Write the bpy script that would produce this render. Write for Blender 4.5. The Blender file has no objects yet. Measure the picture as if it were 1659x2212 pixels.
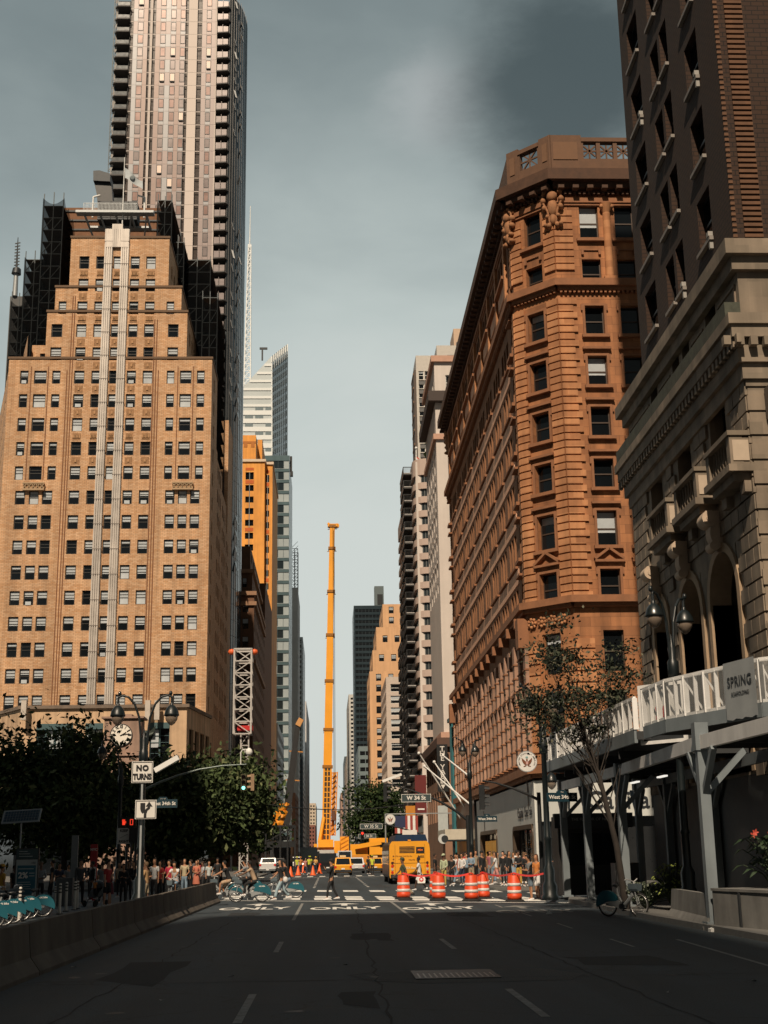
import bpy, math, random
from mathutils import Vector, Matrix
rnd = random.Random(11)
PI = math.pi
sc = bpy.context.scene
COL = sc.collection
# ---------------------------------------------------------------- camera
F = 2850.0; CX = 829.5; CY = 1106.0; HC = 1.9
_s = Vector((710-CX, -(1848-CY), -F)).normalized()
_z = Vector((650-CX, -(-9797-CY), -F)).normalized()
_z = (_z - _s*_z.dot(_s)).normalized()
_x = _s.cross(_z)
RM = Matrix((_x, _s, _z))
CAM = Vector((0, 0, HC))
cd = bpy.data.cameras.new('camera'); cam = bpy.data.objects.new('camera', cd); COL.objects.link(cam)
cam.matrix_world = Matrix.Translation(CAM) @ RM.to_4x4()
cd.sensor_fit = 'VERTICAL'; cd.sensor_height = 36; cd.lens = F/2212*36
cd.clip_start = 0.1; cd.clip_end = 9000
sc.camera = cam
def ray(u, v): return RM @ Vector((u-CX, -(v-CY), -F))
def at(u, v, Y): d = ray(u, v); return CAM + d*(Y/d.y)
def onx(u, v, X): d = ray(u, v); return CAM + d*(X/d.x)
def gnd(u, v, z=0.0): d = ray(u, v); return CAM + d*((z-HC)/d.z)
# ---------------------------------------------------------------- materials
MATS = {}
def nd(nt, t, **k):
    n = nt.nodes.new(t)
    for a, b in k.items(): setattr(n, a, b)
    return n
def M(name, col, rough=.75, metal=0., noise=.12, scale=2., bump=0., emit=0., alpha=1., spec=.5, brick=None, streak=0., coat=0.):
    if name in MATS: return MATS[name]
    m = bpy.data.materials.new(name); m.use_nodes = True; nt = m.node_tree; L = nt.links.new
    b = nt.nodes['Principled BSDF']
    tc = nd(nt, 'ShaderNodeTexCoord')
    src = None
    rgb = nd(nt, 'ShaderNodeRGB'); rgb.outputs[0].default_value = (*col, 1); src = rgb.outputs[0]
    if brick:
        bw, bh, mortar, c2 = brick
        bt = nd(nt, 'ShaderNodeTexBrick'); bt.inputs['Scale'].default_value = 1
        bt.inputs['Brick Width'].default_value = bw; bt.inputs['Row Height'].default_value = bh
        bt.inputs['Mortar Size'].default_value = mortar; bt.inputs['Mortar Smooth'].default_value = .3
        bt.inputs['Bias'].default_value = -.1
        bt.inputs['Color1'].default_value = (*col, 1); bt.inputs['Color2'].default_value = (*c2, 1)
        bt.inputs['Mortar'].default_value = (col[0]*.25, col[1]*.25, col[2]*.27, 1)
        sx = nd(nt, 'ShaderNodeSeparateXYZ'); cx = nd(nt, 'ShaderNodeCombineXYZ'); ad = nd(nt, 'ShaderNodeMath', operation='ADD')
        L(tc.outputs['Object'], sx.inputs[0]); L(sx.outputs[0], ad.inputs[0]); L(sx.outputs[1], ad.inputs[1])
        L(ad.outputs[0], cx.inputs[0]); L(sx.outputs[2], cx.inputs[1]); L(cx.outputs[0], bt.inputs['Vector'])
        src = bt.outputs['Color']
    if noise:
        n1 = nd(nt, 'ShaderNodeTexNoise'); n1.inputs['Scale'].default_value = scale; n1.inputs['Detail'].default_value = 6
        n1.inputs['Roughness'].default_value = .65
        L(tc.outputs['Object'], n1.inputs['Vector'])
        mr = nd(nt, 'ShaderNodeMapRange'); mr.inputs[1].default_value = .25; mr.inputs[2].default_value = .75
        mr.inputs[3].default_value = 1-noise; mr.inputs[4].default_value = 1+noise
        L(n1.outputs[0], mr.inputs[0])
        fac = mr.outputs[0]
        if streak:
            mp = nd(nt, 'ShaderNodeMapping'); mp.inputs['Scale'].default_value = (1.3, 1.3, .05)
            n2 = nd(nt, 'ShaderNodeTexNoise'); n2.inputs['Scale'].default_value = 1.; n2.inputs['Detail'].default_value = 5
            L(tc.outputs['Object'], mp.inputs[0]); L(mp.outputs[0], n2.inputs['Vector'])
            m2 = nd(nt, 'ShaderNodeMapRange'); m2.inputs[1].default_value = .3; m2.inputs[2].default_value = .7
            m2.inputs[3].default_value = 1-streak; m2.inputs[4].default_value = 1+streak*.6
            L(n2.outputs[0], m2.inputs[0])
            mu = nd(nt, 'ShaderNodeMath', operation='MULTIPLY'); L(fac, mu.inputs[0]); L(m2.outputs[0], mu.inputs[1]); fac = mu.outputs[0]
        vm = nd(nt, 'ShaderNodeVectorMath', operation='SCALE'); L(src, vm.inputs[0]); L(fac, vm.inputs['Scale']); src = vm.outputs[0]
        if bump:
            bp = nd(nt, 'ShaderNodeBump'); bp.inputs['Strength'].default_value = bump; bp.inputs['Distance'].default_value = .02
            L(n1.outputs[0], bp.inputs['Height']); L(bp.outputs[0], b.inputs['Normal'])
        r2 = nd(nt, 'ShaderNodeMapRange'); r2.inputs[3].default_value = max(.02, rough-.08); r2.inputs[4].default_value = min(1, rough+.08)
        L(n1.outputs[0], r2.inputs[0]); L(r2.outputs[0], b.inputs['Roughness'])
    else: b.inputs['Roughness'].default_value = rough
    L(src, b.inputs['Base Color'])
    b.inputs['Metallic'].default_value = metal; b.inputs['Specular IOR Level'].default_value = spec
    if coat: b.inputs['Coat Weight'].default_value = coat
    if alpha < 1: b.inputs['Alpha'].default_value = alpha
    if emit: L(src, b.inputs['Emission Color']); b.inputs['Emission Strength'].default_value = emit
    MATS[name] = m
    return m
# ---------------------------------------------------------------- mesh builder
class MB:
    def __init__(s): s.v = []; s.f = []; s.m = []; s.T = None; s.sm = []
    def add(s, vs, fs, m=0, smooth=False):
        o = len(s.v)
        if s.T is not None: vs = [s.T @ Vector(p) for p in vs]
        s.v += [tuple(p) for p in vs]
        for f in fs: s.f.append([i+o for i in f]); s.m.append(m); s.sm.append(smooth)
    def quad(s, a, b, c, d, m=0): s.add([a, b, c, d], [(0, 1, 2, 3)], m)
    def box(s, x0, y0, z0, x1, y1, z1, m=0):
        s.add([(x0,y0,z0),(x1,y0,z0),(x1,y1,z0),(x0,y1,z0),(x0,y0,z1),(x1,y0,z1),(x1,y1,z1),(x0,y1,z1)],
              [(0,3,2,1),(4,5,6,7),(0,1,5,4),(1,2,6,5),(2,3,7,6),(3,0,4,7)], m)
    def bar(s, a, b, w, h=None, m=0):
        """square bar from a to b"""
        h = h or w; a = Vector(a); b = Vector(b); d = (b-a)
        if d.length < 1e-6: return
        d.normalize(); up = Vector((0,0,1)) if abs(d.z) < .95 else Vector((0,1,0))
        x = d.cross(up).normalized(); y = x.cross(d).normalized()
        vs = []
        for p in (a, b):
            for (i, j) in ((-1,-1),(1,-1),(1,1),(-1,1)): vs.append(p + x*(i*w/2) + y*(j*h/2))
        s.add(vs, [(0,1,2,3),(7,6,5,4),(0,4,5,1),(1,5,6,2),(2,6,7,3),(3,7,4,0)], m)
    def cyl(s, a, b, r0, r1=None, n=8, m=0, cap=True):
        r1 = r0 if r1 is None else r1; a = Vector(a); b = Vector(b); d = (b-a)
        if d.length < 1e-6: return
        d.normalize(); up = Vector((0,0,1)) if abs(d.z) < .95 else Vector((0,1,0))
        x = d.cross(up).normalized(); y = x.cross(d)
        vs = []
        for p, r in ((a, r0), (b, r1)):
            for i in range(n): t = 2*PI*i/n; vs.append(p + x*(r*math.cos(t)) + y*(r*math.sin(t)))
        fs = [(i, (i+1) % n, n+(i+1) % n, n+i) for i in range(n)]
        s.add(vs, fs, m, True)
        if cap: s.add(vs, [tuple(range(n))[::-1], tuple(range(n, 2*n))], m)
    def tube(s, pts, r, n=8, m=0):
        for i in range(len(pts)-1):
            ra = r[i] if isinstance(r, (list, tuple)) else r; rb = r[i+1] if isinstance(r, (list, tuple)) else r
            s.cyl(pts[i], pts[i+1], ra, rb, n, m)
    def lathe(s, prof, c=(0,0,0), n=16, m=0, smooth=True, half=False):
        """prof = [(r,z)...]"""
        vs = []; k = len(prof)
        for i in range(n):
            t = 2*PI*i/n
            for r, z in prof: vs.append((c[0]+r*math.cos(t), c[1]+r*math.sin(t), c[2]+z))
        fs = [(i*k+j, ((i+1) % n)*k+j, ((i+1) % n)*k+j+1, i*k+j+1) for i in range(n) for j in range(k-1)]
        s.add(vs, fs, m, smooth)
    def ell(s, c, rx, ry, rz, n=12, m=0):
        k = max(5, n//2+1); vs = []
        for i in range(n):
            t = 2*PI*i/n
            for j in range(k):
                p = -PI/2+PI*j/(k-1); vs.append((c[0]+rx*math.cos(p)*math.cos(t), c[1]+ry*math.cos(p)*math.sin(t), c[2]+rz*math.sin(p)))
        s.add(vs, [(i*k+j, ((i+1) % n)*k+j, ((i+1) % n)*k+j+1, i*k+j+1) for i in range(n) for j in range(k-1)], m, True)
    def disc(s, c, nrm, r, n=24, m=0, t=.02):
        c = Vector(c); nrm = Vector(nrm).normalized(); s.cyl(c, c+nrm*t, r, r, n, m)
    def prism(s, poly, z0, z1, m=0):
        """poly counter-clockwise seen from above"""
        n = len(poly); vs = [(x, y, z0) for x, y in poly]+[(x, y, z1) for x, y in poly]
        s.add(vs, [tuple(range(n))[::-1], tuple(range(n, 2*n))]+[(i, (i+1) % n, n+(i+1) % n, n+i) for i in range(n)], m)
    def xprism(s, poly, y0, y1, m=0):
        """poly of (x,z), extruded in y"""
        n = len(poly); vs = [(x, y0, z) for x, z in poly]+[(x, y1, z) for x, z in poly]
        s.add(vs, [tuple(range(n)), tuple(range(n, 2*n))[::-1]]+[(i, n+i, n+(i+1) % n, (i+1) % n) for i in range(n)], m)
    def yprism(s, poly, x0, x1, m=0):
        """poly of (y,z), extruded in x"""
        n = len(poly); vs = [(x0, y, z) for y, z in poly]+[(x1, y, z) for y, z in poly]
        s.add(vs, [tuple(range(n))[::-1], tuple(range(n, 2*n))]+[(i, (i+1) % n, n+(i+1) % n, n+i) for i in range(n)], m)
    def loft(s, rings, m=0, closed=True, smooth=True, caps=True):
        n = len(rings[0]); vs = [p for r in rings for p in r]
        fs = []
        for a in range(len(rings)-1):
            for i in range(n if closed else n-1): fs.append((a*n+i, a*n+(i+1) % n, (a+1)*n+(i+1) % n, (a+1)*n+i))
        s.add(vs, fs, m, smooth)
        if caps: s.add(vs, [tuple(range(n))[::-1], tuple(range((len(rings)-1)*n, len(rings)*n))], m)
    def mesh(s, name, mats):
        me = bpy.data.meshes.new(name); me.from_pydata(s.v, [], s.f)
        for mm in mats: me.materials.append(mm)
        me.polygons.foreach_set('material_index', s.m); me.polygons.foreach_set('use_smooth', s.sm)
        me.update(); return me
def thing(name, label, cat, loc=(0,0,0), rot=0., group=None, kind=None):
    o = bpy.data.objects.new(name, None); COL.objects.link(o); o.location = loc; o.rotation_euler = (0,0,rot)
    o.empty_display_size = .3
    o['label'] = label; o['category'] = cat
    if group: o['group'] = group
    if kind: o['kind'] = kind
    return o
def link(name, me, parent=None, world=False):
    o = bpy.data.objects.new(name, me); COL.objects.link(o)
    if parent is not None:
        o.parent = parent
        if world and parent.parent is None: o.location = -parent.location
    return o
def part(name, mb, mats, parent, world=False):
    if not isinstance(mats, (list, tuple)): mats = [mats]
    return link(name, mb.mesh(name, mats), parent, world)
def solo(name, mb, mats, label, cat, group=None, kind=None, loc=(0,0,0), rot=0.):
    if not isinstance(mats, (list, tuple)): mats = [mats]
    o = link(name, mb.mesh(name, mats)); o.location = loc; o.rotation_euler = (0,0,rot)
    if label: o['label'] = label; o['category'] = cat
    if group: o['group'] = group
    if kind: o['kind'] = kind
    return o
def struct(name, mb, mats):
    if not isinstance(mats, (list, tuple)): mats = [mats]
    o = link(name, mb.mesh(name, mats)); o['kind'] = 'structure'; return o
def dup(o, parent=None):
    c = o.copy(); COL.objects.link(c); c.parent = parent
    for ch in list(o.children): dup(ch, c)
    return c
def place(proto, used, loc, rot, label, group=None, scale=1.):
    """first use takes the prototype itself, later uses copy it"""
    o = proto if not used else dup(proto)
    o.location = loc; o.rotation_euler = (0,0,rot); o.scale = (scale,)*3; o['label'] = label
    if group: o['group'] = group
    return o
def textmesh(s, size, extrude=.008, ax='CENTER', bold=0., spacing=1.):
    cu = bpy.data.curves.new('t', 'FONT'); cu.body = s; cu.size = size; cu.extrude = extrude; cu.align_x = ax; cu.align_y = 'CENTER'
    cu.offset = bold; cu.space_character = spacing; cu.resolution_u = 3
    o = bpy.data.objects.new('t', cu); me = bpy.data.meshes.new_from_object(o)
    bpy.data.objects.remove(o); bpy.data.curves.remove(cu)
    return me
def text(s, size, mat, parent, c, rot=0., sx=1., extrude=.008, bold=0., name='lettering', flat=False, spacing=1., sz=1.):
    """upright lettering facing -Y (rot turns it about z); c in the parent's space"""
    me = textmesh(s, size, extrude, bold=bold, spacing=spacing)
    R = Matrix.Rotation(rot, 4, 'Z') @ (Matrix.Identity(4) if flat else Matrix.Rotation(PI/2, 4, 'X')) @ Matrix.Diagonal((sx, sz, 1, 1))
    me.transform(Matrix.Translation(Vector(c)) @ R)
    me.materials.clear(); me.materials.append(mat); me.name = name
    return link(name, me, parent)
# ---------------------------------------------------------------- colours
BLK = M('black_paint', (.012,.014,.016), .45, noise=.2)
DKM = M('dark_metal', (.03,.035,.04), .5, .3)
STEEL = M('galvanised_steel', (.32,.34,.35), .5, .4)
WHT = M('white_paint', (.72,.72,.7), .55, noise=.08)
RUB = M('rubber', (.012,.012,.012), .85)
CHR = M('bright_metal', (.6,.62,.63), .25, .9)
GLS = M('window_glass', (.006,.008,.010), .08, noise=.3, scale=.4, spec=.35)
BLND = M('window_blind', (.43,.47,.50), .6, noise=.3, scale=.35)
REDL = M('red_lamp', (.8,.03,.02), .3, emit=.5)
# ---------------------------------------------------------------- windows
_wc = {}
FRM = {'deco': M('bronze_frame', (.022,.02,.018), .5), 'dark': BLK, 'white': WHT, 'wood': M('brown_frame', (.05,.03,.02), .6)}
def winmesh(kind, w, h, var):
    w = round(w, 2); h = round(h, 2); k = (kind, w, h, var)
    if k in _wc: return _wc[k]
    fm = FRM.get(kind, BLK); a = MB(); t = {'deco': .11, 'white': .09}.get(kind, min(.07, w*.06))
    a.box(-w/2, 0, -h/2, -w/2+t, .08, h/2); a.box(w/2-t, 0, -h/2, w/2, .08, h/2)
    a.box(-w/2+t, 0, -h/2, w/2-t, .08, -h/2+t); a.box(-w/2+t, 0, h/2-t, w/2-t, .08, h/2)
    a.box(-w/2+t, .01, -.045, w/2-t, .07, .045)
    if kind == 'deco':
        a.box(-w/2+t, .012, h*.2, w/2-t, .05, h*.2+.07)
        a.box(-w/2-.05, -.12, -h/2-.1, w/2+.05, .05, -h/2-.001, 2)
        if var == 5: a.box(-w*.28, -.28, -h/2+.02, w*.28, .05, -h/2+.5, 1)
    zb = {0: None, 1: 0.02, 2: -.12, 3: -.5, 4: .25, 5: .1}[var % 6]
    if zb is not None and kind in ('deco', 'white', 'dark', 'wood'):
        a.box(-w/2+t+.005, .055, h*zb+(.03 if var != 3 else t), w/2-t-.005, .06, h/2-t-.005, 1)
    fr = a.mesh('window', [fm, BLND, M('brick_sill', (.3,.17,.09))])
    g = MB(); g.box(-w/2+t, .062, -h/2+t, w/2-t, .075, h/2-t)
    pn = g.mesh('pane', [GLS])
    _wc[k] = (fr, pn); return _wc[k]
class Bld:
    def __init__(s, name, label, cat='building', loc=(0,0,0), group=None):
        s.root = thing(name, label, cat, loc, 0, group); s.mb = MB(); s.wins = []; s.loc = Vector(loc)
    def facade(s, p0, p1, z0, z1, ops=(), depth=.25, m=0, mrev=None, clip=False):
        """p0 left and p1 right seen from outside; ops = (u0,u1,za,zb,kind,var)"""
        p0 = Vector((p0[0], p0[1])); p1 = Vector((p1[0], p1[1])); L = (p1-p0).length; d = (p1-p0)/L; n = Vector((d.y, -d.x))
        mrev = m if mrev is None else mrev
        P = lambda u, z, dd=0.: (p0.x+d.x*u-n.x*dd, p0.y+d.y*u-n.y*dd, z)
        ops = [o for o in ops if o[0] > .001 and o[1] < L-.001 and ((o[2] > z0 and o[3] < z1) or (clip and o[3] > z0 and o[2] < z1))]
        # horizontal bands where the set of openings is constant
        zs = sorted(z for z in {round(z0, 4), round(z1, 4)} | {round(o[2], 4) for o in ops} | {round(o[3], 4) for o in ops} if round(z0, 4) <= z <= round(z1, 4))
        for a, b in zip(zs, zs[1:]):
            zm = (a+b)/2; cut = sorted((o[0], o[1]) for o in ops if o[2] < zm < o[3]); u = 0.
            for c0, c1 in cut:
                if c0 > u+1e-4: s.mb.quad(P(u,a), P(c0,a), P(c0,b), P(u,b), m)
                u = c1
            if L > u+1e-4: s.mb.quad(P(u,a), P(L,a), P(L,b), P(u,b), m)
        ang = math.atan2(d.y, d.x)
        for o in ops:
            u0, u1, a, b = o[:4]; kind = o[4]; var = o[5]
            if clip and not z0 <= (a+b)/2 < z1: continue
            dp = o[6] if len(o) > 6 else depth
            s.mb.quad(P(u0,a), P(u0,a,dp), P(u0,b,dp), P(u0,b), mrev); s.mb.quad(P(u1,a,dp), P(u1,a), P(u1,b), P(u1,b,dp), mrev)
            s.mb.quad(P(u0,a), P(u1,a), P(u1,a,dp), P(u0,a,dp), mrev); s.mb.quad(P(u0,b,dp), P(u1,b,dp), P(u1,b), P(u0,b), mrev)
            if kind is None: s.mb.quad(P(u0,a,dp), P(u1,a,dp), P(u1,b,dp), P(u0,b,dp), var); continue
            c = P((u0+u1)/2, (a+b)/2, dp-.075)
            s.wins.append((kind, u1-u0, b-a, var, c, ang))
            s.mb.quad(P(u0,a,dp+.02), P(u1,a,dp+.02), P(u1,b,dp+.02), P(u0,b,dp+.02), mrev)
    def block(s, x0, y0, x1, y1, z0, z1, south=(), east=(), west=(), m=0, roof=None, depth=.25, clip=False):
        s.facade((x0,y0), (x1,y0), z0, z1, south, depth, m, clip=clip); s.facade((x1,y0), (x1,y1), z0, z1, east, depth, m)
        s.facade((x1,y1), (x0,y1), z0, z1, (), depth, m); s.facade((x0,y1), (x0,y0), z0, z1, west, depth, m)
        s.mb.quad((x0,y0,z1), (x1,y0,z1), (x1,y1,z1), (x0,y1,z1), m if roof is None else roof)
    def finish(s, mats, panes=True, nmax=100, wname='window', name='wall'):
        w = part(name, s.mb, mats, s.root, True)
        def key(q): c = Vector(q[4]); return -q[1]*q[2]/max(1, (c-CAM).length_squared)
        ws = sorted(s.wins, key=key); rest = MB(); rmats = []
        for i, (kind, ww, hh, var, c, ang) in enumerate(ws):
            fr, pn = winmesh(kind, ww, hh, var)
            MT = Matrix.Translation(Vector(c)) @ Matrix.Rotation(ang, 4, 'Z')
            if i < nmax:
                o = link(wname, fr, s.root); o.matrix_local = Matrix.Translation(-s.loc) @ MT
                if panes: q = link('pane', pn, o)
                else:
                    q = link('pane', pn, o)
            else:
                for me in (fr, pn):
                    base = len(rest.v); rest.v += [tuple(MT @ v.co) for v in me.vertices]
                    idx = []
                    for mm in me.materials:
                        if mm not in rmats: rmats.append(mm)
                        idx.append(rmats.index(mm))
                    for p in me.polygons:
                        rest.f.append([base+k for k in p.vertices]); rest.m.append(idx[p.material_index]); rest.sm.append(False)
        if rest.v:
            o = part(wname, rest, rmats, s.root, True); o['kind'] = 'stuff'
        return w
def grid(L, z0, z1, nc, nr, wf=.5, hf=.55, kind='dark', mar=.6, vars=(0,1,2,3,4), sill=.3, dep=None):
    ops = []; cw = (L-2*mar)/nc; rh = (z1-z0)/nr
    for r in range(nr):
        for c in range(nc):
            u = mar+cw*(c+.5); za = z0+rh*r+rh*sill
            o = (u-cw*wf/2, u+cw*wf/2, za, za+rh*hf, kind, rnd.choice(vars))
            ops.append(o if dep is None else o+(dep,))
    return ops
# ================================================================ people
def skin(vs, es, rs, sub=1, root=0):
    me = bpy.data.meshes.new('s'); me.from_pydata([tuple(v) for v in vs], es, []); o = bpy.data.objects.new('s', me); COL.objects.link(o)
    o.modifiers.new('k', 'SKIN').use_smooth_shade = True
    for i, r in enumerate(rs):
        sv = me.skin_vertices[0].data[i]; sv.radius = r if isinstance(r, tuple) else (r, r); sv.use_root = (i == root)
    if sub: q = o.modifiers.new('u', 'SUBSURF'); q.levels = sub; q.render_levels = sub
    dg = bpy.context.evaluated_depsgraph_get(); out = bpy.data.meshes.new_from_object(o.evaluated_get(dg)); bpy.data.objects.remove(o); bpy.data.meshes.remove(me); return out
V = Vector
def dirv(pitch, yaw_out=0.): return V((math.sin(yaw_out), -math.sin(pitch)*math.cos(yaw_out), -math.cos(pitch)*math.cos(yaw_out)))
POSES = {
 # arm: (shoulder pitch, out, elbow pitch, elbow out), leg: (hip pitch, knee pitch) ; pitch>0 is forward; body faces -Y
 'stand': dict(aL=(.05,.12,.15,.05), aR=(.0,.1,.2,.05), lL=(.02,-.03), lR=(-.03,-.06), lean=0),
 'stand2': dict(aL=(.1,.25,.9,-.5), aR=(.05,.1,.1,.0), lL=(.12,-.05), lR=(-.06,-.1), lean=.02),
 'phone': dict(aL=(.25,.12,1.7,-.45), aR=(.2,.12,1.8,-.4), lL=(.05,-.02), lR=(-.02,-.12), lean=.08, head=.25),
 'walk': dict(aL=(-.45,.1,-.1,.05), aR=(.5,.1,.9,.0), lL=(.5,.25), lR=(-.35,-.75), lean=.05),
 'walk2': dict(aL=(.4,.1,.7,.05), aR=(-.4,.12,-.05,.05), lL=(-.3,-.65), lR=(.42,.2), lean=.04),
 'mouth': dict(aL=(.5,.2,2.5,-.3), aR=(.1,.1,.3,.0), lL=(.4,.1), lR=(-.2,-.5), lean=.0),
 'fold': dict(aL=(.3,.15,1.35,-1.0), aR=(.25,.15,1.3,-1.0), lL=(.03,-.02), lR=(-.02,-.05), lean=0),
 'ride': dict(aL=(1.0,.12,1.15,.0), aR=(1.0,.12,1.15,.0), lL=(1.25,.1), lR=(.75,-.35), lean=.38, head=-.25),
 'lean': dict(aL=(.0,.1,.1,.05), aR=(.35,.2,1.6,-.3), lL=(.25,-.05), lR=(.02,-.02), lean=-.03),
}
_pc = {}
def joints(pose):
    P = POSES[pose]; J = {}; ln = P['lean']
    up = lambda h: V((0, -math.sin(ln)*h, math.cos(ln)*h)); pel = V((0, 0, .93)); J['pel'] = pel; J['waist'] = pel+up(.14); J['chest'] = pel+up(.36); J['upch'] = pel+up(.47); J['neck'] = pel+up(.56); hd = P.get('head', 0.)
    hu = lambda h, f=0.: V((0, -math.sin(ln+hd)*h-f, math.cos(ln+hd)*h)); J['jaw'] = J['neck']+hu(.06, .01); J['face'] = J['neck']+hu(.14, .02); J['brow'] = J['neck']+hu(.21, .012); J['crown'] = J['neck']+hu(.265); J['nose'] = J['face']+V((0,-.085,.0))
    for s, k in ((1, 'L'), (-1, 'R')):
        a = P['a'+k]; sh = J['upch']+V((s*.165, 0, .015)); el = sh+dirv(a[0], s*a[1])*.29; wr = el+dirv(a[2], s*a[3])*.25; hn = wr+dirv(a[2], s*a[3])*.07
        J['sh'+k], J['el'+k], J['wr'+k], J['hn'+k] = sh, el, wr, hn; J['hd'+k] = dirv(a[2], s*a[3])
        l = P['l'+k]; hp = pel+V((s*.085, 0, -.04)); kn = hp+dirv(l[0], s*.03)*.43; an = kn+dirv(l[1], s*.01)*.42; J['hp'+k], J['kn'+k], J['an'+k] = hp, kn, an
        J['ht'+k] = an+V((0, .05, -.035)); J['to'+k] = an+V((0, -.15, -.045))
    lo = min(J['anL'].z, J['anR'].z)-.075
    if pose != 'ride':
        for k in J:
            if not k.startswith('hd'): J[k] = J[k]-V((0, 0, lo))
    return J
def body_parts(pose, fem=False):
    key = (pose, fem)
    if key in _pc: return _pc[key]
    J = joints(pose); w = .9 if fem else 1.
    def build(spec, sub=1):
        names = {}; vs = []; es = []; rs = []
        for n, p, r, par in spec:
            names[n] = len(vs); vs.append(p); rs.append(r)
            if par is not None: es.append((names[par], names[n]))
        return skin(vs, es, rs, sub)
    sp = [('pel', J['pel'], (.135, .095), None), ('waist', J['waist'], (.115*w, .085), 'pel'), ('chest', J['chest'], (.14*w, .1), 'waist'), ('upch', J['upch'], (.13*w, .085), 'chest'), ('neck', J['neck'], .05, 'upch'), ('jaw', J['jaw'], (.055, .065), 'neck'), ('face', J['face'], (.074, .088), 'jaw'), ('brow', J['brow'], (.078, .092), 'face'), ('crown', J['crown'], (.05, .06), 'brow'), ('nose', J['nose'], .014, 'face')]
    for s, k in ((1, 'L'), (-1, 'R')):
        sp += [('sh'+k, J['sh'+k], .052*w, 'upch'), ('el'+k, J['el'+k], .038*w, 'sh'+k), ('wr'+k, J['wr'+k], .024, 'el'+k), ('hn'+k, J['hn'+k], (.036, .016), 'wr'+k)]
        d = J['hd'+k]; side = V((1, 0, 0)) if abs(d.x) < .8 else V((0, 0, 1)); side = (side-d*side.dot(d)).normalized(); nrm = d.cross(side)
        for i, (o, L) in enumerate(((-.024, .075), (-.008, .085), (.009, .08), (.025, .062))):
            b = J['hn'+k]+side*o; sp += [('f%d%s' % (i, k), b+d*L*.5+nrm*.004, .0075, 'hn'+k), ('g%d%s' % (i, k), b+d*L*.95+nrm*.02, .006, 'f%d%s' % (i, k))]
        sp += [('t'+k, J['wr'+k]+d*.04+side*(-s*.04), .009, 'wr'+k), ('u'+k, J['wr'+k]+d*.085+side*(-s*.052), .007, 't'+k)]
        sp += [('hp'+k, J['hp'+k], .08, 'pel'), ('mid'+k, J['hp'+k].lerp(J['kn'+k], .5), .068, 'hp'+k), ('kn'+k, J['kn'+k], .05, 'mid'+k), ('cf'+k, J['kn'+k].lerp(J['an'+k], .3), .052, 'kn'+k), ('an'+k, J['an'+k], .034, 'cf'+k), ('to'+k, J['to'+k], (.035, .025), 'an'+k)]
    body = build(sp)
    g = .022
    top = [('pel', J['pel']+V((0,0,-.07)), (.158, .12), None), ('pe2', J['pel']+V((0,0,.03)), (.152, .115), 'pel'), ('waist', J['waist'], (.138*w, .105), 'pe2'), ('chest', J['chest'], (.158*w, .12), 'waist'), ('upch', J['upch'], (.14*w, .1), 'chest'), ('nk', J['upch'].lerp(J['neck'], .55), .062, 'upch')]
    for k in 'LR': top += [('sh'+k, J['sh'+k], .068*w, 'upch'), ('el'+k, J['sh'+k].lerp(J['el'+k], .72), .062*w, 'sh'+k)]
    shirt = build(top)
    lng = [q for q in top]; 
    for k in 'LR': lng += [('e2'+k, J['el'+k], .052*w, 'el'+k), ('w2'+k, J['el'+k].lerp(J['wr'+k], .9), .038, 'e2'+k)]
    coat = build(lng)
    def legs(f, r2, r3):
        q = [('pel', J['pel']+V((0,0,.05)), (.142, .108), None), ('cr', J['pel']+V((0,0,-.03)), (.138, .105), 'pel')]
        for k in 'LR':
            q += [('hp'+k, J['hp'+k]+V((0,0,-.05)), .092, 'cr'), ('md'+k, J['hp'+k].lerp(J['kn'+k], .5), r2, 'hp'+k)]
            if f < 1: q += [('kn'+k, J['hp'+k].lerp(J['kn'+k], .95), r2*.95, 'md'+k)]
            else: q += [('kn'+k, J['kn'+k], r3, 'md'+k), ('an'+k, J['kn'+k].lerp(J['an'+k], .93), r3*(.8 if r3 < .068 else 1.1), 'kn'+k)]
        return build(q)
    trousers = legs(1, .082, .062); shorts = legs(.5, .092, .08); jeans = legs(1, .084, .075)
    z = J['pel'].z; kz = (J['knL'].z+J['knR'].z)/2; yy = lambda p: (p.x, p.y, p.z)
    ctr = (J['knL']+J['knR'])/2; ctr.x = 0
    m = MB(); rings = []
    for t, r in ((0, .15), (.3, .18), (.7, .2), (1.05, .22)):
        c = J['pel'].lerp(ctr, t)+V((0,0,.03)); rings.append([(c.x+r*math.cos(a), c.y+r*.8*math.sin(a), c.z) for a in [2*PI*i/14 for i in range(14)]])
    m.loft(rings, caps=False); skirt = m.mesh('skirt', [])
    shoe = []
    for k in 'LR':
        m = MB(); a = J['an'+k]; m.loft([[(a.x+dx*wd, a.y+dy, a.z-.075+dz) for dx, dz in ((-1,0),(1,0),(1,h*.7),(.5,h),(-.5,h),(-1,h*.7))] for dy, wd, h in ((.08,.035,.08),(.03,.042,.1),(-.06,.045,.075),(-.14,.045,.05),(-.2,.028,.03))]); shoe.append(m.mesh('shoe', []))
    m = MB(); c = J['brow']; m.T = Matrix.Translation(c); rings = []
    for t, r in ((-.07, .086), (-.02, .1), (.03, .097), (.07, .072), (.092, .035)):
        rings.append([((r*.88)*math.cos(a), r*1.05*math.sin(a)+.014+(.03 if math.sin(a) < -.5 and t < .0 else 0), t+(.045 if math.sin(a) < -.3 and t < .02 else 0)) for a in [2*PI*i/14 for i in range(14)]])
    m.loft(rings); hair = m.mesh('hair', [])
    m.T = None; m2 = MB(); m2.T = Matrix.Translation(c); 
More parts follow.
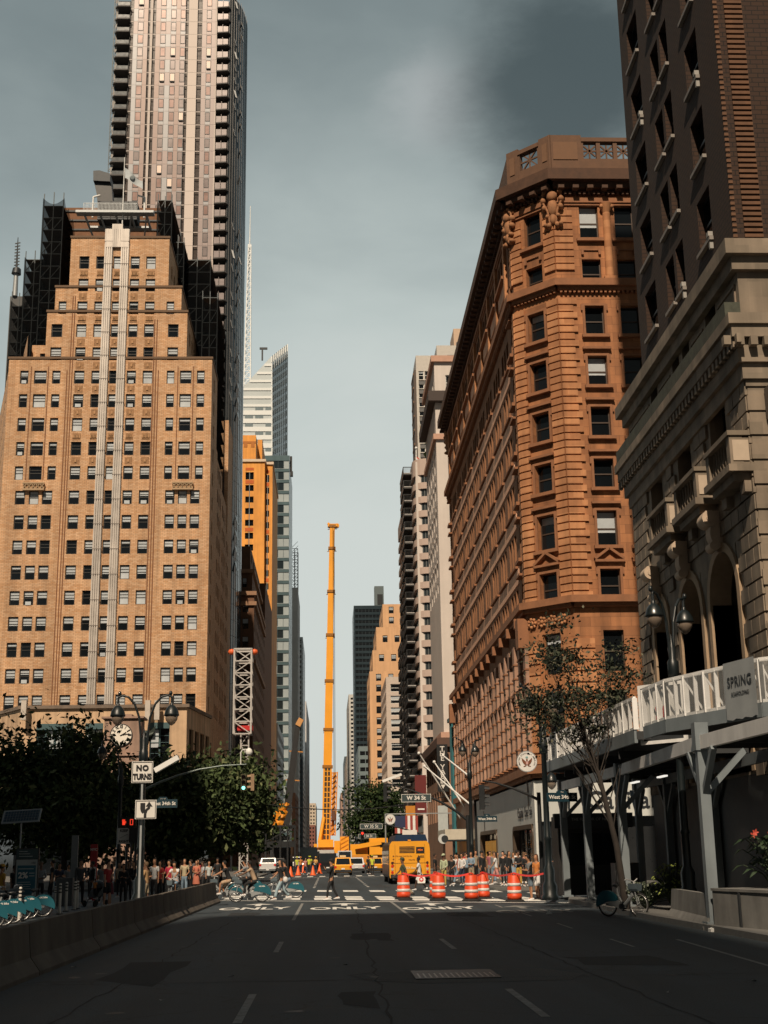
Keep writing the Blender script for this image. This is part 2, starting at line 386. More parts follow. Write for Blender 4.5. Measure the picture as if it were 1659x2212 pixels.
    m2.loft([[((r*.9)*math.cos(a), max(-.02, r*math.sin(a))+.02+dy, t) for a in [2*PI*i/12 for i in range(12)]] for t, r, dy in ((-.3,.05,.05), (-.22,.085,.045), (-.1,.095,.02), (0,.102,.0), (.06,.085,.0), (.095,.04,.0))]); lhair = m2.mesh('hair', [])
    m3 = MB(); m3.T = Matrix.Translation(c); m3.lathe([(.1,0.0),(.103,.03),(.085,.085),(.03,.105),(.01,.107)], n=14); m3.loft([[(x, y, z_) for x, y, z_ in ((-.08,-.07,.01),(.08,-.07,.01),(.08,-.07,.025),(-.08,-.07,.025))], [(-.06,-.17,-.005),(.06,-.17,-.005),(.06,-.17,.008),(-.06,-.17,.008)]]); cap = m3.mesh('cap', [])
    _pc[key] = dict(J=J, body=body, shirt=shirt, coat=coat, trousers=trousers, shorts=shorts, jeans=jeans, skirt=skirt, shoe=shoe, hair=hair, lhair=lhair, cap=cap); return _pc[key]
SK = [M('skin_light', (.5,.27,.18), .6, noise=.04), M('skin_tan', (.36,.18,.1), .6, noise=.04), M('skin_brown', (.15,.075,.045), .6, noise=.04), M('skin_dark', (.06,.032,.022), .55, noise=.04)]
CL = {}
def cloth(c):
    if c not in CL: CL[c] = M('cloth_%d_%d_%d' % tuple(int(x*255) for x in c), c, .85, noise=.15, scale=9)
    return CL[c]
WHc, BKc, NVc, REc, GYc, DEc, KHc, TAc, GRc, ORc, MAc, PIc, YLc = (.62,.62,.62), (.012,.013,.015), (.02,.03,.06), (.35,.03,.03), (.2,.21,.22), (.16,.24,.32), (.3,.24,.16), (.42,.3,.2), (.05,.065,.035), (.55,.2,.05), (.12,.02,.03), (.5,.22,.2), (.5,.55,.05)
def person(x, y, rot, pose, label, top=WHc, bot=NVc, kind='trousers', sk=1, hair='hair', hairc=(.012,.01,.009), shoes=WHc, long=False, fem=False, z=0., grp=None, s=1., cat='person'):
    T = thing('person', label, cat, (x, y, z), rot, grp); T.scale = (s, s, s); D = body_parts(pose, fem)
    def add(n, me, mat):
        o = bpy.data.objects.new(n, me); COL.objects.link(o); o.parent = T
        if not me.materials: me.materials.append(mat)
        o.material_slots[0].link = 'OBJECT'; o.material_slots[0].material = mat; return o
    add('body', D['body'], SK[sk])
    add('coat' if long else 'shirt', D['coat' if long else 'shirt'], cloth(top))
    if kind: add(kind, D[kind], cloth(bot))
    for sh in D['shoe']: add('shoe', sh, cloth(shoes))
    if hair: add('hair', D[hair if hair != 'cap' else 'hair'], cloth(hairc))
    if hair == 'cap': add('cap', D['cap'], cloth(top if top != WHc else BKc))
    return T
for _k in POSES:
    body_parts(_k, False)
for _k in ('stand', 'stand2', 'phone', 'walk', 'fold'): body_parts(_k, True)
# ================================================================ world and light
SUN_AZ = math.radians(12); SUN_EL = math.radians(45)
world = bpy.data.worlds.new("World"); sc.world = world; world.use_nodes = True
def make_world():
    nt = world.node_tree; nt.nodes.clear(); L = nt.links.new
    out = nd(nt, 'ShaderNodeOutputWorld'); bg = nd(nt, 'ShaderNodeBackground'); L(bg.outputs[0], out.inputs[0])
    tc = nd(nt, 'ShaderNodeTexCoord'); nrm = nd(nt, 'ShaderNodeVectorMath', operation='NORMALIZE'); L(tc.outputs['Generated'], nrm.inputs[0])
    sp = nd(nt, 'ShaderNodeSeparateXYZ'); L(nrm.outputs[0], sp.inputs[0])
    sky = nd(nt, 'ShaderNodeTexSky', sky_type='NISHITA'); sky.sun_disc = False
    sky.sun_elevation = SUN_EL; sky.sun_rotation = PI+SUN_AZ; sky.dust_density = 3.; sky.air_density = 1.5
    def math_(op, a, b=None, c=None):
        n = nd(nt, 'ShaderNodeMath', operation=op)
        for i, q in enumerate((a, b, c)):
            if q is None: continue
            if isinstance(q, (int, float)): n.inputs[i].default_value = q
            else: L(q, n.inputs[i])
        return n.outputs[0]
    # cloud deck colour by height of the sky
    cr = nd(nt, 'ShaderNodeValToRGB'); e = cr.color_ramp.elements
    stops = [(0., (.60,.64,.61)), (.12, (.63,.67,.64)), (.25, (.61,.655,.625)), (.37, (.50,.56,.54)), (.48, (.35,.405,.40)), (.62, (.21,.255,.26)), (.8, (.12,.155,.165)), (1., (.12,.155,.17))]
    e[0].position = 0; e[0].color = (*stops[0][1], 1); e[1].position = 1; e[1].color = (*stops[-1][1], 1)
    for p, c in stops[1:-1]: q = e.new(p); q.color = (*c, 1)
    mp = nd(nt, 'ShaderNodeMapping'); mp.inputs['Scale'].default_value = (1.4, 1.4, 3.2); mp.inputs['Location'].default_value = (.35, .2, .1)
    L(nrm.outputs[0], mp.inputs[0])
    n1 = nd(nt, 'ShaderNodeTexNoise'); n1.inputs['Scale'].default_value = 2.3; n1.inputs['Detail'].default_value = 7; n1.inputs['Roughness'].default_value = .52
    n1.inputs['Distortion'].default_value = .25
    L(mp.outputs[0], n1.inputs['Vector'])
    n2 = nd(nt, 'ShaderNodeTexNoise'); n2.inputs['Scale'].default_value = 9.; n2.inputs['Detail'].default_value = 8; n2.inputs['Roughness'].default_value = .6; L(mp.outputs[0], n2.inputs['Vector'])
    wob = math_('MULTIPLY', math_('SUBTRACT', n1.outputs[0], .5), .34)
    # sky is darker towards the west side of the street (x below 0)
    side = math_('MULTIPLY', math_('ABSOLUTE', math_('SUBTRACT', sp.outputs[0], .03)), .22)
    h = math_('ADD', math_('ADD', sp.outputs[2], side), wob); L(h, cr.inputs[0])
    def blob(u, v, r0, r1):
        d = ray(u, v).normalized()
        dot = nd(nt, 'ShaderNodeVectorMath', operation='DISTANCE'); L(nrm.outputs[0], dot.inputs[0]); dot.inputs[1].default_value = d
        s = math_('ADD', dot.outputs['Value'], math_('MULTIPLY', math_('ADD', math_('MULTIPLY', math_('SUBTRACT', n1.outputs[0], .5), .3), math_('MULTIPLY', math_('SUBTRACT', n2.outputs[0], .5), .12))))
        mr = nd(nt, 'ShaderNodeMapRange', interpolation_type='SMOOTHSTEP'); mr.inputs[1].default_value = r1; mr.inputs[2].default_value = r0
        L(s, mr.inputs[0]); return mr.outputs[0]
    mx = nd(nt, 'ShaderNodeMix', data_type='RGBA'); L(cr.outputs[0], mx.inputs[6]); mx.inputs[7].default_value = (.42,.45,.45,1)
    L(math_('MULTIPLY', blob(938, 200, .0, .058), .8), mx.inputs[0])
    mx2 = nd(nt, 'ShaderNodeMix', data_type='RGBA'); L(mx.outputs[2], mx2.inputs[6]); mx2.inputs[7].default_value = (.058,.08,.084,1)
    L(math_('MULTIPLY', blob(1235, 165, .035, .12), .9), mx2.inputs[0])
    hsv = nd(nt, 'ShaderNodeMix', data_type='RGBA'); hsv.inputs[0].default_value = .05
    L(mx2.outputs[2], hsv.inputs[6])
    vm = nd(nt, 'ShaderNodeVectorMath', operation='SCALE'); L(sky.outputs[0], vm.inputs[0]); vm.inputs['Scale'].default_value = .07
    L(vm.outputs[0], hsv.inputs[7])
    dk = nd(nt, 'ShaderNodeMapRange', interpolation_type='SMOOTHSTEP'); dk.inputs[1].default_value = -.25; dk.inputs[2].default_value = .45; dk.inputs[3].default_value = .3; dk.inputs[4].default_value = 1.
    L(sp.outputs[1], dk.inputs[0]); vd = nd(nt, 'ShaderNodeVectorMath', operation='SCALE'); L(hsv.outputs[2], vd.inputs[0]); L(dk.outputs[0], vd.inputs['Scale'])   # sky dimmed behind the camera, added to cut ambient on shaded faces
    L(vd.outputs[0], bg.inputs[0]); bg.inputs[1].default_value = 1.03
make_world()
sl = bpy.data.lights.new('sun', 'SUN'); sl.energy = 4.7; sl.angle = math.radians(.6); sl.color = (1., .82, .62)
so = bpy.data.objects.new('sun', sl); COL.objects.link(so)
sd = Vector((math.sin(SUN_AZ)*math.cos(SUN_EL), math.cos(SUN_AZ)*math.cos(SUN_EL), -math.sin(SUN_EL)))
so.rotation_euler = sd.to_track_quat('-Z', 'Y').to_euler()
vs = sc.view_settings; vs.view_transform = 'Standard'; vs.look = 'None'; vs.gamma = 1; vs.exposure = 0; vs.use_curve_mapping = False
# ================================================================ ground
ASPH = M('asphalt', (.025,.035,.043), .8, noise=.28, scale=.9, bump=.25)
def asphalt():
    m = ASPH; nt = m.node_tree; b = nt.nodes['Principled BSDF']; L = nt.links.new
    tc = nd(nt, 'ShaderNodeTexCoord')
    n1 = nd(nt, 'ShaderNodeTexNoise'); n1.inputs['Scale'].default_value = 38; n1.inputs['Detail'].default_value = 3
    mp = nd(nt, 'ShaderNodeMapping'); mp.inputs['Scale'].default_value = (1.1, .07, 1)
    n2 = nd(nt, 'ShaderNodeTexNoise'); n2.inputs['Scale'].default_value = .9; n2.inputs['Detail'].default_value = 6
    L(tc.outputs['Object'], n1.inputs[0]); L(tc.outputs['Object'], mp.inputs[0]); L(mp.outputs[0], n2.inputs[0])
    vo = nd(nt, 'ShaderNodeTexVoronoi', feature='DISTANCE_TO_EDGE'); vo.inputs['Scale'].default_value = .16
    n3 = nd(nt, 'ShaderNodeTexNoise'); n3.inputs['Scale'].default_value = 1.3; L(tc.outputs['Object'], n3.inputs[0])
    av = nd(nt, 'ShaderNodeVectorMath', operation='ADD'); L(tc.outputs['Object'], av.inputs[0]); L(n3.outputs[1], av.inputs[1]); L(av.outputs[0], vo.inputs[0])
    crk = nd(nt, 'ShaderNodeMapRange'); crk.inputs[1].default_value = 0; crk.inputs[2].default_value = .006; crk.inputs[3].default_value = .45; crk.inputs[4].default_value = 1; L(vo.outputs[0], crk.inputs[0])
    a = nd(nt, 'ShaderNodeMapRange'); a.inputs[1].default_value = .35; a.inputs[2].default_value = .65; a.inputs[3].default_value = .6; a.inputs[4].default_value = 1.5; L(n1.outputs[0], a.inputs[0])
    c = nd(nt, 'ShaderNodeMapRange'); c.inputs[1].default_value = .3; c.inputs[2].default_value = .7; c.inputs[3].default_value = .66; c.inputs[4].default_value = 1.35; L(n2.outputs[0], c.inputs[0])
    mu = nd(nt, 'ShaderNodeMath', operation='MULTIPLY'); L(a.outputs[0], mu.inputs[0]); L(c.outputs[0], mu.inputs[1])
    mu2 = nd(nt, 'ShaderNodeMath', operation='MULTIPLY'); L(mu.outputs[0], mu2.inputs[0]); L(crk.outputs[0], mu2.inputs[1])
    src = b.inputs['Base Color'].links[0].from_socket
    vm = nd(nt, 'ShaderNodeVectorMath', operation='SCALE'); L(src, vm.inputs[0]); L(mu2.outputs[0], vm.inputs['Scale']); L(vm.outputs[0], b.inputs['Base Color'])
asphalt()
CONC = M('sidewalk_concrete', (.12,.118,.112), .85, noise=.2, scale=.6, bump=.1)
KERB = M('kerb_granite', (.13,.13,.125), .8, noise=.25, scale=4)
g = MB(); g.quad((-3000,-300,-.03), (3000,-300,-.03), (3000,6000,-.03), (-3000,6000,-.03)); struct('ground', g, M('far_ground', (.09,.09,.085), .9))
g = MB(); g.quad((-60,-60,0), (45,-60,0), (45,3000,0), (-60,3000,0)); struct('road', g, ASPH)
def slab(name, poly, z=.14, mat=CONC, kw=.16):
    g = MB(); n = len(poly); c = Vector((sum(p[0] for p in poly)/n, sum(p[1] for p in poly)/n))
    g.prism(poly, -.02, z); 
    o = struct(name, g, mat)
    k = MB()
    for i in range(n):
        a = Vector(poly[i]); b = Vector(poly[(i+1) % n]); d = (b-a).normalized(); nn = Vector((d.y, -d.x))
        q = [a+nn*.003, b+nn*.003, b-nn*kw, a-nn*kw]
        k.prism([tuple(v) for v in q[::-1]], 0, z+.004)
    struct(name.split('_')[0]+'_kerb', k, KERB); return o
slab('sidewalk_right', [(9.4,12), (46,12), (46,55.6), (11,55.6), (9.6,54.6), (9.2,52.5), (9.0,38)])
slab('sidewalk_beyond', [(9.6,70), (46,69), (46,150), (8.4,150), (8.3,73), (8.7,71)])
slab('sidewalk_far_right', [(8.4,164), (46,164), (46,2900), (8.4,2900)])
slab('sidewalk_far_left', [(-52,160), (-11,160), (-11,2900), (-52,2900)])
slab('plaza', [(-58,92), (-8,83), (-6.6,85), (-6.6,150), (-52,150)])
# ---- painted markings
PAINT = M('road_paint', (.72,.71,.67), .7, noise=.3, scale=2.5)
OLDP = M('worn_paint', (.21,.21,.2), .75, noise=.55, scale=6)
ZM = .005
def strip(g, a, b, w, z=ZM, m=0):
    a = Vector(a); b = Vector(b); d = (b-a).normalized(); n = Vector((-d.y, d.x))*w/2
    g.add([(*(a-n), z), (*(b-n), z), (*(b+n), z), (*(a+n), z)][::1], [(0,1,2,3)], m)
g = MB()
for x in (-1.09, 2.57):
    for y0 in (3.5, 16.6, 28.4, 42.2):
        strip(g, (x, y0), (x, y0+(3.4 if y0 < 40 else 14.6)), .11)
strip(g, (6.9,12), (7.6,30), .09)
for y in range(28, 50, 7): strip(g, (6.2, y), (6.25, y+2.6), .07)

struct('lane_marking', g, OLDP)
g = MB()
sk = lambda x, y: y - .72*x           # the crossing runs at a skew to the avenue
strip(g, (-5, sk(-5, 58.9)), (9.2, sk(9.2, 58.9)), .32)
x = -4.9
while x < 8.9:
    for ya, yb in ((60.6, 63.4), (63.9, 66.3)):
        g.add([(x, sk(x, ya), ZM), (x+.78, sk(x+.78, ya), ZM), (x+.72, sk(x+.72, yb), ZM), (x-.06, sk(x-.06, yb), ZM)], [(0,1,2,3)])
    g.add([(x, sk(x, 74.2), ZM), (x+.8, sk(x+.8, 74.2), ZM), (x+.8, sk(x+.8, 77.5), ZM), (x, sk(x, 77.5), ZM)], [(0,1,2,3)])
    x += 1.42
for i in range(6): strip(g, (9.9+i*1.3, 58.5), (9.9+i*1.3, 66.5), .6)      # crossing over the side street
for i in range(14): strip(g, (-7.5+i*1.15, 127), (-7.5+i*1.15, 131), .55)
strip(g, (-9, 124), (8, 122), .35)
for y in range(84, 122, 4):
    for x in (-3.9, -.9, 2.4): strip(g, (x, y), (x, y+.9), .16)
struct('crosswalk', g, PAINT)
def only(x, y, mat, word=True):
    me = textmesh('ONLY', 1.0, 0, bold=.03); me.transform(Matrix.Translation((x, y, ZM)) @ Matrix.Diagonal((.98, 3.0, 1, 1)))
    me.materials.clear(); me.materials.append(mat); o = link('road_lettering', me); o['kind'] = 'structure'
    g = MB(); y += 2.6
    g.add([(x-.12, y, ZM), (x+.12, y, ZM), (x+.12, y+1.5, ZM), (x-.12, y+1.5, ZM)], [(0,1,2,3)]); g.add([(x-.62, y+1.45, ZM), (x+.62, y+1.45, ZM), (x, y+2.7, ZM)], [(0,1,2)])
    struct('road_arrow', g, mat)
for u, v, mm in ((548,1963,PAINT), (746,1962,PAINT), (948,1962,PAINT), (1158,1969,OLDP)):
    p = gnd(u, v); only(p.x, p.y, mm)
# patched asphalt round a utility cover, litter
p = gnd(975, 2106); g = MB()
pts = [(p.x-1.35, p.y-.75), (p.x-.5, p.y-1.35), (p.x+1.7, p.y-1.3), (p.x+2.1, p.y-.3), (p.x+1.6, p.y+.9), (p.x-.6, p.y+1.1), (p.x-1.7, p.y+.5)]
g.add([(a, b, .004) for a, b in pts], [tuple(range(7))]); struct('road_patch', g, M('rough_patch', (.085,.083,.08), .95, noise=.6, scale=30, bump=.6))
g = MB(); r_ = random.Random(4)
for cx, cy, w, h in ((-3.2,24,1.1,5), (1.0,33,.9,3.2), (5.2,24.5,1.6,2.4), (4.4,44,1.2,4), (-2.9,47,1.0,3), (.4,19,.5,2.2)):
    n = 9; g.add([(cx+w*(.5+.08*r_.uniform(-1,1))*(1 if i < 5 else -1), cy+h*((i if i < 5 else 9-i)/4-.5)+r_.uniform(-.1,.1), .0032) for i in range(n)], [tuple(range(n))])
struct('asphalt_patch', g, M('dark_patch', (.012,.015,.018), .9, noise=.4, scale=14, bump=.3))
g = MB()
for x0, y0, x1, y1 in ((-3.4,13,-2.7,58), (.7,14,1.0,56), (4.3,15,3.9,52), (-5,36.3,8.8,34.9), (-5,22.1,8.8,21.6)):
    a = Vector((x0,y0)); b = Vector((x1,y1)); n = int((b-a).length/.7); pr = a
    for i in range(1, n+1):
        q = a.lerp(b, i/n)+Vector((r_.uniform(-.05,.05), r_.uniform(-.04,.04))); strip(g, pr, q, r_.uniform(.02,.045), z=.0042); pr = q
struct('tar_seam', g, M('tar', (.009,.011,.013), .9))
g = MB()
for i in range(26):
    x, y = r_.uniform(-4.3,8.3), r_.uniform(16,54); s_ = r_.uniform(.04,.16); k = 8; g.add([(x+s_*r_.uniform(.6,1.2)*math.cos(2*PI*j/k), y+s_*1.2*r_.uniform(.6,1.2)*math.sin(2*PI*j/k), .0046) for j in range(k)], [tuple(range(k))])
struct('road_stain', g, M('oil_stain', (.01,.011,.012), .6))
t = MB(); t.box(p.x-.62, p.y-.75, .006, p.x+.72, p.y+.75, .018); 
for i in range(14):
    t.box(p.x-.56+i*.09, p.y-.68, .019, p.x-.53+i*.09, p.y+.1, .024, 1)
solo('utility_cover', t, [DKM, M('worn_steel', (.22,.22,.21), .4, .6)], 'rectangular ribbed steel cover set in a rough asphalt patch', 'utility cover')
# ================================================================ buildings
GOLD = M('tan_brick', (.62,.395,.235), .85, noise=.18, scale=.3, streak=.24, brick=(.6,.2,.015,(.5,.27,.13)))
GOLDS = M('tan_spandrel', (.3,.165,.08), .85, noise=.5, scale=3)
STONEP = M('pale_podium_stone', (.55,.38,.24), .85, noise=.2, scale=.5, streak=.3)
SILV = M('fluted_metal', (.46,.42,.38), .5, .25, noise=.2, scale=.6, streak=.25)
NET = M('debris_net', (.004,.005,.006), 1., alpha=.62, noise=.3, spec=0)
ROOF = M('roof_tar', (.06,.06,.06), .9)
GREENF = M('green_window_frame', (.05,.1,.11), .5)

M('shade_brick', (.2,.13,.09), .85)
B = Bld('plaza_shade_blocker', 'long unseen brick block added left of the plaza to shade the trees and crowd', 'building')  # unseen block, added only to throw shade on the plaza
B.block(-62, 0, -20, 60, 0, 60, roof=1); B.finish([MATS['shade_brick'], ROOF])
B = Bld('loft_building', 'broad unseen brick block added behind the camera to shade the foreground road', 'building')  # unseen block, sized and placed to throw shade over the near road
B.block(-22, -120, -9, -39, 0, 87, roof=1); B.finish([MATS['shade_brick'], ROOF])

def tan_building():
    Y = 175.; B = Bld('stepped_brick_building', 'tan brick office tower with stepped shoulders and twin pale metal stripes up its front', 'building', (-30, Y, 0))
    X = lambda u, v=1133: at(u, v, Y).x
    Zt = at(240, 553.5, Y).z; Zb = at(240, 1500, Y).z; pit = (Zt-Zb)/18
    xr, xl = -16.0, X(2, 1133)-.2
    top = lambda v, u=240: at(u, v, Y).z
    xm0, xm1 = (X(365, 560)), 0
    tiers = [  # x0, x1, z0, z1, depth
        (xl, xr, 17., top(775), 9), (X(100,720), X(404,720), top(775), top(674), 26), (X(119,650), X(392,650), top(674), top(621), 24), (X(152,560), X(365,560), top(621), top(514), 20)]
    rows = [(Zt-k*pit-pit*.56, Zt-k*pit) for k in range(19)]
    midw = [(X(a*.34), X(b*.34)) for a, b in ((432,490), (545,598), (660,708), (775,828), (880,936))]
    lo = [(X(a*.34), X(b*.34)) for a, b in ((90,145), (178,232), (262,318), (1048,1100), (1130,1180), (1208,1260))]
    hi = [(X(a*.34, 975), X(b*.34, 975)) for a, b in ((105,150), (195,268), (312,356), (1050,1092), (1136,1202), (1245,1287))]
    for (x0, x1, z0, z1, dp) in tiers:
        ops = []
        for k, (za, zb) in enumerate(rows):
            cols = list(midw)
            if k >= 10: cols += lo
            elif k >= 5: cols += hi
            elif k in (3, 4): cols += [(X(362-.0, 720)-1.05+0, 0)] and [(X(112,720), X(133,720)), (X(364,720), X(384,720))]
            elif k == 2: cols += [(X(128,660), X(142,660)), (X(361,660), X(375,660))]
            for c0, c1 in cols:
                c0 -= .09; c1 += .09
                ops.append((c0-x0, c1-x0, za, zb, 'deco', rnd.choice((0,1,1,2,2,3,4,5,3,2)), .28))
        W = [(3+i*3.1, 4.4+i*3.1, za, zb, 'deco', 0) for za, zb in rows for i in range(int(dp/3.1)-1) if za > z0]
        B.block(x0, Y, x1, Y+dp, z0, z1, south=ops, east=W, roof=1, clip=True)
        # parapet coping
        t = MB()
    ya = Y+9
    for u, v in ((466,965), (480,1030), (489,1095), (493.5,1165)):
        q = onx(u, v, xr); yb = max(q.y, ya+2); B.block(-30, ya, xr, yb, 10, q.z, roof=1, east=[(1+i*2.4, 2.2+i*2.4, za, zb, 'deco', 0) for za, zb in rows[6:] for i in range(int((yb-ya)/2.4)) if zb < q.z-.5]); ya = yb
    # wing behind, seen past the right corner, and flatiron wing on the left
    B.block(at(474,1000,226).x, 226, at(493,1000,226).x, 236, 10, at(484,908,226).z, roof=1)
    B.block(xl+1.2, Y+8, X(100,720), Y+34, 17, top(700), roof=1, south=[(1.2+i*1.7, 2.1+i*1.7, z, z+1.7, 'deco', 0) for i in range(3) for z in range(72, 76, 3)])
    B.facade((xl-9, Y+30), (xl, Y), 17, top(800), [(2+i*3.2, 3.2+i*3.2, za, zb, 'deco', 0) for za, zb in rows[5:] for i in range(9)])
    B.facade((xl-7, Y+32), (xl+1, Y+6), top(800), top(690), [(3+i*3.6, 4+i*3.6, za, zb, 'deco', 0) for za, zb in rows[2:5] for i in range(6)])
    B.finish([GOLD, ROOF])
    # copings and string courses
    t = MB()
    for (x0, x1, z0, z1, dp) in tiers:
        t.box(x0-.12, Y-.14, z1-.04, x1+.12, Y+.5, z1+.28); t.box(x1-.4, Y+.5, z1-.04, x1+.12, Y+dp, z1+.28)
        t.box(x0-.12, Y+.5, z1-.04, x0+.4, Y+dp, z1+.28)
    part('coping', t, M('dark_coping', (.14,.085,.05), .8), B.root, True)
    # dark grooves, spandrel ornament and balconettes
    t = MB()
    for cx in (380, 398, 413, 945, 962, 978):
        x = X(cx*.34, 1133); zt = top(430+.0) if 0 else top(800 if cx in (380, 978) else (640 if cx < 600 else 690))
        t.box(x-.07, Y-.05, 18, x+.07, Y+.02, zt)
    for cx in (172, 282, 1118, 1218):
        x = X(cx*.34, 975); t.box(x-.06, Y-.05, rows[9][0], x+.06, Y+.02, rows[5][1]+.6)
    part('groove', t, M('dark_joint', (.2,.09,.045), .9), B.root, True)
    for k, (za, zb) in enumerate(rows[:18]):
        if k > 8: continue
        for c0, c1 in midw:
            t = MB()
            z0 = rows[k+1][1]+.25; z1 = za-.3; w = (c1-c0)
            t.box(c0+.05, Y-.03, z0, c1-.05, Y+.02, z1)
            n = 3 if k in (0, 2, 7) else 1
            for i in range(n*2-1):
                cc = c0+w*(i+1)/(n*2); t.box(cc-.13, Y-.12, (z0+z1)/2-.2, cc+.13, Y-.03, (z0+z1)/2+.25, 1)
            part('spandrel', t, [GOLDS, M('spandrel_relief', (.42,.24,.12), .85)], B.root, True)
    for c0, c1 in ((X(148*.34,1052), X(285*.34,1052)), (X(1095*.34,1052), X(1228*.34,1052))):
        t = MB(); z0, z1 = top(1060), top(1043)
        t.box(c0, Y-.55, z0, c1, Y+.01, z0+.25); t.box(c0, Y-.55, z1-.2, c1, Y-.35, z1)
        n = 5; w = (c1-c0)/n
        for i in range(n):
            a = c0+i*w; t.bar((a, Y-.45, z0+.2), (a+w, Y-.45, z1-.15), .12); t.bar((a+w, Y-.45, z0+.2), (a, Y-.45, z1-.15), .12)
        t.box(c0, Y-.35, z0+.2, c1, Y-.01, z1-.1, 1)
        part('balconette', t, [M('carved_stone', (.4,.28,.17), .85), GOLDS], B.root, True)
    # twin metal stripes
    for a, b in ((595,650), (705,760)):
        x0, x1 = X(a*.34), X(b*.34); t = MB(); ztop = top(497)
        n = 4; w = (x1-x0)/n
        t.box(x0, Y-.25, 17.5, x1, Y+.01, ztop)
        for i in range(n): t.box(x0+i*w+.05, Y-.4, 17.5, x0+(i+1)*w-.05, Y-.251, ztop)
        z = 18.
        while z < ztop: t.box(x0-.04, Y-.43, z, x1+.04, Y-.2, z+.07, 1); z += pit
        part('metal_pilaster', t, [SILV, M('stripe_joint', (.2,.17,.15), .6)], B.root, True)
    t = MB(); xa, xb = X(595*.34)+.0, X(760*.34); t.box(xa+.1, Y-.3, top(536), xb-.1, Y+.6, top(497)); t.box((xa+xb)/2-.75, Y-.35, top(497), (xa+xb)/2+.75, Y+.5, top(486))
    for i in range(11): t.box(xa+.25+i*(xb-xa-.4)/11, Y-.42, top(536), xa+.5+i*(xb-xa-.4)/11, Y-.3, top(497))
    part('crown_panel', t, SILV, B.root, True)
    # brown upper block wrapped by scaffolding, behind the crest
    Bx = MB(); x0, x1 = at(140,470,195).x, at(352,470,195).x
    Bx.box(x0, 193, 80, x1, 210, at(240,449,193).z)
    zz = 84
    while zz < at(240,449,193).z: Bx.box(x0-.1, 192.8, zz, x1+.1, 193, zz+.25, 1); zz += 1.6
    part('upper_block', Bx, [M('brown_upper_brick', (.2,.1,.055), .9, noise=.3), DKM], B.root, True)
    return B
TB = tan_building()

def scaffold_tower(us, vt, Y, dep, zb, label):
    """netted pipe scaffold: us = pixel span, vt = top"""
    x0, x1 = at(us[0], vt, Y).x, at(us[1], vt, Y).x; zt = at(us[0], vt, Y).z
    r = thing('netted_scaffold', label, 'scaffold', ((x0+x1)/2, Y, zb), 0, 'netted scaffolds on the stepped tan building')
    f = MB(); n = max(2, int((x1-x0)/1.8)); xs = [x0+(x1-x0)*i/n for i in range(n+1)]
    for x in xs:
        for y in (Y, Y+dep): f.bar((x, y, zb), (x, y, zt+rnd.uniform(.3, 1.2)), .12)
    z = zb+1
    while z < zt:
        for y in (Y, Y+dep): f.bar((x0, y, z), (x1, y, z), .1)
        f.box(x0, Y+.1, z, x1, Y+dep-.1, z+.06, 1)
        z += 2.
    for i in range(len(xs)-1):
        z = zb+1
        while z < zt-2:
            f.bar((xs[i], Y-.05, z), (xs[i+1], Y-.05, z+2), .07); z += 4
    part('frame', f, [M('scaffold_pipe', (.05,.06,.065), .5, .4), M('scaffold_plank', (.12,.09,.07), .8)], r, True)
    g = MB(); k = 5; zt2 = zt-.3
    # sagging net panels on four sides
    def panel(a, b):
        N = 6*max(1, int((Vector(b)-Vector(a)).length/3)); rows = []
        for i in range(N+1):
            t = i/N; s = abs(math.sin(PI*t*N/6)); p = Vector(a).lerp(Vector(b), t)
            rows.append([(p.x, p.y, zb), (p.x, p.y, zt2-1.0*s)])
        g.loft([[q[0], q[1]] for q in rows], closed=False, smooth=False, caps=False)
    panel((x0-.15, Y-.12), (x1+.15, Y-.12)); panel((x1+.15, Y-.12), (x1+.15, Y+dep)); panel((x0-.15, Y+dep), (x0-.15, Y-.12))
    o = part('net', g, NET, r, True)
for a in (((96,138), 425, 186, 10, 66, 'tallest left netted scaffold beside the brown upper block'),
          ((56,96), 552, 188, 12, 64, 'second netted scaffold stepping down on the left'),
          ((26,58), 645, 192, 12, 60, 'lowest left netted scaffold at the outer shoulder'),
          ((342,372), 432, 184, 12, 64, 'tallest right netted scaffold beside the brown upper block'),
          ((372,398), 520, 186, 14, 60, 'narrow netted scaffold on the right shoulder'),
          ((398,455), 560, 188, 14, 56, 'wide netted scaffold hanging over the right setback'),
          ((438,470), 640, 184, 16, 50, 'lowest right netted scaffold next to the glass tower')):
    scaffold_tower(*a)
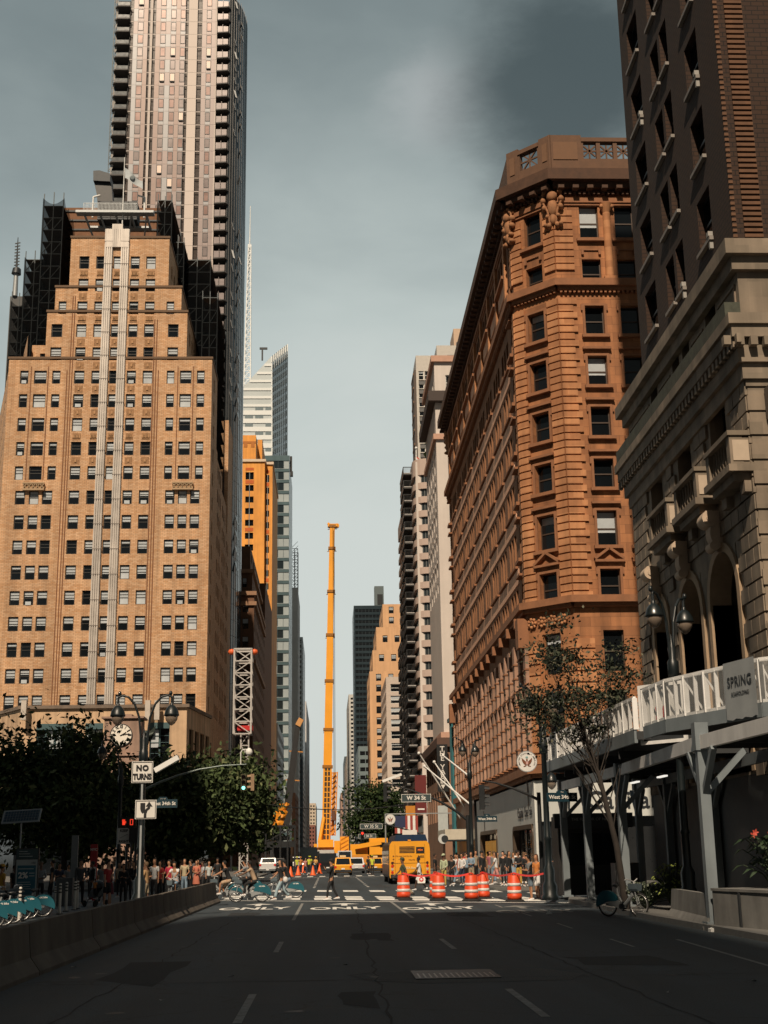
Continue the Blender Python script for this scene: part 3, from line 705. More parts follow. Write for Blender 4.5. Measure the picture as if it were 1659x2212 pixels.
def roof_stuff():
    Y = 178.; P = lambda u, v, y=Y: at(u, v, y)
    r = thing('rooftop_platform', 'pale steel rooftop platform with railing and cooling units above the tan crest', 'platform', tuple(P(255,480)))
    a = P(171, 478); b = P(337, 478); t = MB()
    t.box(a.x, Y-2.9, a.z, b.x, Y-1.6, a.z+.35); t.box(a.x+1, Y+2, a.z, b.x-1, Y+3, a.z+.3)
    for i in range(5):
        x = a.x+(b.x-a.x)*(i+.5)/5; t.bar((x, Y-2.8, a.z+.1), (x, Y+3, a.z+.1), .25); t.bar((x, Y-2, a.z), (x+(1 if i < 3 else -1), Y+3, a.z-2.4), .2)
    part('deck', t, STEEL, r, True)
    t = MB(); x0 = P(188,465).x; x1 = P(302,465).x; z0 = a.z+.35
    for i in range(40): x = x0+(x1-x0)*i/39; t.box(x-.025, Y-2.9, z0, x+.025, Y-2.85, z0+1.05)
    t.bar((x0, Y-2.87, z0+1.08), (x1, Y-2.87, z0+1.08), .07); part('railing', t, STEEL, r, True)
    for i in range(3):
        x = x0+1.5+i*(x1-x0-2)/3; w = (x1-x0)/3-.6; t = MB(); t.box(x, Y, z0, x+w, Y+3, z0+2.9); 
        for k in range(9): t.box(x+.1, Y-.05, z0+.3+k*.28, x+w-.1, Y, z0+.42+k*.28, 1)
        part('cooling_unit', t, [DKM, BLK], r, True)
    t = MB()
    for sx in (x0+.9, x1+.7): t.tube([(sx, Y-.5, z0), (sx, Y-.5, z0+3.3), (sx+(1 if sx < -30 else -1), Y-.5, z0+3.6)], .14, 8)
    part('pipe', t, WHT, r, True)
    t = MB(); t.box(x0-3, Y+3.2, z0, x0-.5, Y+5, z0+.1)
    r2 = thing('window_cleaning_rig', 'dark boxy window cleaning crane perched on the rooftop above the platform', 'crane rig', tuple(P(230,430,190)))
    t = MB(); q = lambda u, v: (P(u,v,190).x, P(u,v,190).z)
    t.xprism([q(213,446), q(246,446), q(243,410), q(238,400), q(205,398), q(211,425)], 189, 191); part('mast', t, BLK, r2, True)
    t = MB(); t.xprism([q(205,400), q(241,402), q(241,385), q(218,378), q(205,379)], 188.5, 191.5); part('cab', t, DKM, r2, True)
    # flag
    r3 = thing('roof_flag', 'pale translucent flag with a grey emblem blowing from the rooftop pole', 'flag', tuple(P(264,487,176)))
    t = MB(); a = P(264,487,176); b = P(272,340,176); t.cyl(a, (a.x, 176, b.z), .09, .05, 8); part('pole', t, WHT, r3, True)
    t = MB(); N = 14; rows = []
    for i in range(N+1):
        s = i/N; c = P(269+44*s, 362+30*s, 176); hgt = (1-.25*s)*1.45+.2; w = .35*math.sin(s*9)
        rows.append([(a.x+.05+s*2.65, 176+w*.6, c.z+ .2*math.sin(s*7)), (a.x+.05+s*2.65+.1, 176-w*.5, c.z-hgt), ])
    t.loft([[r_[0], tuple((Vector(r_[0])+Vector(r_[1]))/2+Vector((0,.12,0))), r_[1]] for r_ in rows], closed=False, caps=False)
    part('cloth', t, M('pale_flag', (.42,.46,.48), .8), r3, True)
    t = MB(); c = Vector(rows[6][0]).lerp(Vector(rows[6][1]), .5); t.ell((c.x, c.y-.12, c.z), .4, .05, .35, 10); part('emblem', t, M('flag_emblem', (.16,.19,.2), .8), r3, True)
roof_stuff()
def podium():
    Y = 160.; B = Bld('low_podium_building', 'low stained stone building with green framed windows at the foot of the tan tower', 'building', (-28, Y, 0))
    zt = at(240,1530,Y).z; xa, xb = at(46,1530,Y).x, at(404,1530,Y).x
    P = [(xa-10, 175), (xa, Y), (xb, Y), (xb+1.6, 174)]
    z1 = at(240,1562,Y).z; ops = []
    for a, b in ((78,157), (184,222), (323,366)): ops.append((at(a,1590,Y).x-xa, at(b,1590,Y).x-xa, z1-5.4, z1, None, 1, .5))
    for a, b in ((0,1), (1,2), (2,3)): B.facade(P[a], P[b], 0, 7.5, m=1)  # dark shopfront glass, also standing in for the shade under the trees
    B.facade(P[1], P[2], 7.5, zt, ops, m=0); B.facade(P[0], P[1], 7.5, zt); B.facade(P[2], P[3], 7.5, zt, [(1.5+i*3.2, 3.9+i*3.2, z1-5, z1-.6, None, 1, .3) for i in range(4)])
    B.mb.add([(x, y, zt) for x, y in P], [(0,1,2,3)], 2); B.finish([STONEP, GLS, ROOF])
    t = MB(); t.box(xa-.3, Y-.35, zt, xb+.3, Y+.4, zt+.4); 
    for (a, b) in ((P[2], P[3]), (P[0], P[1])): t.bar((a[0], a[1], zt+.2), (b[0], b[1], zt+.2), .5, .4)
    part('cornice', t, M('stained_cornice', (.17,.13,.1), .85, noise=.4, scale=1), B.root, True)
    for a, b, n in ((78,157,4), (184,222,2), (323,366,2)):
        u0 = at(a,1590,Y).x; u1 = at(b,1590,Y).x; t = MB(); w = (u1-u0)/n
        t.box(u0, Y-.08, z1-.7, u1, Y+.45, z1); 
        for i in range(n+1): x = u0+w*i; t.box(x-.09, Y+.3, z1-5.3, x+.09, Y+.48, z1-.7)
        for zz in (1.5, 2.3, 3.6): t.box(u0, Y+.35, z1-zz-.06, u1, Y+.47, z1-zz)
        o = part('window', t, GREENF, B.root, True)
        p = MB()
        for i in range(n):
            if (i+a) % 3: p.box(u0+w*i+.15, Y+.44, z1-2.9, u0+w*(i+1)-.15, Y+.46, z1-.8)
        if p.v: part('blind', p, BLND, o)
    # box antennas on the parapet
    for u, v0, v1 in ((53,1528,1560), (320,1520,1552), (347,1520,1552)):
        c = at(u, v0, 159.5); d = at(u, v1, 159.5)
    for u in (53, 320, 340, 580):
        c = at(u, 1530, 158.8)
        if u > 500: continue
        t = MB(); t.box(c.x-.3, 158.3, c.z-1.4, c.x+.3, 158.9, c.z+.9); t.box(c.x-.04, 158.9, c.z-1, c.x+.04, 159.6, c.z-.9, 1)
        solo('panel_antenna', t, [M('antenna_white', (.5,.45,.4), .6), STEEL], {53: 'white panel antenna on the left end of the podium parapet', 320: 'left of the paired white panel antennas above the clock', 340: 'right of the paired white panel antennas above the clock'}[u], 'antenna', 'panel antennas on the podium parapet')
podium()
def clock_monument():
    Y = 128.; P = lambda u, v: at(u, v, Y); c = P(262, 1588)
    B = thing('clock_monument', 'granite monument with round Roman numeral clock face and bronze owls', 'monument', (c.x, Y, 0))
    st = M('monument_granite', (.33,.22,.17), .8, noise=.25, scale=.8, streak=.3)
    x0, x1 = P(224,1600).x, P(304,1600).x; t = MB(); zt = P(262,1552).z
    t.box(x0, Y, 2.2, x1, Y+2.4, zt); t.box(x0-.25, Y-.25, zt, x1+.25, Y+2.6, zt+.18); t.box(x0+.9, Y-.1, zt+.18, x1-.9, Y+2.2, zt+.4)
    zc = P(262,1628).z; t.box(x0-.5, Y-.3, 2.2, x1+.5, Y+2.8, 3.0); t.box(x0-1.3, Y-.9, 0.14, x1+1.3, Y+3, 2.2)
    t.box(x0-.25, Y-.2, zc-.2, x1+.25, Y+2.6, zc)
    part('pedestal', t, st, B, True)
    R = 1.03; f = MB(); f.disc((c.x, Y-.02, c.z), (0,-1,0), R, 32, 0, .1); fo = part('clock_face', f, M('clock_white', (.78,.74,.66), .5, noise=.06), B, True)
    k = MB(); k.T = Matrix.Translation((c.x, Y-.03, c.z))
    for i in range(32):
        a0 = 2*PI*i/32; a1 = 2*PI*(i+1)/32; k.bar((R*math.sin(a0), -.06, R*math.cos(a0)), (R*math.sin(a1), -.06, R*math.cos(a1)), .08)
    part('rim', k, DKM, fo)
    num = ['XII','I','II','III','IIII','V','VI','VII','VIII','IX','X','XI']
    for i, s in enumerate(num):
        a = 2*PI*i/12; me = textmesh(s, .4, .01, bold=.02); me.materials.clear(); me.materials.append(BLK)
        me.transform(Matrix.Translation((c.x+.76*R*math.sin(a), Y-.14, c.z+.76*R*math.cos(a))) @ Matrix.Rotation(PI/2, 4, 'X') @ Matrix.Rotation(-a, 4, 'Z') @ Matrix.Diagonal((.62, 1.05, 1, 1)))
        me.name = 'numeral'; link('numeral', me, fo)
    for a, l, w in ((math.radians(60), .55, .09), (math.radians(80), .8, .07)):
        k = MB(); k.bar((c.x-.1*math.sin(a), Y-.17, c.z-.1*math.cos(a)), (c.x+l*math.sin(a), Y-.17, c.z+l*math.cos(a)), w, .02)
        part('hand', k, BLK, fo)
    for sx in (x0-.55, x1+.45):
        o = MB(); o.ell((sx, Y+.4, zc+1.2), .3, .28, .62, 10); o.ell((sx, Y+.3, zc+1.95), .24, .24, .25, 10)
        sgn = -1 if sx < c.x else 1
        o.loft([[(sx, Y+.4, zc+1.7), (sx, Y+.5, zc+1.7), (sx, Y+.45, zc+1.0)], [(sx+sgn*.5, Y+.5, zc+2.3), (sx+sgn*.5, Y+.55, zc+2.3), (sx+sgn*.45, Y+.5, zc+1.2)], [(sx+sgn*.9, Y+.5, zc+2.7), (sx+sgn*.9, Y+.52, zc+2.7), (sx+sgn*.7, Y+.5, zc+1.8)]])
        part('owl', o, M('bronze', (.03,.04,.035), .5, .5), B, True)
clock_monument()
# ================================================================ residential tower
def add_tower_windows():
    global winmesh
    base = winmesh
    pk = [M('rose_glass', (.22,.135,.115), .25, .2, noise=.15, scale=.3), M('grey_rose_glass', (.19,.155,.15), .25, .2, noise=.1, scale=.3), M('painted_sun_glass', (.75,.56,.46), .4, noise=.05)]  # last pane tone paints the sun's reflection as a pale colour
    def wm(kind, w, h, var):
        if kind != 'tower': return base(kind, w, h, var)
        w = round(w, 2); h = round(h, 2); k = (kind, w, h, var)
        if k in _wc: return _wc[k]
        a = MB(); t = .09
        a.box(-w/2, -.04, -h/2, -w/2+t, .08, h/2); a.box(w/2-t, -.04, -h/2, w/2, .08, h/2); a.box(-w/2+t, -.04, h/2-t, w/2-t, .08, h/2)
        a.box(-w/2+t, -.04 if var != 2 else -.25, -h/2, w/2-t, .08, -h/2+t*(1 if var != 2 else 2))
        g = MB(); g.box(-w/2+t, .0, -h/2+t, w/2-t, .03, h/2-t)
        _wc[k] = (a.mesh('window', [BLK]), g.mesh('pane', [pk[var]])); return _wc[k]
    return wm
winmesh = add_tower_windows()
def tower():
    Y = 250.; B = Bld('residential_tower', 'very tall rose and grey panelled apartment tower with a curved dark glass corner', 'tower', (-28, Y, 0))
    X = lambda cx: at(199+.24*cx, 240, Y).x
    zt = at(490, -6, Y).z; pit = at(350,236,Y).z-at(350,264.3,Y).z; z0 = zt-int((zt-6)/pit)*pit
    nf = int(round((zt-z0)/pit)); fl = [z0+i*pit for i in range(nf)]
    mats = [M('grey_panel', (.24,.24,.25), .4, .1, noise=.08), M('rose_panel', (.225,.175,.165), .4, .1, noise=.12, scale=.5), M('deep_rose_panel', (.2,.135,.115), .4, .1, noise=.12, scale=.5),
            M('brown_glass_strip', (.05,.035,.028), .2), M('white_panel_band', (.56,.48,.43), .55, noise=.06), BLK, ROOF, M('mullion_pale', (.45,.38,.34), .5)]
    cols = [(315,345,3),(345,385,0),(385,438,'w'),(438,478,2),(478,500,3),(500,522,7),(522,550,3),(550,594,2),(594,643,'w'),(643,688,0),(688,737,'w'),(737,776,2),(776,823,'w'),(823,850,3),(850,932,4),(932,975,3),(975,1016,1),(1016,1062,'w'),(1062,1098,1),(1098,1112,7)]
    m = B.mb
    for (a, b, k) in cols:
        x0, x1 = X(a), X(b)
        for z in fl:
            if z < 14: continue
            kk = k
            if k == 'w': kk = 1 if rnd.random() < .6 else 0
            elif k in (0, 1, 2) : kk = rnd.choice((k, k, k, 1))
            yo = .5 if k == 3 else (-.12 if k == 7 else 0)
            m.quad((x0,Y+yo,z+.05), (x1,Y+yo,z+.05), (x1,Y+yo,z+pit), (x0,Y+yo,z+pit), kk)
            if k == 3 : m.quad((x0,Y-.02,z+pit-.16), (x1,Y-.02,z+pit-.16), (x1,Y-.02,z+pit), (x0,Y-.02,z+pit), 7)
            m.quad((x0,Y+.02,z), (x1,Y+.02,z), (x1,Y+.02,z+.05), (x0,Y+.02,z+.05), 5)
            if k == 'w': B.wins.append(('tower', x1-x0-.08, pit*.68, rnd.choice((0,0,0,1,1,1,0,1,0,2)), ((x0+x1)/2, Y-.03, z+pit*.6), 0.))
        m.box(x0-.02, Y-.02, 14, x0+.02, Y+.03, zt, 5)
    xa, xb = X(315), X(1112)
    m.box(xa, Y+.55, 6, xb, Y+24, zt, 6); m.box(X(188), Y+2.6, 6, xa, Y+22, zt, 5)
    B.finish(mats)
    # balconies both sides
    bm = [M('balcony_slab', (.075,.07,.068), .7), M('balcony_glass_rail', (.1,.11,.115), .2, .1), M('balcony_door_glass', (.24,.20,.195), .3, .1), M('balcony_wall', (.03,.03,.032), .7)]
    for side, (a, b) in (('l', (188, 312)), ('r', (1112, 1228))):
        x0, x1 = X(a), X(b)
        k = MB(); k.box(x0 if side == 'l' else x0, Y+1.8, 14, x1, Y+2.4, zt, 0); part('recess_wall', k, bm[3], B.root, True)
        for i, z in enumerate(fl):
            if z < 30: continue
            t = MB()
            if side == 'l': t.prism([(x0-.3, Y-.1), (x0+.3, Y-.8), (x1, Y-.8), (x1, Y+1.8), (x0-.2, Y+1.8)], z, z+.28); t.box(x0+.3, Y-.75, z+.28, x1, Y-.7, z+1.1, 1)
            else:
                t.prism([(x0, Y-.6), (x1-.3, Y-.9), (x1+.25, Y-.1), (x1+.1, Y+1.8), (x0, Y+1.8)], z, z+.26); 
                for q in (0, 1): 
                    xx = x0+.15+q*(x1-x0)*.45; t.box(xx, Y-.5, z+.26, xx+(x1-x0)*.38, Y-.45, z+1.75, 2)
                t.box(x0+(x1-x0)*.44, Y-.45, z+.26, x0+(x1-x0)*.47, Y+.4, z+2.2, 2)
            part('balcony', t, bm, B.root, True)
    # curved glass corner
    t = MB(); xc = X(1225); R1, R2 = at(524,1000,261).x-xc, 11.
    arc = [(xc+R1*math.sin(q), Y+R2*(1-math.cos(q))) for q in [i*PI/2/10 for i in range(11)]]
    m = MB()
    for j in range(10):
        a, b = arc[j], arc[j+1]
        for z in fl:
            if z < 14: continue
            m.quad((*a, z+.12), (*b, z+.12), (*b, z+pit), (*a, z+pit), 0 if rnd.random() < .8 else 2); m.quad((*a, z), (*b, z), (*b, z+.12), (*a, z+.12), 1)
        m.bar((*a, 14), (*a, zt+.8), .1, .1, 1)
    m.add([(x, y, zt) for x, y in arc]+[(xc, Y+11, zt)], [tuple(range(12))], 1); m.quad((*arc[-1],14), (arc[-1][0]-5,Y+22,14), (arc[-1][0]-5,Y+22,zt), (*arc[-1],zt), 1)
    m.quad((xc,Y+2,14),(xc,Y,14),(xc,Y,zt),(xc,Y+2,zt),1)
    cg = part('curved_glass', m, [M('dark_tower_glass', (.045,.052,.058), .18, .35, noise=.2, scale=.4), BLK, M('tower_glass_tint', (.07,.075,.08), .2, .35)], B.root, True)
    for z in fl:
        for j in (2, 5):
            if rnd.random() < .55 or z < 50: continue
            a, b = Vector((*arc[j], 0)), Vector((*arc[j+1], 0)); d = (b-a)*.7; n = Vector((d.y, -d.x, 0)).normalized(); a = a+(b-a)*.15
            t = MB(); w = rnd.random() < .07
            t.add([a+Vector((0,0,z+2.6)), a+d+Vector((0,0,z+2.6)), a+d+n*.55+Vector((0,0,z+.6)), a+n*.55+Vector((0,0,z+.6))], [(0,1,2,3)], 1 if w else 0)
            t.bar(a+n*.55+Vector((0,0,z+.6)), a+d+n*.55+Vector((0,0,z+.6)), .07, .07, 2)
            t.bar(a+Vector((0,0,z+2.6)), a+n*.55+Vector((0,0,z+.6)), .05, .05, 2)
            part('open_vent', t, [M('vent_glass', (.1,.11,.115), .15, .4), WHT, BLK], cg)
    # hoist mast on the left edge and ragged netting
    t = MB(); xh = X(158)
    for dx in (0, .8):
        t.bar((xh+dx, Y+1, 8), (xh+dx, Y+1, zt), .16)
    z = 9
    while z < zt: t.bar((xh, Y+1, z), (xh+.8, Y+1, z+1.5), .1); t.bar((xh, Y+1, z), (xh+.8, Y+1, z), .1); z += 1.5
    part('hoist_mast', t, M('hoist_blue', (.03,.06,.08), .5), B.root, True)
    t = MB(); rows = []; z = 60
    while z < zt: rows.append([(X(178)+rnd.uniform(-.15,.15), Y+.4, z), (X(190)+rnd.uniform(-.2,.45), Y+.1, z)]); z += .7
    t.loft(rows, closed=False, caps=False, smooth=False); part('torn_wrap', t, M('torn_wrap', (.35,.33,.31), .9, noise=.4, scale=2), B.root, True)
def pkm(i): return [M('rose_glass', ()), M('grey_rose_glass', ()), M('painted_sun_glass', ())][i] if 0 else MATS[('rose_glass', 'grey_rose_glass', 'painted_sun_glass')[i]]
tower()
# ================================================================ generic avenue buildings
def gen(name, label, x0, x1, y0, y1, h, wall, south=None, side=None, kind='dark', right=False, roofm=ROOF, extra=None, cat='building', vars=(0,1,2,4), dep=.25, pane=True, base=0, parapet=None, grp=None):
    B = Bld(name, label, cat, ((x0+x1)/2, y0, 0), grp); L = x1-x0; D = y1-y0
    so = grid(L, base+5, h-1.5, *south, kind=kind, vars=vars) if south else []
    si = grid(D, base+5, h-1.5, *side, kind=kind, vars=vars) if side else []
    B.block(x0, y0, x1, y1, base, h, south=so, east=() if right else si, west=si if right else (), roof=1, depth=dep)
    if extra: extra(B)
    B.finish([wall, roofm]+(B.xm if hasattr(B, 'xm') else []))
    if parapet:
        t = MB(); o, hh, mt = parapet
        t.box(x0-o, y0-o, h, x1+o, y0+.4, h+hh); t.box(x0-o, y0+.4, h, x0+.4, y1, h+hh); t.box(x1-.4, y0+.4, h, x1+o, y1, h+hh); part('parapet', t, mt, B.root, True)
    return B
Zp = lambda u, v, Y: at(u, v, Y).z
# --- dark brown stepped brick building
DBR = M('dark_brown_brick', (.15,.075,.042), .88, noise=.25, scale=.6, streak=.2)
BRT = M('brown_stone_trim', (.3,.17,.1), .85)
def brown():
    Y = 262.; B = Bld('brown_stepped_building', 'dark brown brick building with stepped roofs between the glass tower and the orange one', 'building', (-22, Y, 0))
    steps = [(552,1305,0,46), (540,1190,14,34), (566,1250,46,60), (531,1190,10,34)]
    xr = -16.
    B.block(-34, Y, at(548,1400,Y).x, Y+46, 0, Zp(540,1283,Y), south=[(u, u+1.2, z, z+2.1, 'wood', 1) for z in [Zp(540,v,Y) for v in (1322,1358,1397)] for u in (34+at(523,1400,Y).x, )]
            +[(34+at(524,1400,Y).x, 34+at(536,1400,Y).x, Zp(540,v,Y), Zp(540,v,Y)+3.2, 'wood', 0) for v in (1480,1520,1560,1600)], east=grid(46, 8, Zp(540,1283,Y)-2, 9, 14, .3, .5, 'wood', vars=(0,)), roof=1)
    B.block(-34, Y+10, at(545,1240,Y+10).x, Y+60, Zp(540,1283,Y), Zp(540,1235,Y+10), south=[(34+at(524,1250,Y+10).x, 34+at(533,1250,Y+10).x, Zp(540,1268,Y+10), Zp(540,1248,Y+10), 'wood', 2)], roof=1)
    B.block(-36, Y+24, at(541,1200,Y+24).x, Y+70, Zp(540,1235,Y+10), Zp(530,1180,Y+24), roof=1, east=grid(46, Zp(540,1230,Y+10), Zp(530,1182,Y+24), 6, 2, .4, .5, 'wood', vars=(0,)))
    B.block(at(548,1400,Y).x, Y+46, xr, Y+84, 0, Zp(560,1260,Y+46), south=grid(3, 8, Zp(560,1260,Y+46)-2, 1, 14, .5, .5, 'wood', vars=(0,1)), east=grid(38, 8, Zp(560,1260,Y+46)-2, 8, 14, .4, .5, 'wood', vars=(0,)), roof=1)
    B.finish([DBR, ROOF])
    t = MB()
    for (x0, x1, y, z) in ((-34, at(548,1400,Y).x, Y, Zp(540,1283,Y)), (-34, at(545,1240,Y+10).x, Y+10, Zp(540,1235,Y+10)), (-34, at(548,1400,Y).x, Y, Zp(540,1432,Y)), (-34, at(548,1400,Y).x, Y, Zp(540,1305,Y))):
        t.box(x0, y-.5, z-.3, x1+.5, y+.3, z+.5); t.box(x1, y+.3, z-.3, x1+.5, y+40, z+.5)
    part('cornice', t, BRT, B.root, True)
brown()
# --- orange building
def orange():
    Y = 384.; OR = M('orange_stone', (.72,.31,.06), .75, noise=.2, scale=.2, streak=.2); RD = M('rust_spandrel', (.5,.11,.02), .8)
    B = Bld('orange_clad_building', 'bright orange clad high rise with dark window bays and a small roof block', 'building', (-20, Y, 0))
    def bay(x0, x1, w0, w1, zt, y, y1, roofm=1, per=38.):
        # four floors of glass between rust bands
        pit = 3.6; ops = []; z = zt-3.2; k = 0; bands = []
        while z > 12:
            ops.append((w0-x0, w1-x0, z-1.9 if k else z-2.3, z, None, 3, .5)); 
            if k % 4 == 0: bands.append(z-3.0)
            z -= pit if k % 4 else pit+.4; k += 1
        B.block(x0, y, x1, y1, 0, zt, south=ops, roof=1, east=())
        t = MB()
        for zz in bands: t.box(w0, y-.08, zz-.6, w1, y+.05, zz+.5)
        t.box(w0, y-.08, zt-2.6, w1, y+.05, zt-1.8); part('spandrel', t, RD, B.root, True)
        t = MB(); t.box((w0+w1)/2-.12, y-.02, 10, (w0+w1)/2+.12, y+.3, zt-3.2); zz = 10
        while zz < zt-4: t.box(w0, y+.25, zz, w1, y+.45, zz+.5); zz += pit
        part('mullion', t, M('grey_mullion', (.14,.16,.17), .5), B.root, True)
        t = MB(); t.box(x0-.3, y-.5, zt, x1+.35, y+.6, zt+.8); t.box(x1-.2, y+.6, zt, x1+.35, y1, zt+.8); part('cornice', t, M('pale_cornice', (.62,.5,.38), .7), B.root, True)
    xs = lambda u, y=Y, v=1150: at(u, v, y).x
    bay(-46, xs(571), xs(529), xs(547), Zp(550,998,Y), Y, Y+2.4)
    y2 = 386.5
    bay(xs(571,Y)-.01, xs(588,y2), xs(574,y2), xs(581,y2), Zp(580,1004,y2), y2, y2+40)
    B.block(-50, Y+6, xs(551,Y+6), Y+30, Zp(550,998,Y), Zp(540,940,Y+6), roof=2, south=[])
    B.block(xs(551,Y+6), Y+16, xs(565,Y+16), Y+34, Zp(550,998,Y), Zp(560,950,Y+16), roof=2)
    t = MB(); z = Zp(540,958,Y+6)
    t.box(-30, Y+5.9, z, xs(551,Y+6), Y+6, z+.7); t.box(-30, Y+5.9, z-6.5, xs(551,Y+6), Y+6, z-5.7)
    for i in range(5): t.box(xs(549,Y+6)-1.2-i*2.2, Y+5.9, z-1.2, xs(549,Y+6)-.1-i*2.2, Y+6, z)
    part('roof_block_ornament', t, M('dull_orange', (.42,.15,.03), .8), B.root, True)
    B.finish([OR, ROOF, M('brown_roof_edge', (.06,.03,.02), .8), GLS])
orange()
# --- glass curtain wall building
def glassb():
    Y = 541.; xr = -16.; x0 = -30.; h = Zp(600,985,Y); B = Bld('glass_office_building', 'blue grey glass office building with horizontal bands behind the orange one', 'building', (-22, Y, 0))
    ms = [M('blue_band', (.09,.14,.155), .3, .3, noise=.15, scale=.2), ROOF, M('office_glass_dark', (.02,.03,.035), .15, .2), M('office_glass_pale', (.36,.41,.42), .3, .1, noise=.12, scale=.1), M('office_glass_mid', (.12,.16,.175), .2, .3), M('pale_side_glass', (.48,.52,.52), .35, .2)]
    m = B.mb; pit = Zp(600,1200,Y)-Zp(600,1224.5,Y)
    z = 5.; nx = 6
    while z < h-pit:
        pal = rnd.random()
        for i in range(nx):
            a = x0+(xr-x0)*i/nx; b = x0+(xr-x0)*(i+1)/nx
            c = (3 if pal > .62 else 2) if rnd.random() < .75 else rnd.choice((2,3,4))
            if i == nx-1: c = 3
            m.quad((a+.06,Y+.15,z+1.25), (b-.06,Y+.15,z+1.25), (b-.06,Y+.15,z+pit), (a+.06,Y+.15,z+pit), c)
        m.box(x0, Y-.1, z, xr, Y+.2, z+1.25, 0); m.box(x0, Y-.18, z+1.25, xr, Y+.1, z+1.4, 3)
        z += pit
    m.box(x0, Y+.2, 0, xr, Y+50, h, 5); m.box(x0, Y-.1, z, xr+.2, Y+.2, h+.2, 0)
    for i in range(nx+1): a = x0+(xr-x0)*i/nx; m.box(a-.06, Y-.06, 0, a+.06, Y+.18, h, 4)
    zz = 6
    while zz < h: m.box(xr, Y+1, zz, xr+.05, Y+50, zz+.25, 4); zz += pit
    B.finish(ms)
    t = MB(); t.box(xr+.2, Y+2, h-6, xr+1.2, Y+4, h+.5); t.box(xr+.4, Y+1, h-8.5, xr+1.6, Y+3, h-6.5); part('roof_bracket', t, BLK, B.root, True)
glassb()
# --- white tapered glass tower with spire
def taper():
    Y = 640.; B = thing('tapered_glass_tower', 'pale faceted glass skyscraper with a slanted roof and white lattice spire', 'skyscraper', (-30, Y, 0))
    P = lambda u, v, y: at(u, v, y); g1 = M('pale_glass', (.50,.55,.56), .3, .1, noise=.06, scale=.03); g2 = M('pale_band', (.70,.73,.73), .5, noise=.05); g3 = M('grey_glass', (.2,.25,.27), .25, .2); mu = M('white_mullion', (.7,.73,.73), .5)
    zb = 60
    c0 = P(470,830,Y); c1 = P(586,770,Y); c2 = P(620,744,Y+40); c1b = P(590,985,Y); c2b = P(618,985,Y+40)
    m = MB()
    A = [(c0.x, Y, zb), (c1b.x, Y, zb), (c1.x, Y, c1.z), (c0.x, Y, P(525,797,Y).z-25)]
    m.add(A, [(0,1,2,3)], 0)
    m.add([(c1b.x, Y, zb), (c2b.x, Y+40, zb), (c2.x, Y+40, c2.z), (c1.x, Y, c1.z)], [(0,1,2,3)], 0)
    m.add([A[3], (c1.x,Y,c1.z), (c2.x,Y+40,c2.z), (c0.x,Y+40,c2.z-40)], [(0,1,2,3)], 0)
    m.add([(c2b.x,Y+40,zb), (c0.x,Y+40,zb), (c0.x,Y+40,c2.z-40), (c2.x,Y+40,c2.z)], [(0,1,2,3)], 0)
    part('facade', m, g1, B, True)
    t = MB(); z = 70; k = 0
    ztop_at = lambda x: A[3][2]+(c1.z-A[3][2])*(x-c0.x)/(c1.x-c0.x)
    while z < c1.z-2:
        xr = c1b.x+(c1.x-c1b.x)*(z-zb)/(c1.z-zb); zq = z+1.4
        xl = c0.x if zq < A[3][2] else c0.x+(c1.x-c0.x)*(zq-A[3][2])/(c1.z-A[3][2])
        low = z < Zp(560,890,Y)
        t.box(xl, Y-.35, z, xr, Y-.05, z+(2.4 if low else 1.3), 0)
        if low:
            for i in range(6):
                if (i+k) % 3: t.box(xr-3-i*5.2, Y-.3, z+2.4, xr-.5-i*5.2+1.5, Y-.06, z+4.1, 1)
        z += 4.4; k += 1
    part('floor_band', t, [g2, g3], B, True)
    t = MB()
    for i in range(9):
        s = i/8; a = Vector((c1b.x, Y, zb)).lerp(Vector((c2b.x, Y+40, zb)), s); b = Vector((c1.x, Y, c1.z)).lerp(Vector((c2.x, Y+40, c2.z)), s); t.bar(a+Vector((.25,-.2,0)), b+Vector((.25,-.2,0)), .55, .4, 0)
    n = 46
    for i in range(n):
        s = i/n; a = Vector((c1b.x, Y, zb)).lerp(Vector((c1.x, Y, c1.z)), s); b = Vector((c2b.x, Y+40, zb)).lerp(Vector((c2.x, Y+40, c2.z)), s); t.bar(a+Vector((.2,-.2,0)), b+Vector((.2,-.2,0)), .35, 1.5, 1)
    part('fin', t, [mu, g3], B, True)
    s = MB(); a = P(534,800,Y+20); b = P(541,445,Y+20); w = 1.9; ht = b.z-a.z
    pr = lambda q: [Vector((a.x+(b.x-a.x)*q+sx*w*(1-q*.8), Y+20+sy*w*(1-q*.8), a.z-20+(ht+20)*q)) for sx, sy in ((-1,-1),(1,-1),(1,1),(-1,1))]
    N = 24
    for i in range(N):
        p0, p1 = pr(i/N*.8), pr((i+1)/N*.8)
        for j in range(4): s.bar(p0[j], p1[j], .45); s.bar(p0[j], p1[(j+1) % 4], .28); s.bar(p0[j], p0[(j+1) % 4], .28)
    s.cyl((a.x+(b.x-a.x)*.6, Y+20, a.z+ht*.6), (b.x, Y+20, b.z), .45, .2, 6)
    part('spire', s, M('spire_white', (.75,.77,.77), .5), B, True)
    s = MB(); c = P(567,762,Y); s.box(c.x-.5, Y, c.z-4, c.x+.3, Y+1, c.z+2); s.box(c.x-1.5, Y, c.z+2, c.x+2.5, Y+1, c.z+3); part('roof_rig', s, DKM, B, True)
taper()
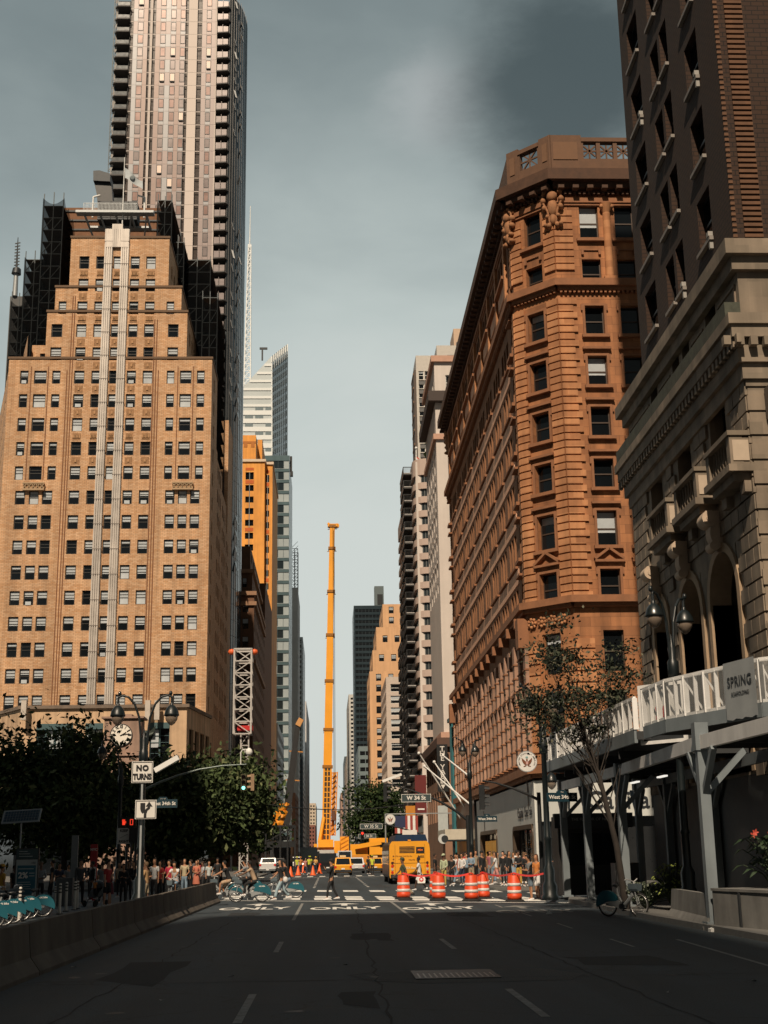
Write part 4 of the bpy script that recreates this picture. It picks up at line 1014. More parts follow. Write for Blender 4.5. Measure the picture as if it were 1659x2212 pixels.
# --- smaller left avenue buildings
PALE = M('pale_panels', (.45,.45,.44), .6, noise=.1, scale=.3)
def white_low():
    Y = 430.; xr = -16.2; h = Zp(600,1562,Y); x0 = -27.
    B = gen('white_banded_building', 'white and grey low office building with ribbon windows below the glass building', x0, xr, Y, Y+60, h, PALE, (2, 9, .82, .62), (9, 9, .7, .55), kind='dark', vars=(0,))
    h2 = Zp(590,1495,Y+25); t = MB(); t.box(x0, Y+18, h, at(590,1500,Y+18).x, Y+50, h2)
    for i in range(5): t.box(x0+3+i*1.5, Y+17.7, h, x0+3.5+i*1.5, Y+18, h2-1)
    part('penthouse', t, M('grey_louvre', (.3,.31,.31), .6), B.root, True)
white_low()
gen('slab_with_pale_edge', 'thin pale slab tower rising above the street just right of the glass building', -30, -16, 705, 760, Zp(640,1270,705), M('pale_slab', (.5,.47,.44), .7, noise=.1, scale=.2), None, (12, 34, .4, .5), kind='dark', vars=(0,1))
def meshcrown():
    c = at(636,1290,720); r = thing('construction_hoist_crown', 'skeletal dark construction frame crowning the thin pale slab tower', 'scaffold', tuple(c)); t = MB(); zt = at(636,1192,720).z; z0 = Zp(640,1272,705)
    for x in (-20,-18,-16.2):
        for y in (712, 722): t.bar((x,y,z0), (x,y,zt), .35)
    z = z0
    while z < zt:
        for y in (712, 722): t.bar((-20,y,z), (-16.2,y,z), .3); t.bar((-20,y,z), (-16.2,y,z+4), .2)
        z += 4
    part('frame', t, M('hoist_frame', (.2,.22,.22), .6), r, True)
meshcrown()
gen('dark_slab_tower', 'dark slab tower with a brown edge on the left side of the street', -34, -16, 850, 930, Zp(655,1376,850), M('dark_slab', (.035,.05,.06), .3, .2), (6, 40, .7, .6), (14, 40, .6, .5), vars=(0,))
gen('brown_street_building', 'narrow brown building at the foot of the dark slab tower', -20, -15.2, 620, 690, Zp(650,1712,620), M('rust_wall', (.3,.13,.07), .85), None, (10, 8, .5, .5), vars=(0,))
gen('finned_office_tower', 'tall pale office tower with closely spaced white fins on the left', -34, -16, 985, 1150, Zp(665,1515,985), M('white_fins', (.5,.5,.5), .6), (7, 30, .7, .6), (20, 42, .72, .62), vars=(0,))
gen('beige_corner_tower', 'beige stepped masonry tower closing the left side far up the street', -40, -14, 1500, 1640, Zp(678,1735,1500), M('far_beige', (.5,.42,.33), .8), (8, 14, .5, .5), (12, 14, .4, .4), vars=(0,))
gen('red_brick_far_building', 'low dark red brick building far up the left side of the street', -36, -13, 1330, 1480, Zp(678,1782,1330), M('far_red', (.2,.08,.06), .85), (8, 7, .5, .5), None, vars=(0,))
# ================================================================ right avenue buildings
PINK = M('pale_greyish_brick', (.60,.54,.495), .85, noise=.08, scale=.4, streak=.08)
def white_building():
    Y0, Y1 = 156., 172.5; x0 = 13.6; zt = Zp(960,783,Y0); B = Bld('white_brick_building', 'slim pinkish white brick building with sash windows and a dark cornice', 'building', (20, Y0, 0))
    v = [835+.32*0]; rows = []
    tops = [810, 926, 981, 1038, 1093, 1149, 1205, 1265, 1325, 1388, 1450, 1515]
    for q in tops: rows.append((Zp(985,q+32,Y0), Zp(985,q,Y0)))
    so = []
    for za, zb in rows:
        for u0 in (at(972,1150,Y0).x-x0, at(972,1150,Y0).x-x0+3.1, at(972,1150,Y0).x-x0+6.2): so.append((u0, u0+1.35, za, zb, 'white', rnd.choice((0,0,1,2,4))))
    we = []
    for za, zb in rows:
        for i in range(5): we.append((1.2+i*3., 2.2+i*3., za, zb, 'white', 0)); we.append((1.2+i*3., 2.2+i*3., za-2.9+.9, zb-2.9+.3, 'white', 0)) if zb > 20 else None
    B.block(x0, Y0, x0+16, Y1, 12, zt, south=so, west=[w for w in we if w][:70], roof=1)
    B.finish([PINK, ROOF])
    t = MB()
    for vv, pr, hh, dk in ((870,.9,1.3,0), (783,.4,.8,1), (950,.35,.7,1), (1597,.4,.8,1)):
        z = Zp(955,vv,Y0)
        t.box(x0-pr, Y0-pr, z, x0+16, Y0, z+hh, dk); t.box(x0-pr, Y0, z, x0, Y1, z+hh, dk)
        if pr > 1:
            for i in range(10): t.box(x0-.9+i*1.2, Y0-.9, z-.7, x0-.5+i*1.2, Y0, z, dk)
            for i in range(12): t.box(x0-.9, Y0+i*1.35, z-.7, x0, Y0+.4+i*1.35, z, dk)
    part('cornice', t, [M('dark_cornice', (.06,.045,.04), .8), M('rose_course', (.5,.3,.22), .85)], B.root, True)
    t = MB(); b = MB(); t.box(x0+2, Y0+3, zt, x0+14, Y1-2, zt+2.2); t.lathe([(1.6,0),(1.6,2.4),(.8,3.2),(.01,3.3)], (x0+5, Y0+5, zt+2.2), 16)
    part('rooftop_tank', t, M('grey_tank', (.2,.21,.21), .6), B.root, True)
    # brown lower storeys
    B = Bld('brown_corner_building', 'brown stone corner building with tall windows below the white brick one', 'building', (20, 150, 0))
    zt = Zp(950,1608,154); B.block(12.9, 150, 30, 176, 0, zt, south=[(1.5+i*3.6, 3.9+i*3.6, z, z+3.4, 'dark', 0, .4) for i in range(4) for z in (5.5, 10.2)], west=[(1.5+i*3.6, 3.9+i*3.6, z, z+3.4, 'dark', 0, .4) for i in range(6) for z in (5.5, 10.2)], roof=1)
    B.finish([M('brown_sandstone', (.25,.14,.09), .85, noise=.2, scale=.5, streak=.2), ROOF])
    t = MB(); t.box(12.2, 149.4, zt-.6, 30, 150, zt+.4); t.box(12.2, 150, zt-.6, 12.9, 176, zt+.4); t.box(12.6, 149.7, 4.4, 30, 150, 5.); part('cornice', t, M('brown_cornice', (.1,.055,.04), .8), B.root, True)
    t = MB(); t.box(11.2,149.2,2.9,13.,149.5,3.6)
white_building()
def hoarding():
    t = MB(); t.box(12.7, 137, 0, 13.4, 138.2, Zp(992,1560,140))
    for i in range(2): t.box(12.6, 137.3+i*.6, 0, 12.7, 137.4+i*.6, Zp(992,1560,140)-.3, 1)
    t.box(12.4, 136.9, Zp(992,1560,140)-.25, 13.5, 138.3, Zp(992,1560,140)+.1, 1)
    solo('teal_hoarding', t, [M('teal_panels', (.02,.13,.15), .7, noise=.25, scale=.5), M('teal_rib', (.015,.08,.095), .7)], 'tall teal hoarding wrapped round a narrow building beyond the ornate corner block', 'hoarding')
hoarding()
def balcony_building():
    Y0 = 196.; x0 = 13.4; B = Bld('rounded_balcony_building', 'apartment building with pink rounded corner bands and stacked dark balconies', 'building', (20, Y0, 0))
    zt = Zp(920,990,Y0); pit = Zp(915,1200,Y0)-Zp(915,1231,Y0); bands = MB(); glass = MB(); R = 2.2
    def ring(off): return [(x0-off, Y0+46), (x0-off, Y0+R)]+[(x0+R-(R+off)*math.cos(q), Y0+R-(R+off)*math.sin(q)) for q in [k*PI/2/6 for k in range(1, 6)]]+[(x0+R, Y0-off), (x0+16, Y0-off)]
    z = zt; first = True
    wall = []
    r0, r1 = ring(0.), ring(-.35)
    while z > 8:
        hb = 2.6 if first else 1.0
        bands.loft([[(x, y, z-hb) for x, y in r0], [(x, y, z) for x, y in r0]], closed=False, smooth=False, caps=False)
        bands.loft([[(x, y, z) for x, y in r0], [(x, y, z) for x, y in r1]], closed=False, smooth=False, caps=False); bands.loft([[(x, y, z-hb) for x, y in r1], [(x, y, z-hb) for x, y in r0]], closed=False, smooth=False, caps=False)
        z -= pit if not first else pit+1.6; first = False
    part('band', bands, M('pink_band', (.46,.36,.31), .8, noise=.06), B.root, True)
    glass.loft([[(x, y, 5) for x, y in r1], [(x, y, zt-.5) for x, y in r1]], closed=False, smooth=False, caps=False, m=0)
    n = len(r1)
    for i in range(n-1):
        a, b = Vector(r1[i]), Vector(r1[i+1]); L = (b-a).length; k = max(1, int(L/1.4))
        for j in range(k): p = a.lerp(b, j/k); glass.bar((p.x, p.y, 5), (p.x, p.y, zt-1), .12, .12, 1)
    o = part('glazing', glass, [M('ribbon_glass', (.03,.038,.042), .2, .2, noise=.2, scale=.3), M('ribbon_mullion', (.1,.11,.11), .5)], B.root, True)
    t = MB(); z = zt-4.3
    while z > 10: t.box(x0+R+.2, Y0+.2, z-2.2+.2, x0+R+1.8, Y0+.3, z); z -= pit
    part('drawn_blind', t, M('pale_drawn_blind', (.5,.49,.48), .7), B.root, True)
    B.mb.box(x0+.4, Y0+.6, 0, x0+16, Y0+46, zt-.4); B.mb.box(x0+3, Y0+4, zt-.4, x0+14, Y0+40, zt+1.5); B.finish([PINK])
    ztb = Zp(884,1062,210); z = ztb; k = 0; bm = [M('balcony_dark', (.05,.05,.05), .7), BLK, M('balcony_edge', (.4,.39,.38), .6)]
    while z > 12 and k < 33:
        for j, (ya, yb, pr) in enumerate(((200,210,1.3), (214,224,.9), (229,239,.6))):
            if j and z > ztb-6-j*8: continue
            t = MB(); zz = z-j*.5; x = x0-pr
            t.box(x, ya, zz, x0-.01, yb, zz+.25); t.box(x-.05, ya-.05, zz+.2, x0-.01, ya, zz+.32, 2)
            t.bar((x, ya, zz+1.25), (x0, ya, zz+1.25), .1, .1, 1); t.bar((x, ya, zz+1.25), (x, yb, zz+1.25), .1, .1, 1); t.bar((x, ya, zz), (x, ya, zz+1.25), .12, .12, 1)
            t.box(x, ya+.02, zz+.3, x+.04, yb, zz+1.1, 1)
            for q in range(7): t.bar((x+pr*q/7, ya, zz+.25), (x+pr*q/7, ya, zz+1.2), .04, .04, 1)
            part('balcony', t, bm, B.root, True)
        z -= pit; k += 1
    t = MB(); c = at(925,978,200)
    for i in range(160): 
        p = Vector((x0+2+rnd.random()*6, Y0+.8+rnd.random()*2, zt+rnd.random()**1.6*3.2)); r = .35; n = Vector((rnd.gauss(0,1), rnd.gauss(0,1), rnd.gauss(0,1))).normalized(); a = n.orthogonal()*r; b = n.cross(a)
        t.add([p-a-b, p+a-b*.6, p+a+b, p-a*.4+b], [(0,1,2,3)])
    solo('roof_garden', t, M('roof_leaves', (.06,.1,.03), .8), 'leafy shrubs of a roof garden on top of the rounded balcony building', 'shrubs')
    f = thing('roof_flag_pole', 'thin white flagpole with a small striped flag beside the grey tower', 'flag', tuple(at(899,1066,198)))
    a = at(899,1110,198); b = at(899,968,198); t = MB(); t.cyl(a, b, .13, .09, 6); t.ell(tuple(b), .25, .25, .25, 8); part('pole', t, WHT, f, True)
    t = MB(); z = at(905,985,198).z
    for i in range(8): t.add([(a.x+.2+i*.0, 198, z-i*.28), (a.x+1.9, 197.6, z-1.6-i*.28), (a.x+1.9, 197.6, z-1.88-i*.28), (a.x+.2, 198, z-.28-i*.28)], [(0,1,2,3)], i % 2)
    part('cloth', t, [M('flag_red', (.5,.08,.06), .8), WHT], f, True)
balcony_building()
def grey_tower():
    Y = 262.; x0 = at(901,900,Y).x; h = Zp(920,768,Y); B = Bld('gridded_grey_tower', 'tan and grey gridded apartment tower rising behind the rounded balconies', 'tower', (24, Y, 0))
    ops = []; pit = Zp(920,850,Y)-Zp(920,869.5,Y); z = h-3.5
    while z > 30:
        for i in range(5):
            u = .5+i*3.4
            ops += [(u, u+1.1, z-1.9, z, 'white', rnd.choice((0,0,4))), (u+1.3, u+2.4, z-1.9, z, 'white', 0), (u, u+2.4, z-3.0, z-2.1, None, rnd.choice((2,3)), .1)]
        z -= pit
    B.block(x0, Y, x0+19, Y+8, 20, h, south=ops, roof=1); B.block(at(942,780,Y).x, Y-2, x0+19, Y+20, h-40, h+1.5, roof=1, south=[(.3+i*1.4, 1.4+i*1.4, z, z+1.9, 'white', 0) for i in range(4) for z in [h-6-k*pit for k in range(8)]])
    B.finish([M('pale_grid', (.5,.47,.43), .7), ROOF, M('tan_infill', (.38,.27,.18), .8), M('grey_infill', (.12,.12,.12), .7)])
    t = MB(); t.box(x0-.5, Y+.5, 20, x0-.02, Y+8, h-3, 0)
    for i in range(40): t.box(x0-.6, Y+1, h-4-i*3.1, x0-.5, Y+7.5, h-3.6-i*3.1, 1)
    part('side_wall', t, [M('dark_side', (.09,.07,.06), .8), BRT], B.root, True)
    Y = 330.; x0 = at(980,730,Y).x; B = Bld('distant_tan_tower', 'top of a distant tan tower with a round water tank above the cornice', 'tower', (40, Y, 0)); h = Zp(990,710,Y)
    B.block(x0, Y, x0+9, Y+10, 40, h, roof=1, south=[(.6+i*1.3, 1.6+i*1.3, z, z+2.6, 'dark', 4) for i in range(5) for z in [h-6.5, h-12]], west=[(1+i*2, 2+i*2, z, z+2.6, 'dark', 0) for i in range(4) for z in [h-6.5, h-12]]); B.finish([M('light_tan', (.55,.4,.29), .8), ROOF])
    t = MB(); t.lathe([(2.6,0),(2.6,.4),(1.3,1.1),(.01,1.5)], (x0+4.5, Y+3, h), 14); part('water_tank', t, M('rust_tank', (.3,.15,.09), .8), B.root, True)
grey_tower()
def bay_building():
    Y = 295.; x0 = 13.; h = Zp(860,1462,Y); gen('bay_window_building', 'small pale building with metal framed bay windows beside the yellow brick one', x0, x0+8, Y, Y+30, h, M('bay_pale', (.52,.44,.38), .7), (2, 13, .78, .66), (8, 13, .4, .5), kind='white', right=True, vars=(0,0,2,4))
bay_building()
def yellow_stepped():
    Y = 385.; YB = M('yellow_brick', (.62,.37,.2), .85, noise=.1, scale=.3, streak=.12); B = Bld('yellow_brick_building', 'yellow brick office building stepping up to a narrow top behind the balconies', 'building', (18, Y, 0))
    Zv = lambda v, dy=0: Zp(835, v, Y+dy); pit = Zv(1500)-Zv(1523.5)
    x13 = at(800,1600,Y).x
    def tier(xa, y, z0, z1, n, cw=3.6):
        ops = []; z = Zv(1520)
        zs = [Zv(1541)+k*pit for k in range(-12, 20)]
        for q in zs:
            if q > z0+.8 and q+1.9 < z1-.6:
                for i in range(n): ops.append((1.9+i*cw, 3.4+i*cw, q, q+2.05, 'deco', rnd.choice((0,1,2,4,0))))
        B.block(xa, y, x13+24, y+26, z0, z1, south=ops, west=[(2+i*3.2, 3.3+i*3.2, q, q+2, 'deco', 0) for i in range(6) for q in zs if q > z0+.8 and q+2 < z1-.6], roof=1)
    tier(x13, Y, 0, Zv(1450), 5); tier(at(806,1430,Y).x, Y+4, Zv(1450), Zv(1400), 5); tier(at(815,1380,Y).x, Y+8, Zv(1400), Zv(1345), 5); tier(at(830,1320,Y).x, Y+12, Zv(1345), Zv(1300,8), 3)
    B.finish([YB, ROOF])
yellow_stepped()
def dark_tower():
    Y = 690.; x0 = at(766,1500,Y).x; x1 = at(832,1500,Y).x+2; h = Zp(800,1308,Y)
    B = gen('dark_glass_tower', 'dark blue glass office tower with a small mechanical box on its roof', x0, x1, Y, Y+40, h, M('dark_blue_glass', (.028,.045,.055), .3, .3, noise=.15, scale=.06), (9, 42, .9, .55), (12, 42, .7, .55), vars=(0,), right=True)
    t = MB(); xa = at(809,1290,Y+8).x; xb = at(829,1290,Y+8).x; t.box(xa, Y+8, h, xb, Y+14, Zp(820,1266,Y+8)); t.box(xa+1.5, Y+7.8, h+2, xb-.6, Y+8, Zp(820,1272,Y+8)-3, 1)
    part('mechanical_box', t, [M('box_grey', (.1,.13,.14), .5), BLK], B.root, True)
dark_tower()
gen('glass_step_building', 'mid rise grey glass building stepping in front of the dark tower', at(775,1700,600).x, 30, 600, 660, Zp(785,1612,600), M('mid_glass', (.2,.25,.26), .3, .2), (6, 12, .9, .5), (12, 12, .6, .5), vars=(0,), right=True)
gen('pale_slab_tower', 'thin pale slab tower between the crane and the dark glass tower', 13, 26, 835, 930, Zp(760,1500,835), M('slab_white', (.5,.49,.46), .7), (4, 36, .5, .5), (14, 36, .4, .5), vars=(0,), right=True)
gen('dark_far_tower', 'dark thin tower far up the right side of the street', 13, 30, 1080, 1180, Zp(749,1634,1080), M('far_dark', (.07,.09,.1), .5), (4, 20, .5, .5), None, right=True, vars=(0,))
gen('rosy_far_building', 'rosy brown building low on the right side far up the street', 11.5, 30, 1250, 1400, Zp(742,1712,1250), M('far_rose', (.34,.22,.17), .8), (6, 12, .5, .5), (16, 12, .4, .4), right=True, vars=(0,))
gen('cream_setback_building', 'cream building with stepped top right of the far street gap', 13, 28, 940, 1070, Zp(755,1632,940), M('far_cream', (.47,.4,.34), .8), (5, 22, .5, .5), (14, 22, .4, .5), right=True, vars=(0,))
# ================================================================ ornate orange stone building on the right (corner block)
OST = M('orange_sandstone', (.36,.155,.066), .85, noise=.28, scale=.5, bump=.05, streak=.4, brick=(1.3,.6,.008,(.25,.105,.045)))
OSB = M('orange_sandstone_block', (.47,.22,.1), .85, noise=.25, scale=.7, streak=.32, brick=(1.1,.5,.0,(.33,.14,.06)))
OTR = M('brown_moulding', (.26,.115,.055), .85, noise=.25, scale=1.5)
PST = M('peach_stone', (.72,.42,.28), .85, noise=.15, scale=.6, streak=.2)
OCO = M('dark_carved_cornice', (.08,.04,.024), .85, noise=.3, scale=2)
OGR = M('deep_joint', (.05,.022,.012), .95)
def corner_block():
    Ys = 81.6; c = 2.55; X0 = 13.; F1 = (X0, Ys+c); F2 = (X0+c, Ys); YE = 135.
    B = Bld('ornate_corner_building', 'ornate orange stone office building with chamfered corner, deep cornice and rows of dark windows', 'building', (20, 84, 0))
    Z = lambda v: at(1285, v, Ys).z
    ztop = Z(372); zbase = Z(1655); zs2 = Z(622); zs1 = Z(1303)
    rows = [(Z(516), Z(444)), (Z(619), Z(560))]+[(Z(b), Z(a)) for a, b in ((661,723), (769,832), (879,942), (991,1053), (1103,1178), (1229,1299))]
    low = [(Z(1450), Z(1361)), (Z(1585), Z(1490))]
    # south face
    SX = lambda u: at(u, 880, Ys).x-F2[0]
    sw = []
    s0, s1 = SX(1275), SX(1317); pit = 2.42
    for za, zb in rows+low:
        for i in range(5): sw.append((s0+i*pit, s1+i*pit, za, zb, 'wood', 0 if rnd.random() < .75 else 2, .35))
    B.facade(F2, (F2[0]+14, Ys), zbase, ztop, sw)
    # chamfer
    L = c*math.sqrt(2); cw = [(L/2-.68, L/2+.68, za, zb, 'wood', rnd.choice((0,0,4,1)), .4) for za, zb in rows+low]
    B.facade(F1, F2, zbase, ztop, cw)
    # avenue face: bays of three narrow windows
    D = YE-F1[1]; bays = 9; p0 = 3.0; bw = (D-2*p0)/bays; aw = []
    for k, (za, zb) in enumerate(rows):
        for b in range(bays):
            for j in range(3):
                u = p0+bw*b+.55+j*(bw-1.1)/3; aw.append((u+.18, u+(bw-1.1)/3-.18, za, zb-(.0 if k else .3), 'wood', 0, .3))
        for u in (.9, D-2.1): aw.append((u, u+1.15, za, zb, 'wood', 0, .3))
    nb = 20; lw = (D-1)/nb
    for za, zb in low:
        for b in range(nb): aw.append((.5+lw*b+.55, .5+lw*(b+1)-.35, za, zb, 'wood', 0, .5))
    aw = [(D-b_, D-a_, *r_) for a_, b_, *r_ in aw]
    B.facade((X0, YE), F1, zbase, ztop, aw, m=2)
    B.facade((F2[0]+14, Ys), (F2[0]+14, YE), 0, ztop); B.facade((F2[0]+14, YE), (X0, YE), 0, ztop)
    B.mb.add([(X0, YE, ztop), F1+(ztop,), F2+(ztop,), (F2[0]+14, Ys, ztop), (F2[0]+14, YE, ztop)], [(0,1,2,3,4)], 1)
    B.finish([OST, ROOF, M('shaded_avenue_wall', (.24,.11,.052), .85, noise=.25, scale=.6, streak=.25)])  # avenue face gets a darker stone copy, its shade put into the colour
    R = B.root
    dC = Vector((1, -1)).normalized(); nC = Vector((-1, -1)).normalized()
    def fr(which):
        """local frame: u along wall, n outward"""
        if which == 's': return Vector(F2), Vector((1,0)), Vector((0,-1))
        if which == 'c': return Vector(F1), dC, nC
        return Vector(F1), Vector((0,1)), Vector((-1,0))
    def fbox(m, which, u0, u1, z0, z1, pr, mi=0, inn=0.):
        o, d, n = fr(which); q = [o+d*u0-n*inn, o+d*u1-n*inn, o+d*u1+n*pr, o+d*u0+n*pr]
        if which != 'a': q = q[::-1]
        # keep counter-clockwise
        ar = sum(q[i].x*q[(i+1) % 4].y-q[(i+1) % 4].x*q[i].y for i in range(4))
        if ar < 0: q = q[::-1]
        m.prism([tuple(p) for p in q], z0, z1, mi)
    # rusticated courses
    QS = [MB() for _ in range(4)]; ch = .5; z = zs1+.35; k = 0
    while z < Z(455):
        if not (zs2-.9 < z < zs2+1.0):
            lg = (k % 2 == 0); up = z > zs2
            for qi, (w, a, b) in enumerate((('c', .0, L/2-.95), ('c', L/2+.95, L), ('s', 0, 1.25 if (lg or up) else 1.0))):
                fbox(QS[qi], w, a+(.03 if a == 0 and w == 'c' else 0), b, z, z+ch-.1, .13)
            fbox(QS[3], 'a', 0, .72, z, z+ch-.1, .13)
        z += ch; k += 1
    z = zbase+.3
    while z < zs1-2.2:
        for qi, (w, a, b) in enumerate((('c', 0, L/2-.95), ('c', L/2+.95, L), ('s', 0, 1.2))): fbox(QS[qi], w, a, b, z, z+.6, .13)
        z += .7
    for m in QS: part('rusticated_quoin', m, OSB, R, True)
    # projecting string courses right round
    def course(z, h, pr, nm, mat, dent=0., z2=None):
        m = MB()
        for (w, a, b) in (('s', -.41*pr, 14), ('c', -.41*pr, L+.41*pr), ('a', -.41*pr, D)): fbox(m, w, a, b, z, z+h, pr)
        for (w, a, b) in (('s', 0, 14), ('c', 0, L), ('a', 0, D)): fbox(m, w, a, b, z-h*.5, z-.002, pr*.55)
        if dent:
            for (w, LL) in (('s', 14), ('c', L), ('a', D)):
                u = .15
                while u < LL: fbox(m, w, u, u+dent*.5, z-h*.5-dent*.55, z-h*.5-.002, pr*.45); u += dent
        return part(nm, m, mat, R, True)
    course(zs2, .5, .55, 'string_course', OTR, .3); course(zs1, .45, .6, 'string_course', OTR)
    course(Z(402), .8, 1.05, 'cornice', OCO, 0); course(Z(440), .35, .2, 'architrave', OTR); course(Z(1665), .5, .5, 'base_course', OTR)
    m = MB()
    for (w, LL) in (('s', 14), ('c', L), ('a', D)):
        u = .3
        while u < LL: fbox(m, w, u, u+.4, Z(418), Z(403)-.3, .85); u += 1.0
        u = .1
        while u < LL: fbox(m, w, u, u+.16, Z(424), Z(418)-.01, .35); u += .33
    part('modillion', m, OCO, R, True).__setitem__('kind', 'stuff')
    # parapet with pierced star panels
    m = MB(); zp0 = Z(372)+.02; zp1 = Z(303); k = MB()
    for (w, LL) in (('s', 14), ('c', L)):
        a0, a1 = (2.2, 14) if w == 's' else (.9, L-.9)
        for (a, b) in ((-.1, a0), (a1, LL+.1)):
            if b > a: fbox(m, w, a, b, zp0, zp1+.35, .06, 0, .4); fbox(m, w, a+.3, b-.3, zp0+.9, zp1-.2, .11, 1) if b-a > .9 else None
        fbox(m, w, a0, a1, zp0, zp0+1.0, .04, 0, .35); fbox(m, w, a0, a1, zp1-.15, zp1+.15, .12, 0, .4)
        n = max(1, int((a1-a0)/1.15)); ww = (a1-a0)/n; o, d, nn = fr(w)
        for i in range(n+1): fbox(m, w, max(a0, a0+i*ww-.14), min(a1, a0+i*ww+.14), zp0+1.0, zp1-.15, .04, 0, .3)
        for i in range(n):
            cc = o+d*(a0+(i+.5)*ww)-nn*.12; zc = (zp0+1.0+zp1-.15)/2; rr = min(ww-.28, zp1-1.15-zp0)/2
            for q in range(4):
                an = PI*q/4; e = Vector((d.x*math.cos(an), d.y*math.cos(an), math.sin(an)))*rr*1.25; C3 = Vector((cc.x, cc.y, zc)); m.bar(C3-e, C3+e, .1, .1)
    fbox(m, 'a', 0, 5, zp0, zp1+.2, .05, 0, .4); fbox(m, 'a', 5, D, zp0, zp0+.8, .05, 0, .4)
    part('parapet', m, [M('parapet_stone', (.13,.07,.042), .85, noise=.2), M('parapet_panel', (.17,.09,.05), .85)], R, True)
    # window surrounds, sills and hoods, one part per window on the two near faces
    for (w, us) in (('c', [(L/2-.68, L/2+.68)]), ('s', [(s0+i*pit, s1+i*pit) for i in range(4)])):
        for k, (za, zb) in enumerate(rows):
            if k < 2: hood = 0
            for (a, b) in us:
                m = MB(); t = .16
                fbox(m, w, a-.28, b+.28, za-.24, za-.02, .28)
                if k >= 2:
                    fbox(m, w, a-t, a, za, zb+t, .1); fbox(m, w, b, b+t, za, zb+t, .1); fbox(m, w, a, b, zb, zb+t, .1)
                    fbox(m, w, a-.3, b+.3, zb+.42, zb+.58, .3) if k > 2 else None
                    fbox(m, w, a-.26, a-t, zb-.35, zb+.1, .14); fbox(m, w, b+t, b+.26, zb-.35, zb+.1, .14)
                if k == 7:
                    o, d, n = fr(w); h = .75; zz = zb+.58
                    for (p, q) in (((a-.3), (a+b)/2), ((b+.3), (a+b)/2)):
                        A = o+d*p+n*.15; C = o+d*q+n*.15; m.bar((A.x, A.y, zz+.05), (C.x, C.y, zz+h), .3, .16)
                if k == 1:
                    fbox(m, w, a+.05, b-.05, zb+.62, zb+.72, .1); fbox(m, w, a-.02, a+.14, zb+.3, zb+.72, .16); fbox(m, w, b-.14, b+.02, zb+.3, zb+.72, .16)
                part('window_surround', m, OTR, R, True)
    # engaged columns between the top windows, carved cartouches
    for i in range(3):
        u = (s1+s0+pit)/2+i*pit; o, d, n = fr('s'); p = o+d*u+n*.1; m = MB()
        m.cyl((p.x, p.y, Z(600)), (p.x, p.y, Z(462)), .3, .26, 12); m.box(p.x-.42, p.y-.3, Z(612), p.x+.42, p.y+.2, Z(600)); m.cyl((p.x, p.y, Z(462)), (p.x, p.y, Z(444)), .26, .48, 10)
        for q in (-.36, .36): m.ell((p.x+q, p.y-.2, Z(450)), .15, .15, .17, 8)
        part('engaged_column', m, OSB, R, True)
    def cart(x, y, z, nx, ny, s, nm='cartouche'):
        m = MB(); n = Vector((nx, ny, 0)).normalized(); t = Vector((-n.y, n.x, 0)); P = lambda a, b, d=0.: Vector((x, y, z))+t*a*s+Vector((0,0,b*s))+n*d*s
        def e(a, b, r1, r2, d=.1):
            c_ = P(a, b, d); m.T = Matrix.Translation(c_) @ Matrix(((t.x, n.x, 0, 0), (t.y, n.y, 0, 0), (0, 0, 1, 0), (0, 0, 0, 1))); m.ell((0,0,0), r1*s, .3*s, r2*s, 10); m.T = None
        e(0, .75, .42, .42, .25); e(0, -.1, .38, .75, .15); e(0, -1.0, .26, .5, .1)
        for sg in (-1, 1):
            for (a, b, r) in ((.55, 1.1, .2), (.65, .5, .22), (.6, -.1, .2), (.4, -.8, .16), (.25, 1.45, .16), (.3, -1.5, .2), (.55, -1.45, .16)): e(sg*a, b, r, r*1.2, .1)
            m.tube([P(sg*.2, 1.5, .2), P(sg*.6, 1.2, .2), P(sg*.7, .4, .2), P(sg*.35, -.4, .2), P(sg*.2, -1.4, .15)], .09*s, 6)
        part(nm, m, M('carved_stone_dark', (.3,.14,.065), .85, noise=.3, scale=3), R, True)
    cart(F2[0], F2[1], Z(448), -.4, -1, .95); cart(F1[0]-.1, F1[1], Z(455), -1, -.4, .85); cart(X0, YE-1.2, Z(450), -1, -.3, .9)
    m = MB(); o, d, n = fr('c')
    for i in range(4):
        p = o+d*(.45+i*.75)+n*.1; 
        m = MB()
        for q in range(7): a = q*PI*2/7; m.ell((p.x+d.x*.2*math.cos(a), p.y+d.y*.2*math.cos(a), Z(426)+.2*math.sin(a)-.15), .1, .1, .1, 6)
        m.ell((p.x, p.y, Z(426)-.15), .13, .13, .13, 6); part('rosette', m, OSB, R, True); m = MB()
        p = o+d*(.4+i*.8)+n*.12
        for q in range(7): a = q*PI*2/7; m.ell((p.x+d.x*.26*math.cos(a), p.y+d.y*.26*math.cos(a), zs1-.9+.26*math.sin(a)), .12, .12, .12, 6)
        m.ell((p.x, p.y, zs1-.9), .16, .16, .16, 6); part('rosette', m, OSB, R, True)
    # avenue face piers and projecting sills
    m = MB()
    for b in range(bays+1): fbox(m, 'a', p0+bw*b-.28, p0+bw*b+.28, zs2+.55, Z(444), .22, 0)
    part('upper_pilaster', m, OSB, R, True)
    for k, (za, zb) in enumerate(rows):
        if k in (0,): continue
        m2 = MB()
        for b in range(bays):
            m = MB(); a0 = p0+bw*b+.35; a1 = p0+bw*(b+1)-.35
            if k == 1: fbox(m, 'a', a0+.2, a1-.2, rows[0][0]-1.3, rows[0][0]-.25, .06, 1); fbox(m, 'a', a0, a1, rows[0][0]-.25, rows[0][0]-.02, .35)
            else: fbox(m, 'a', a0, a1, za-.22, za-.05, .2)
            part('sill', m, [OTR, PST], R, True)
        m = MB()
        for a in (.7, D-2.3): fbox(m, 'a', a, a+1.6, za-.28, za-.05, .35); fbox(m, 'a', a, a+1.6, zb+.3, zb+.45, .35) if k > 1 else None
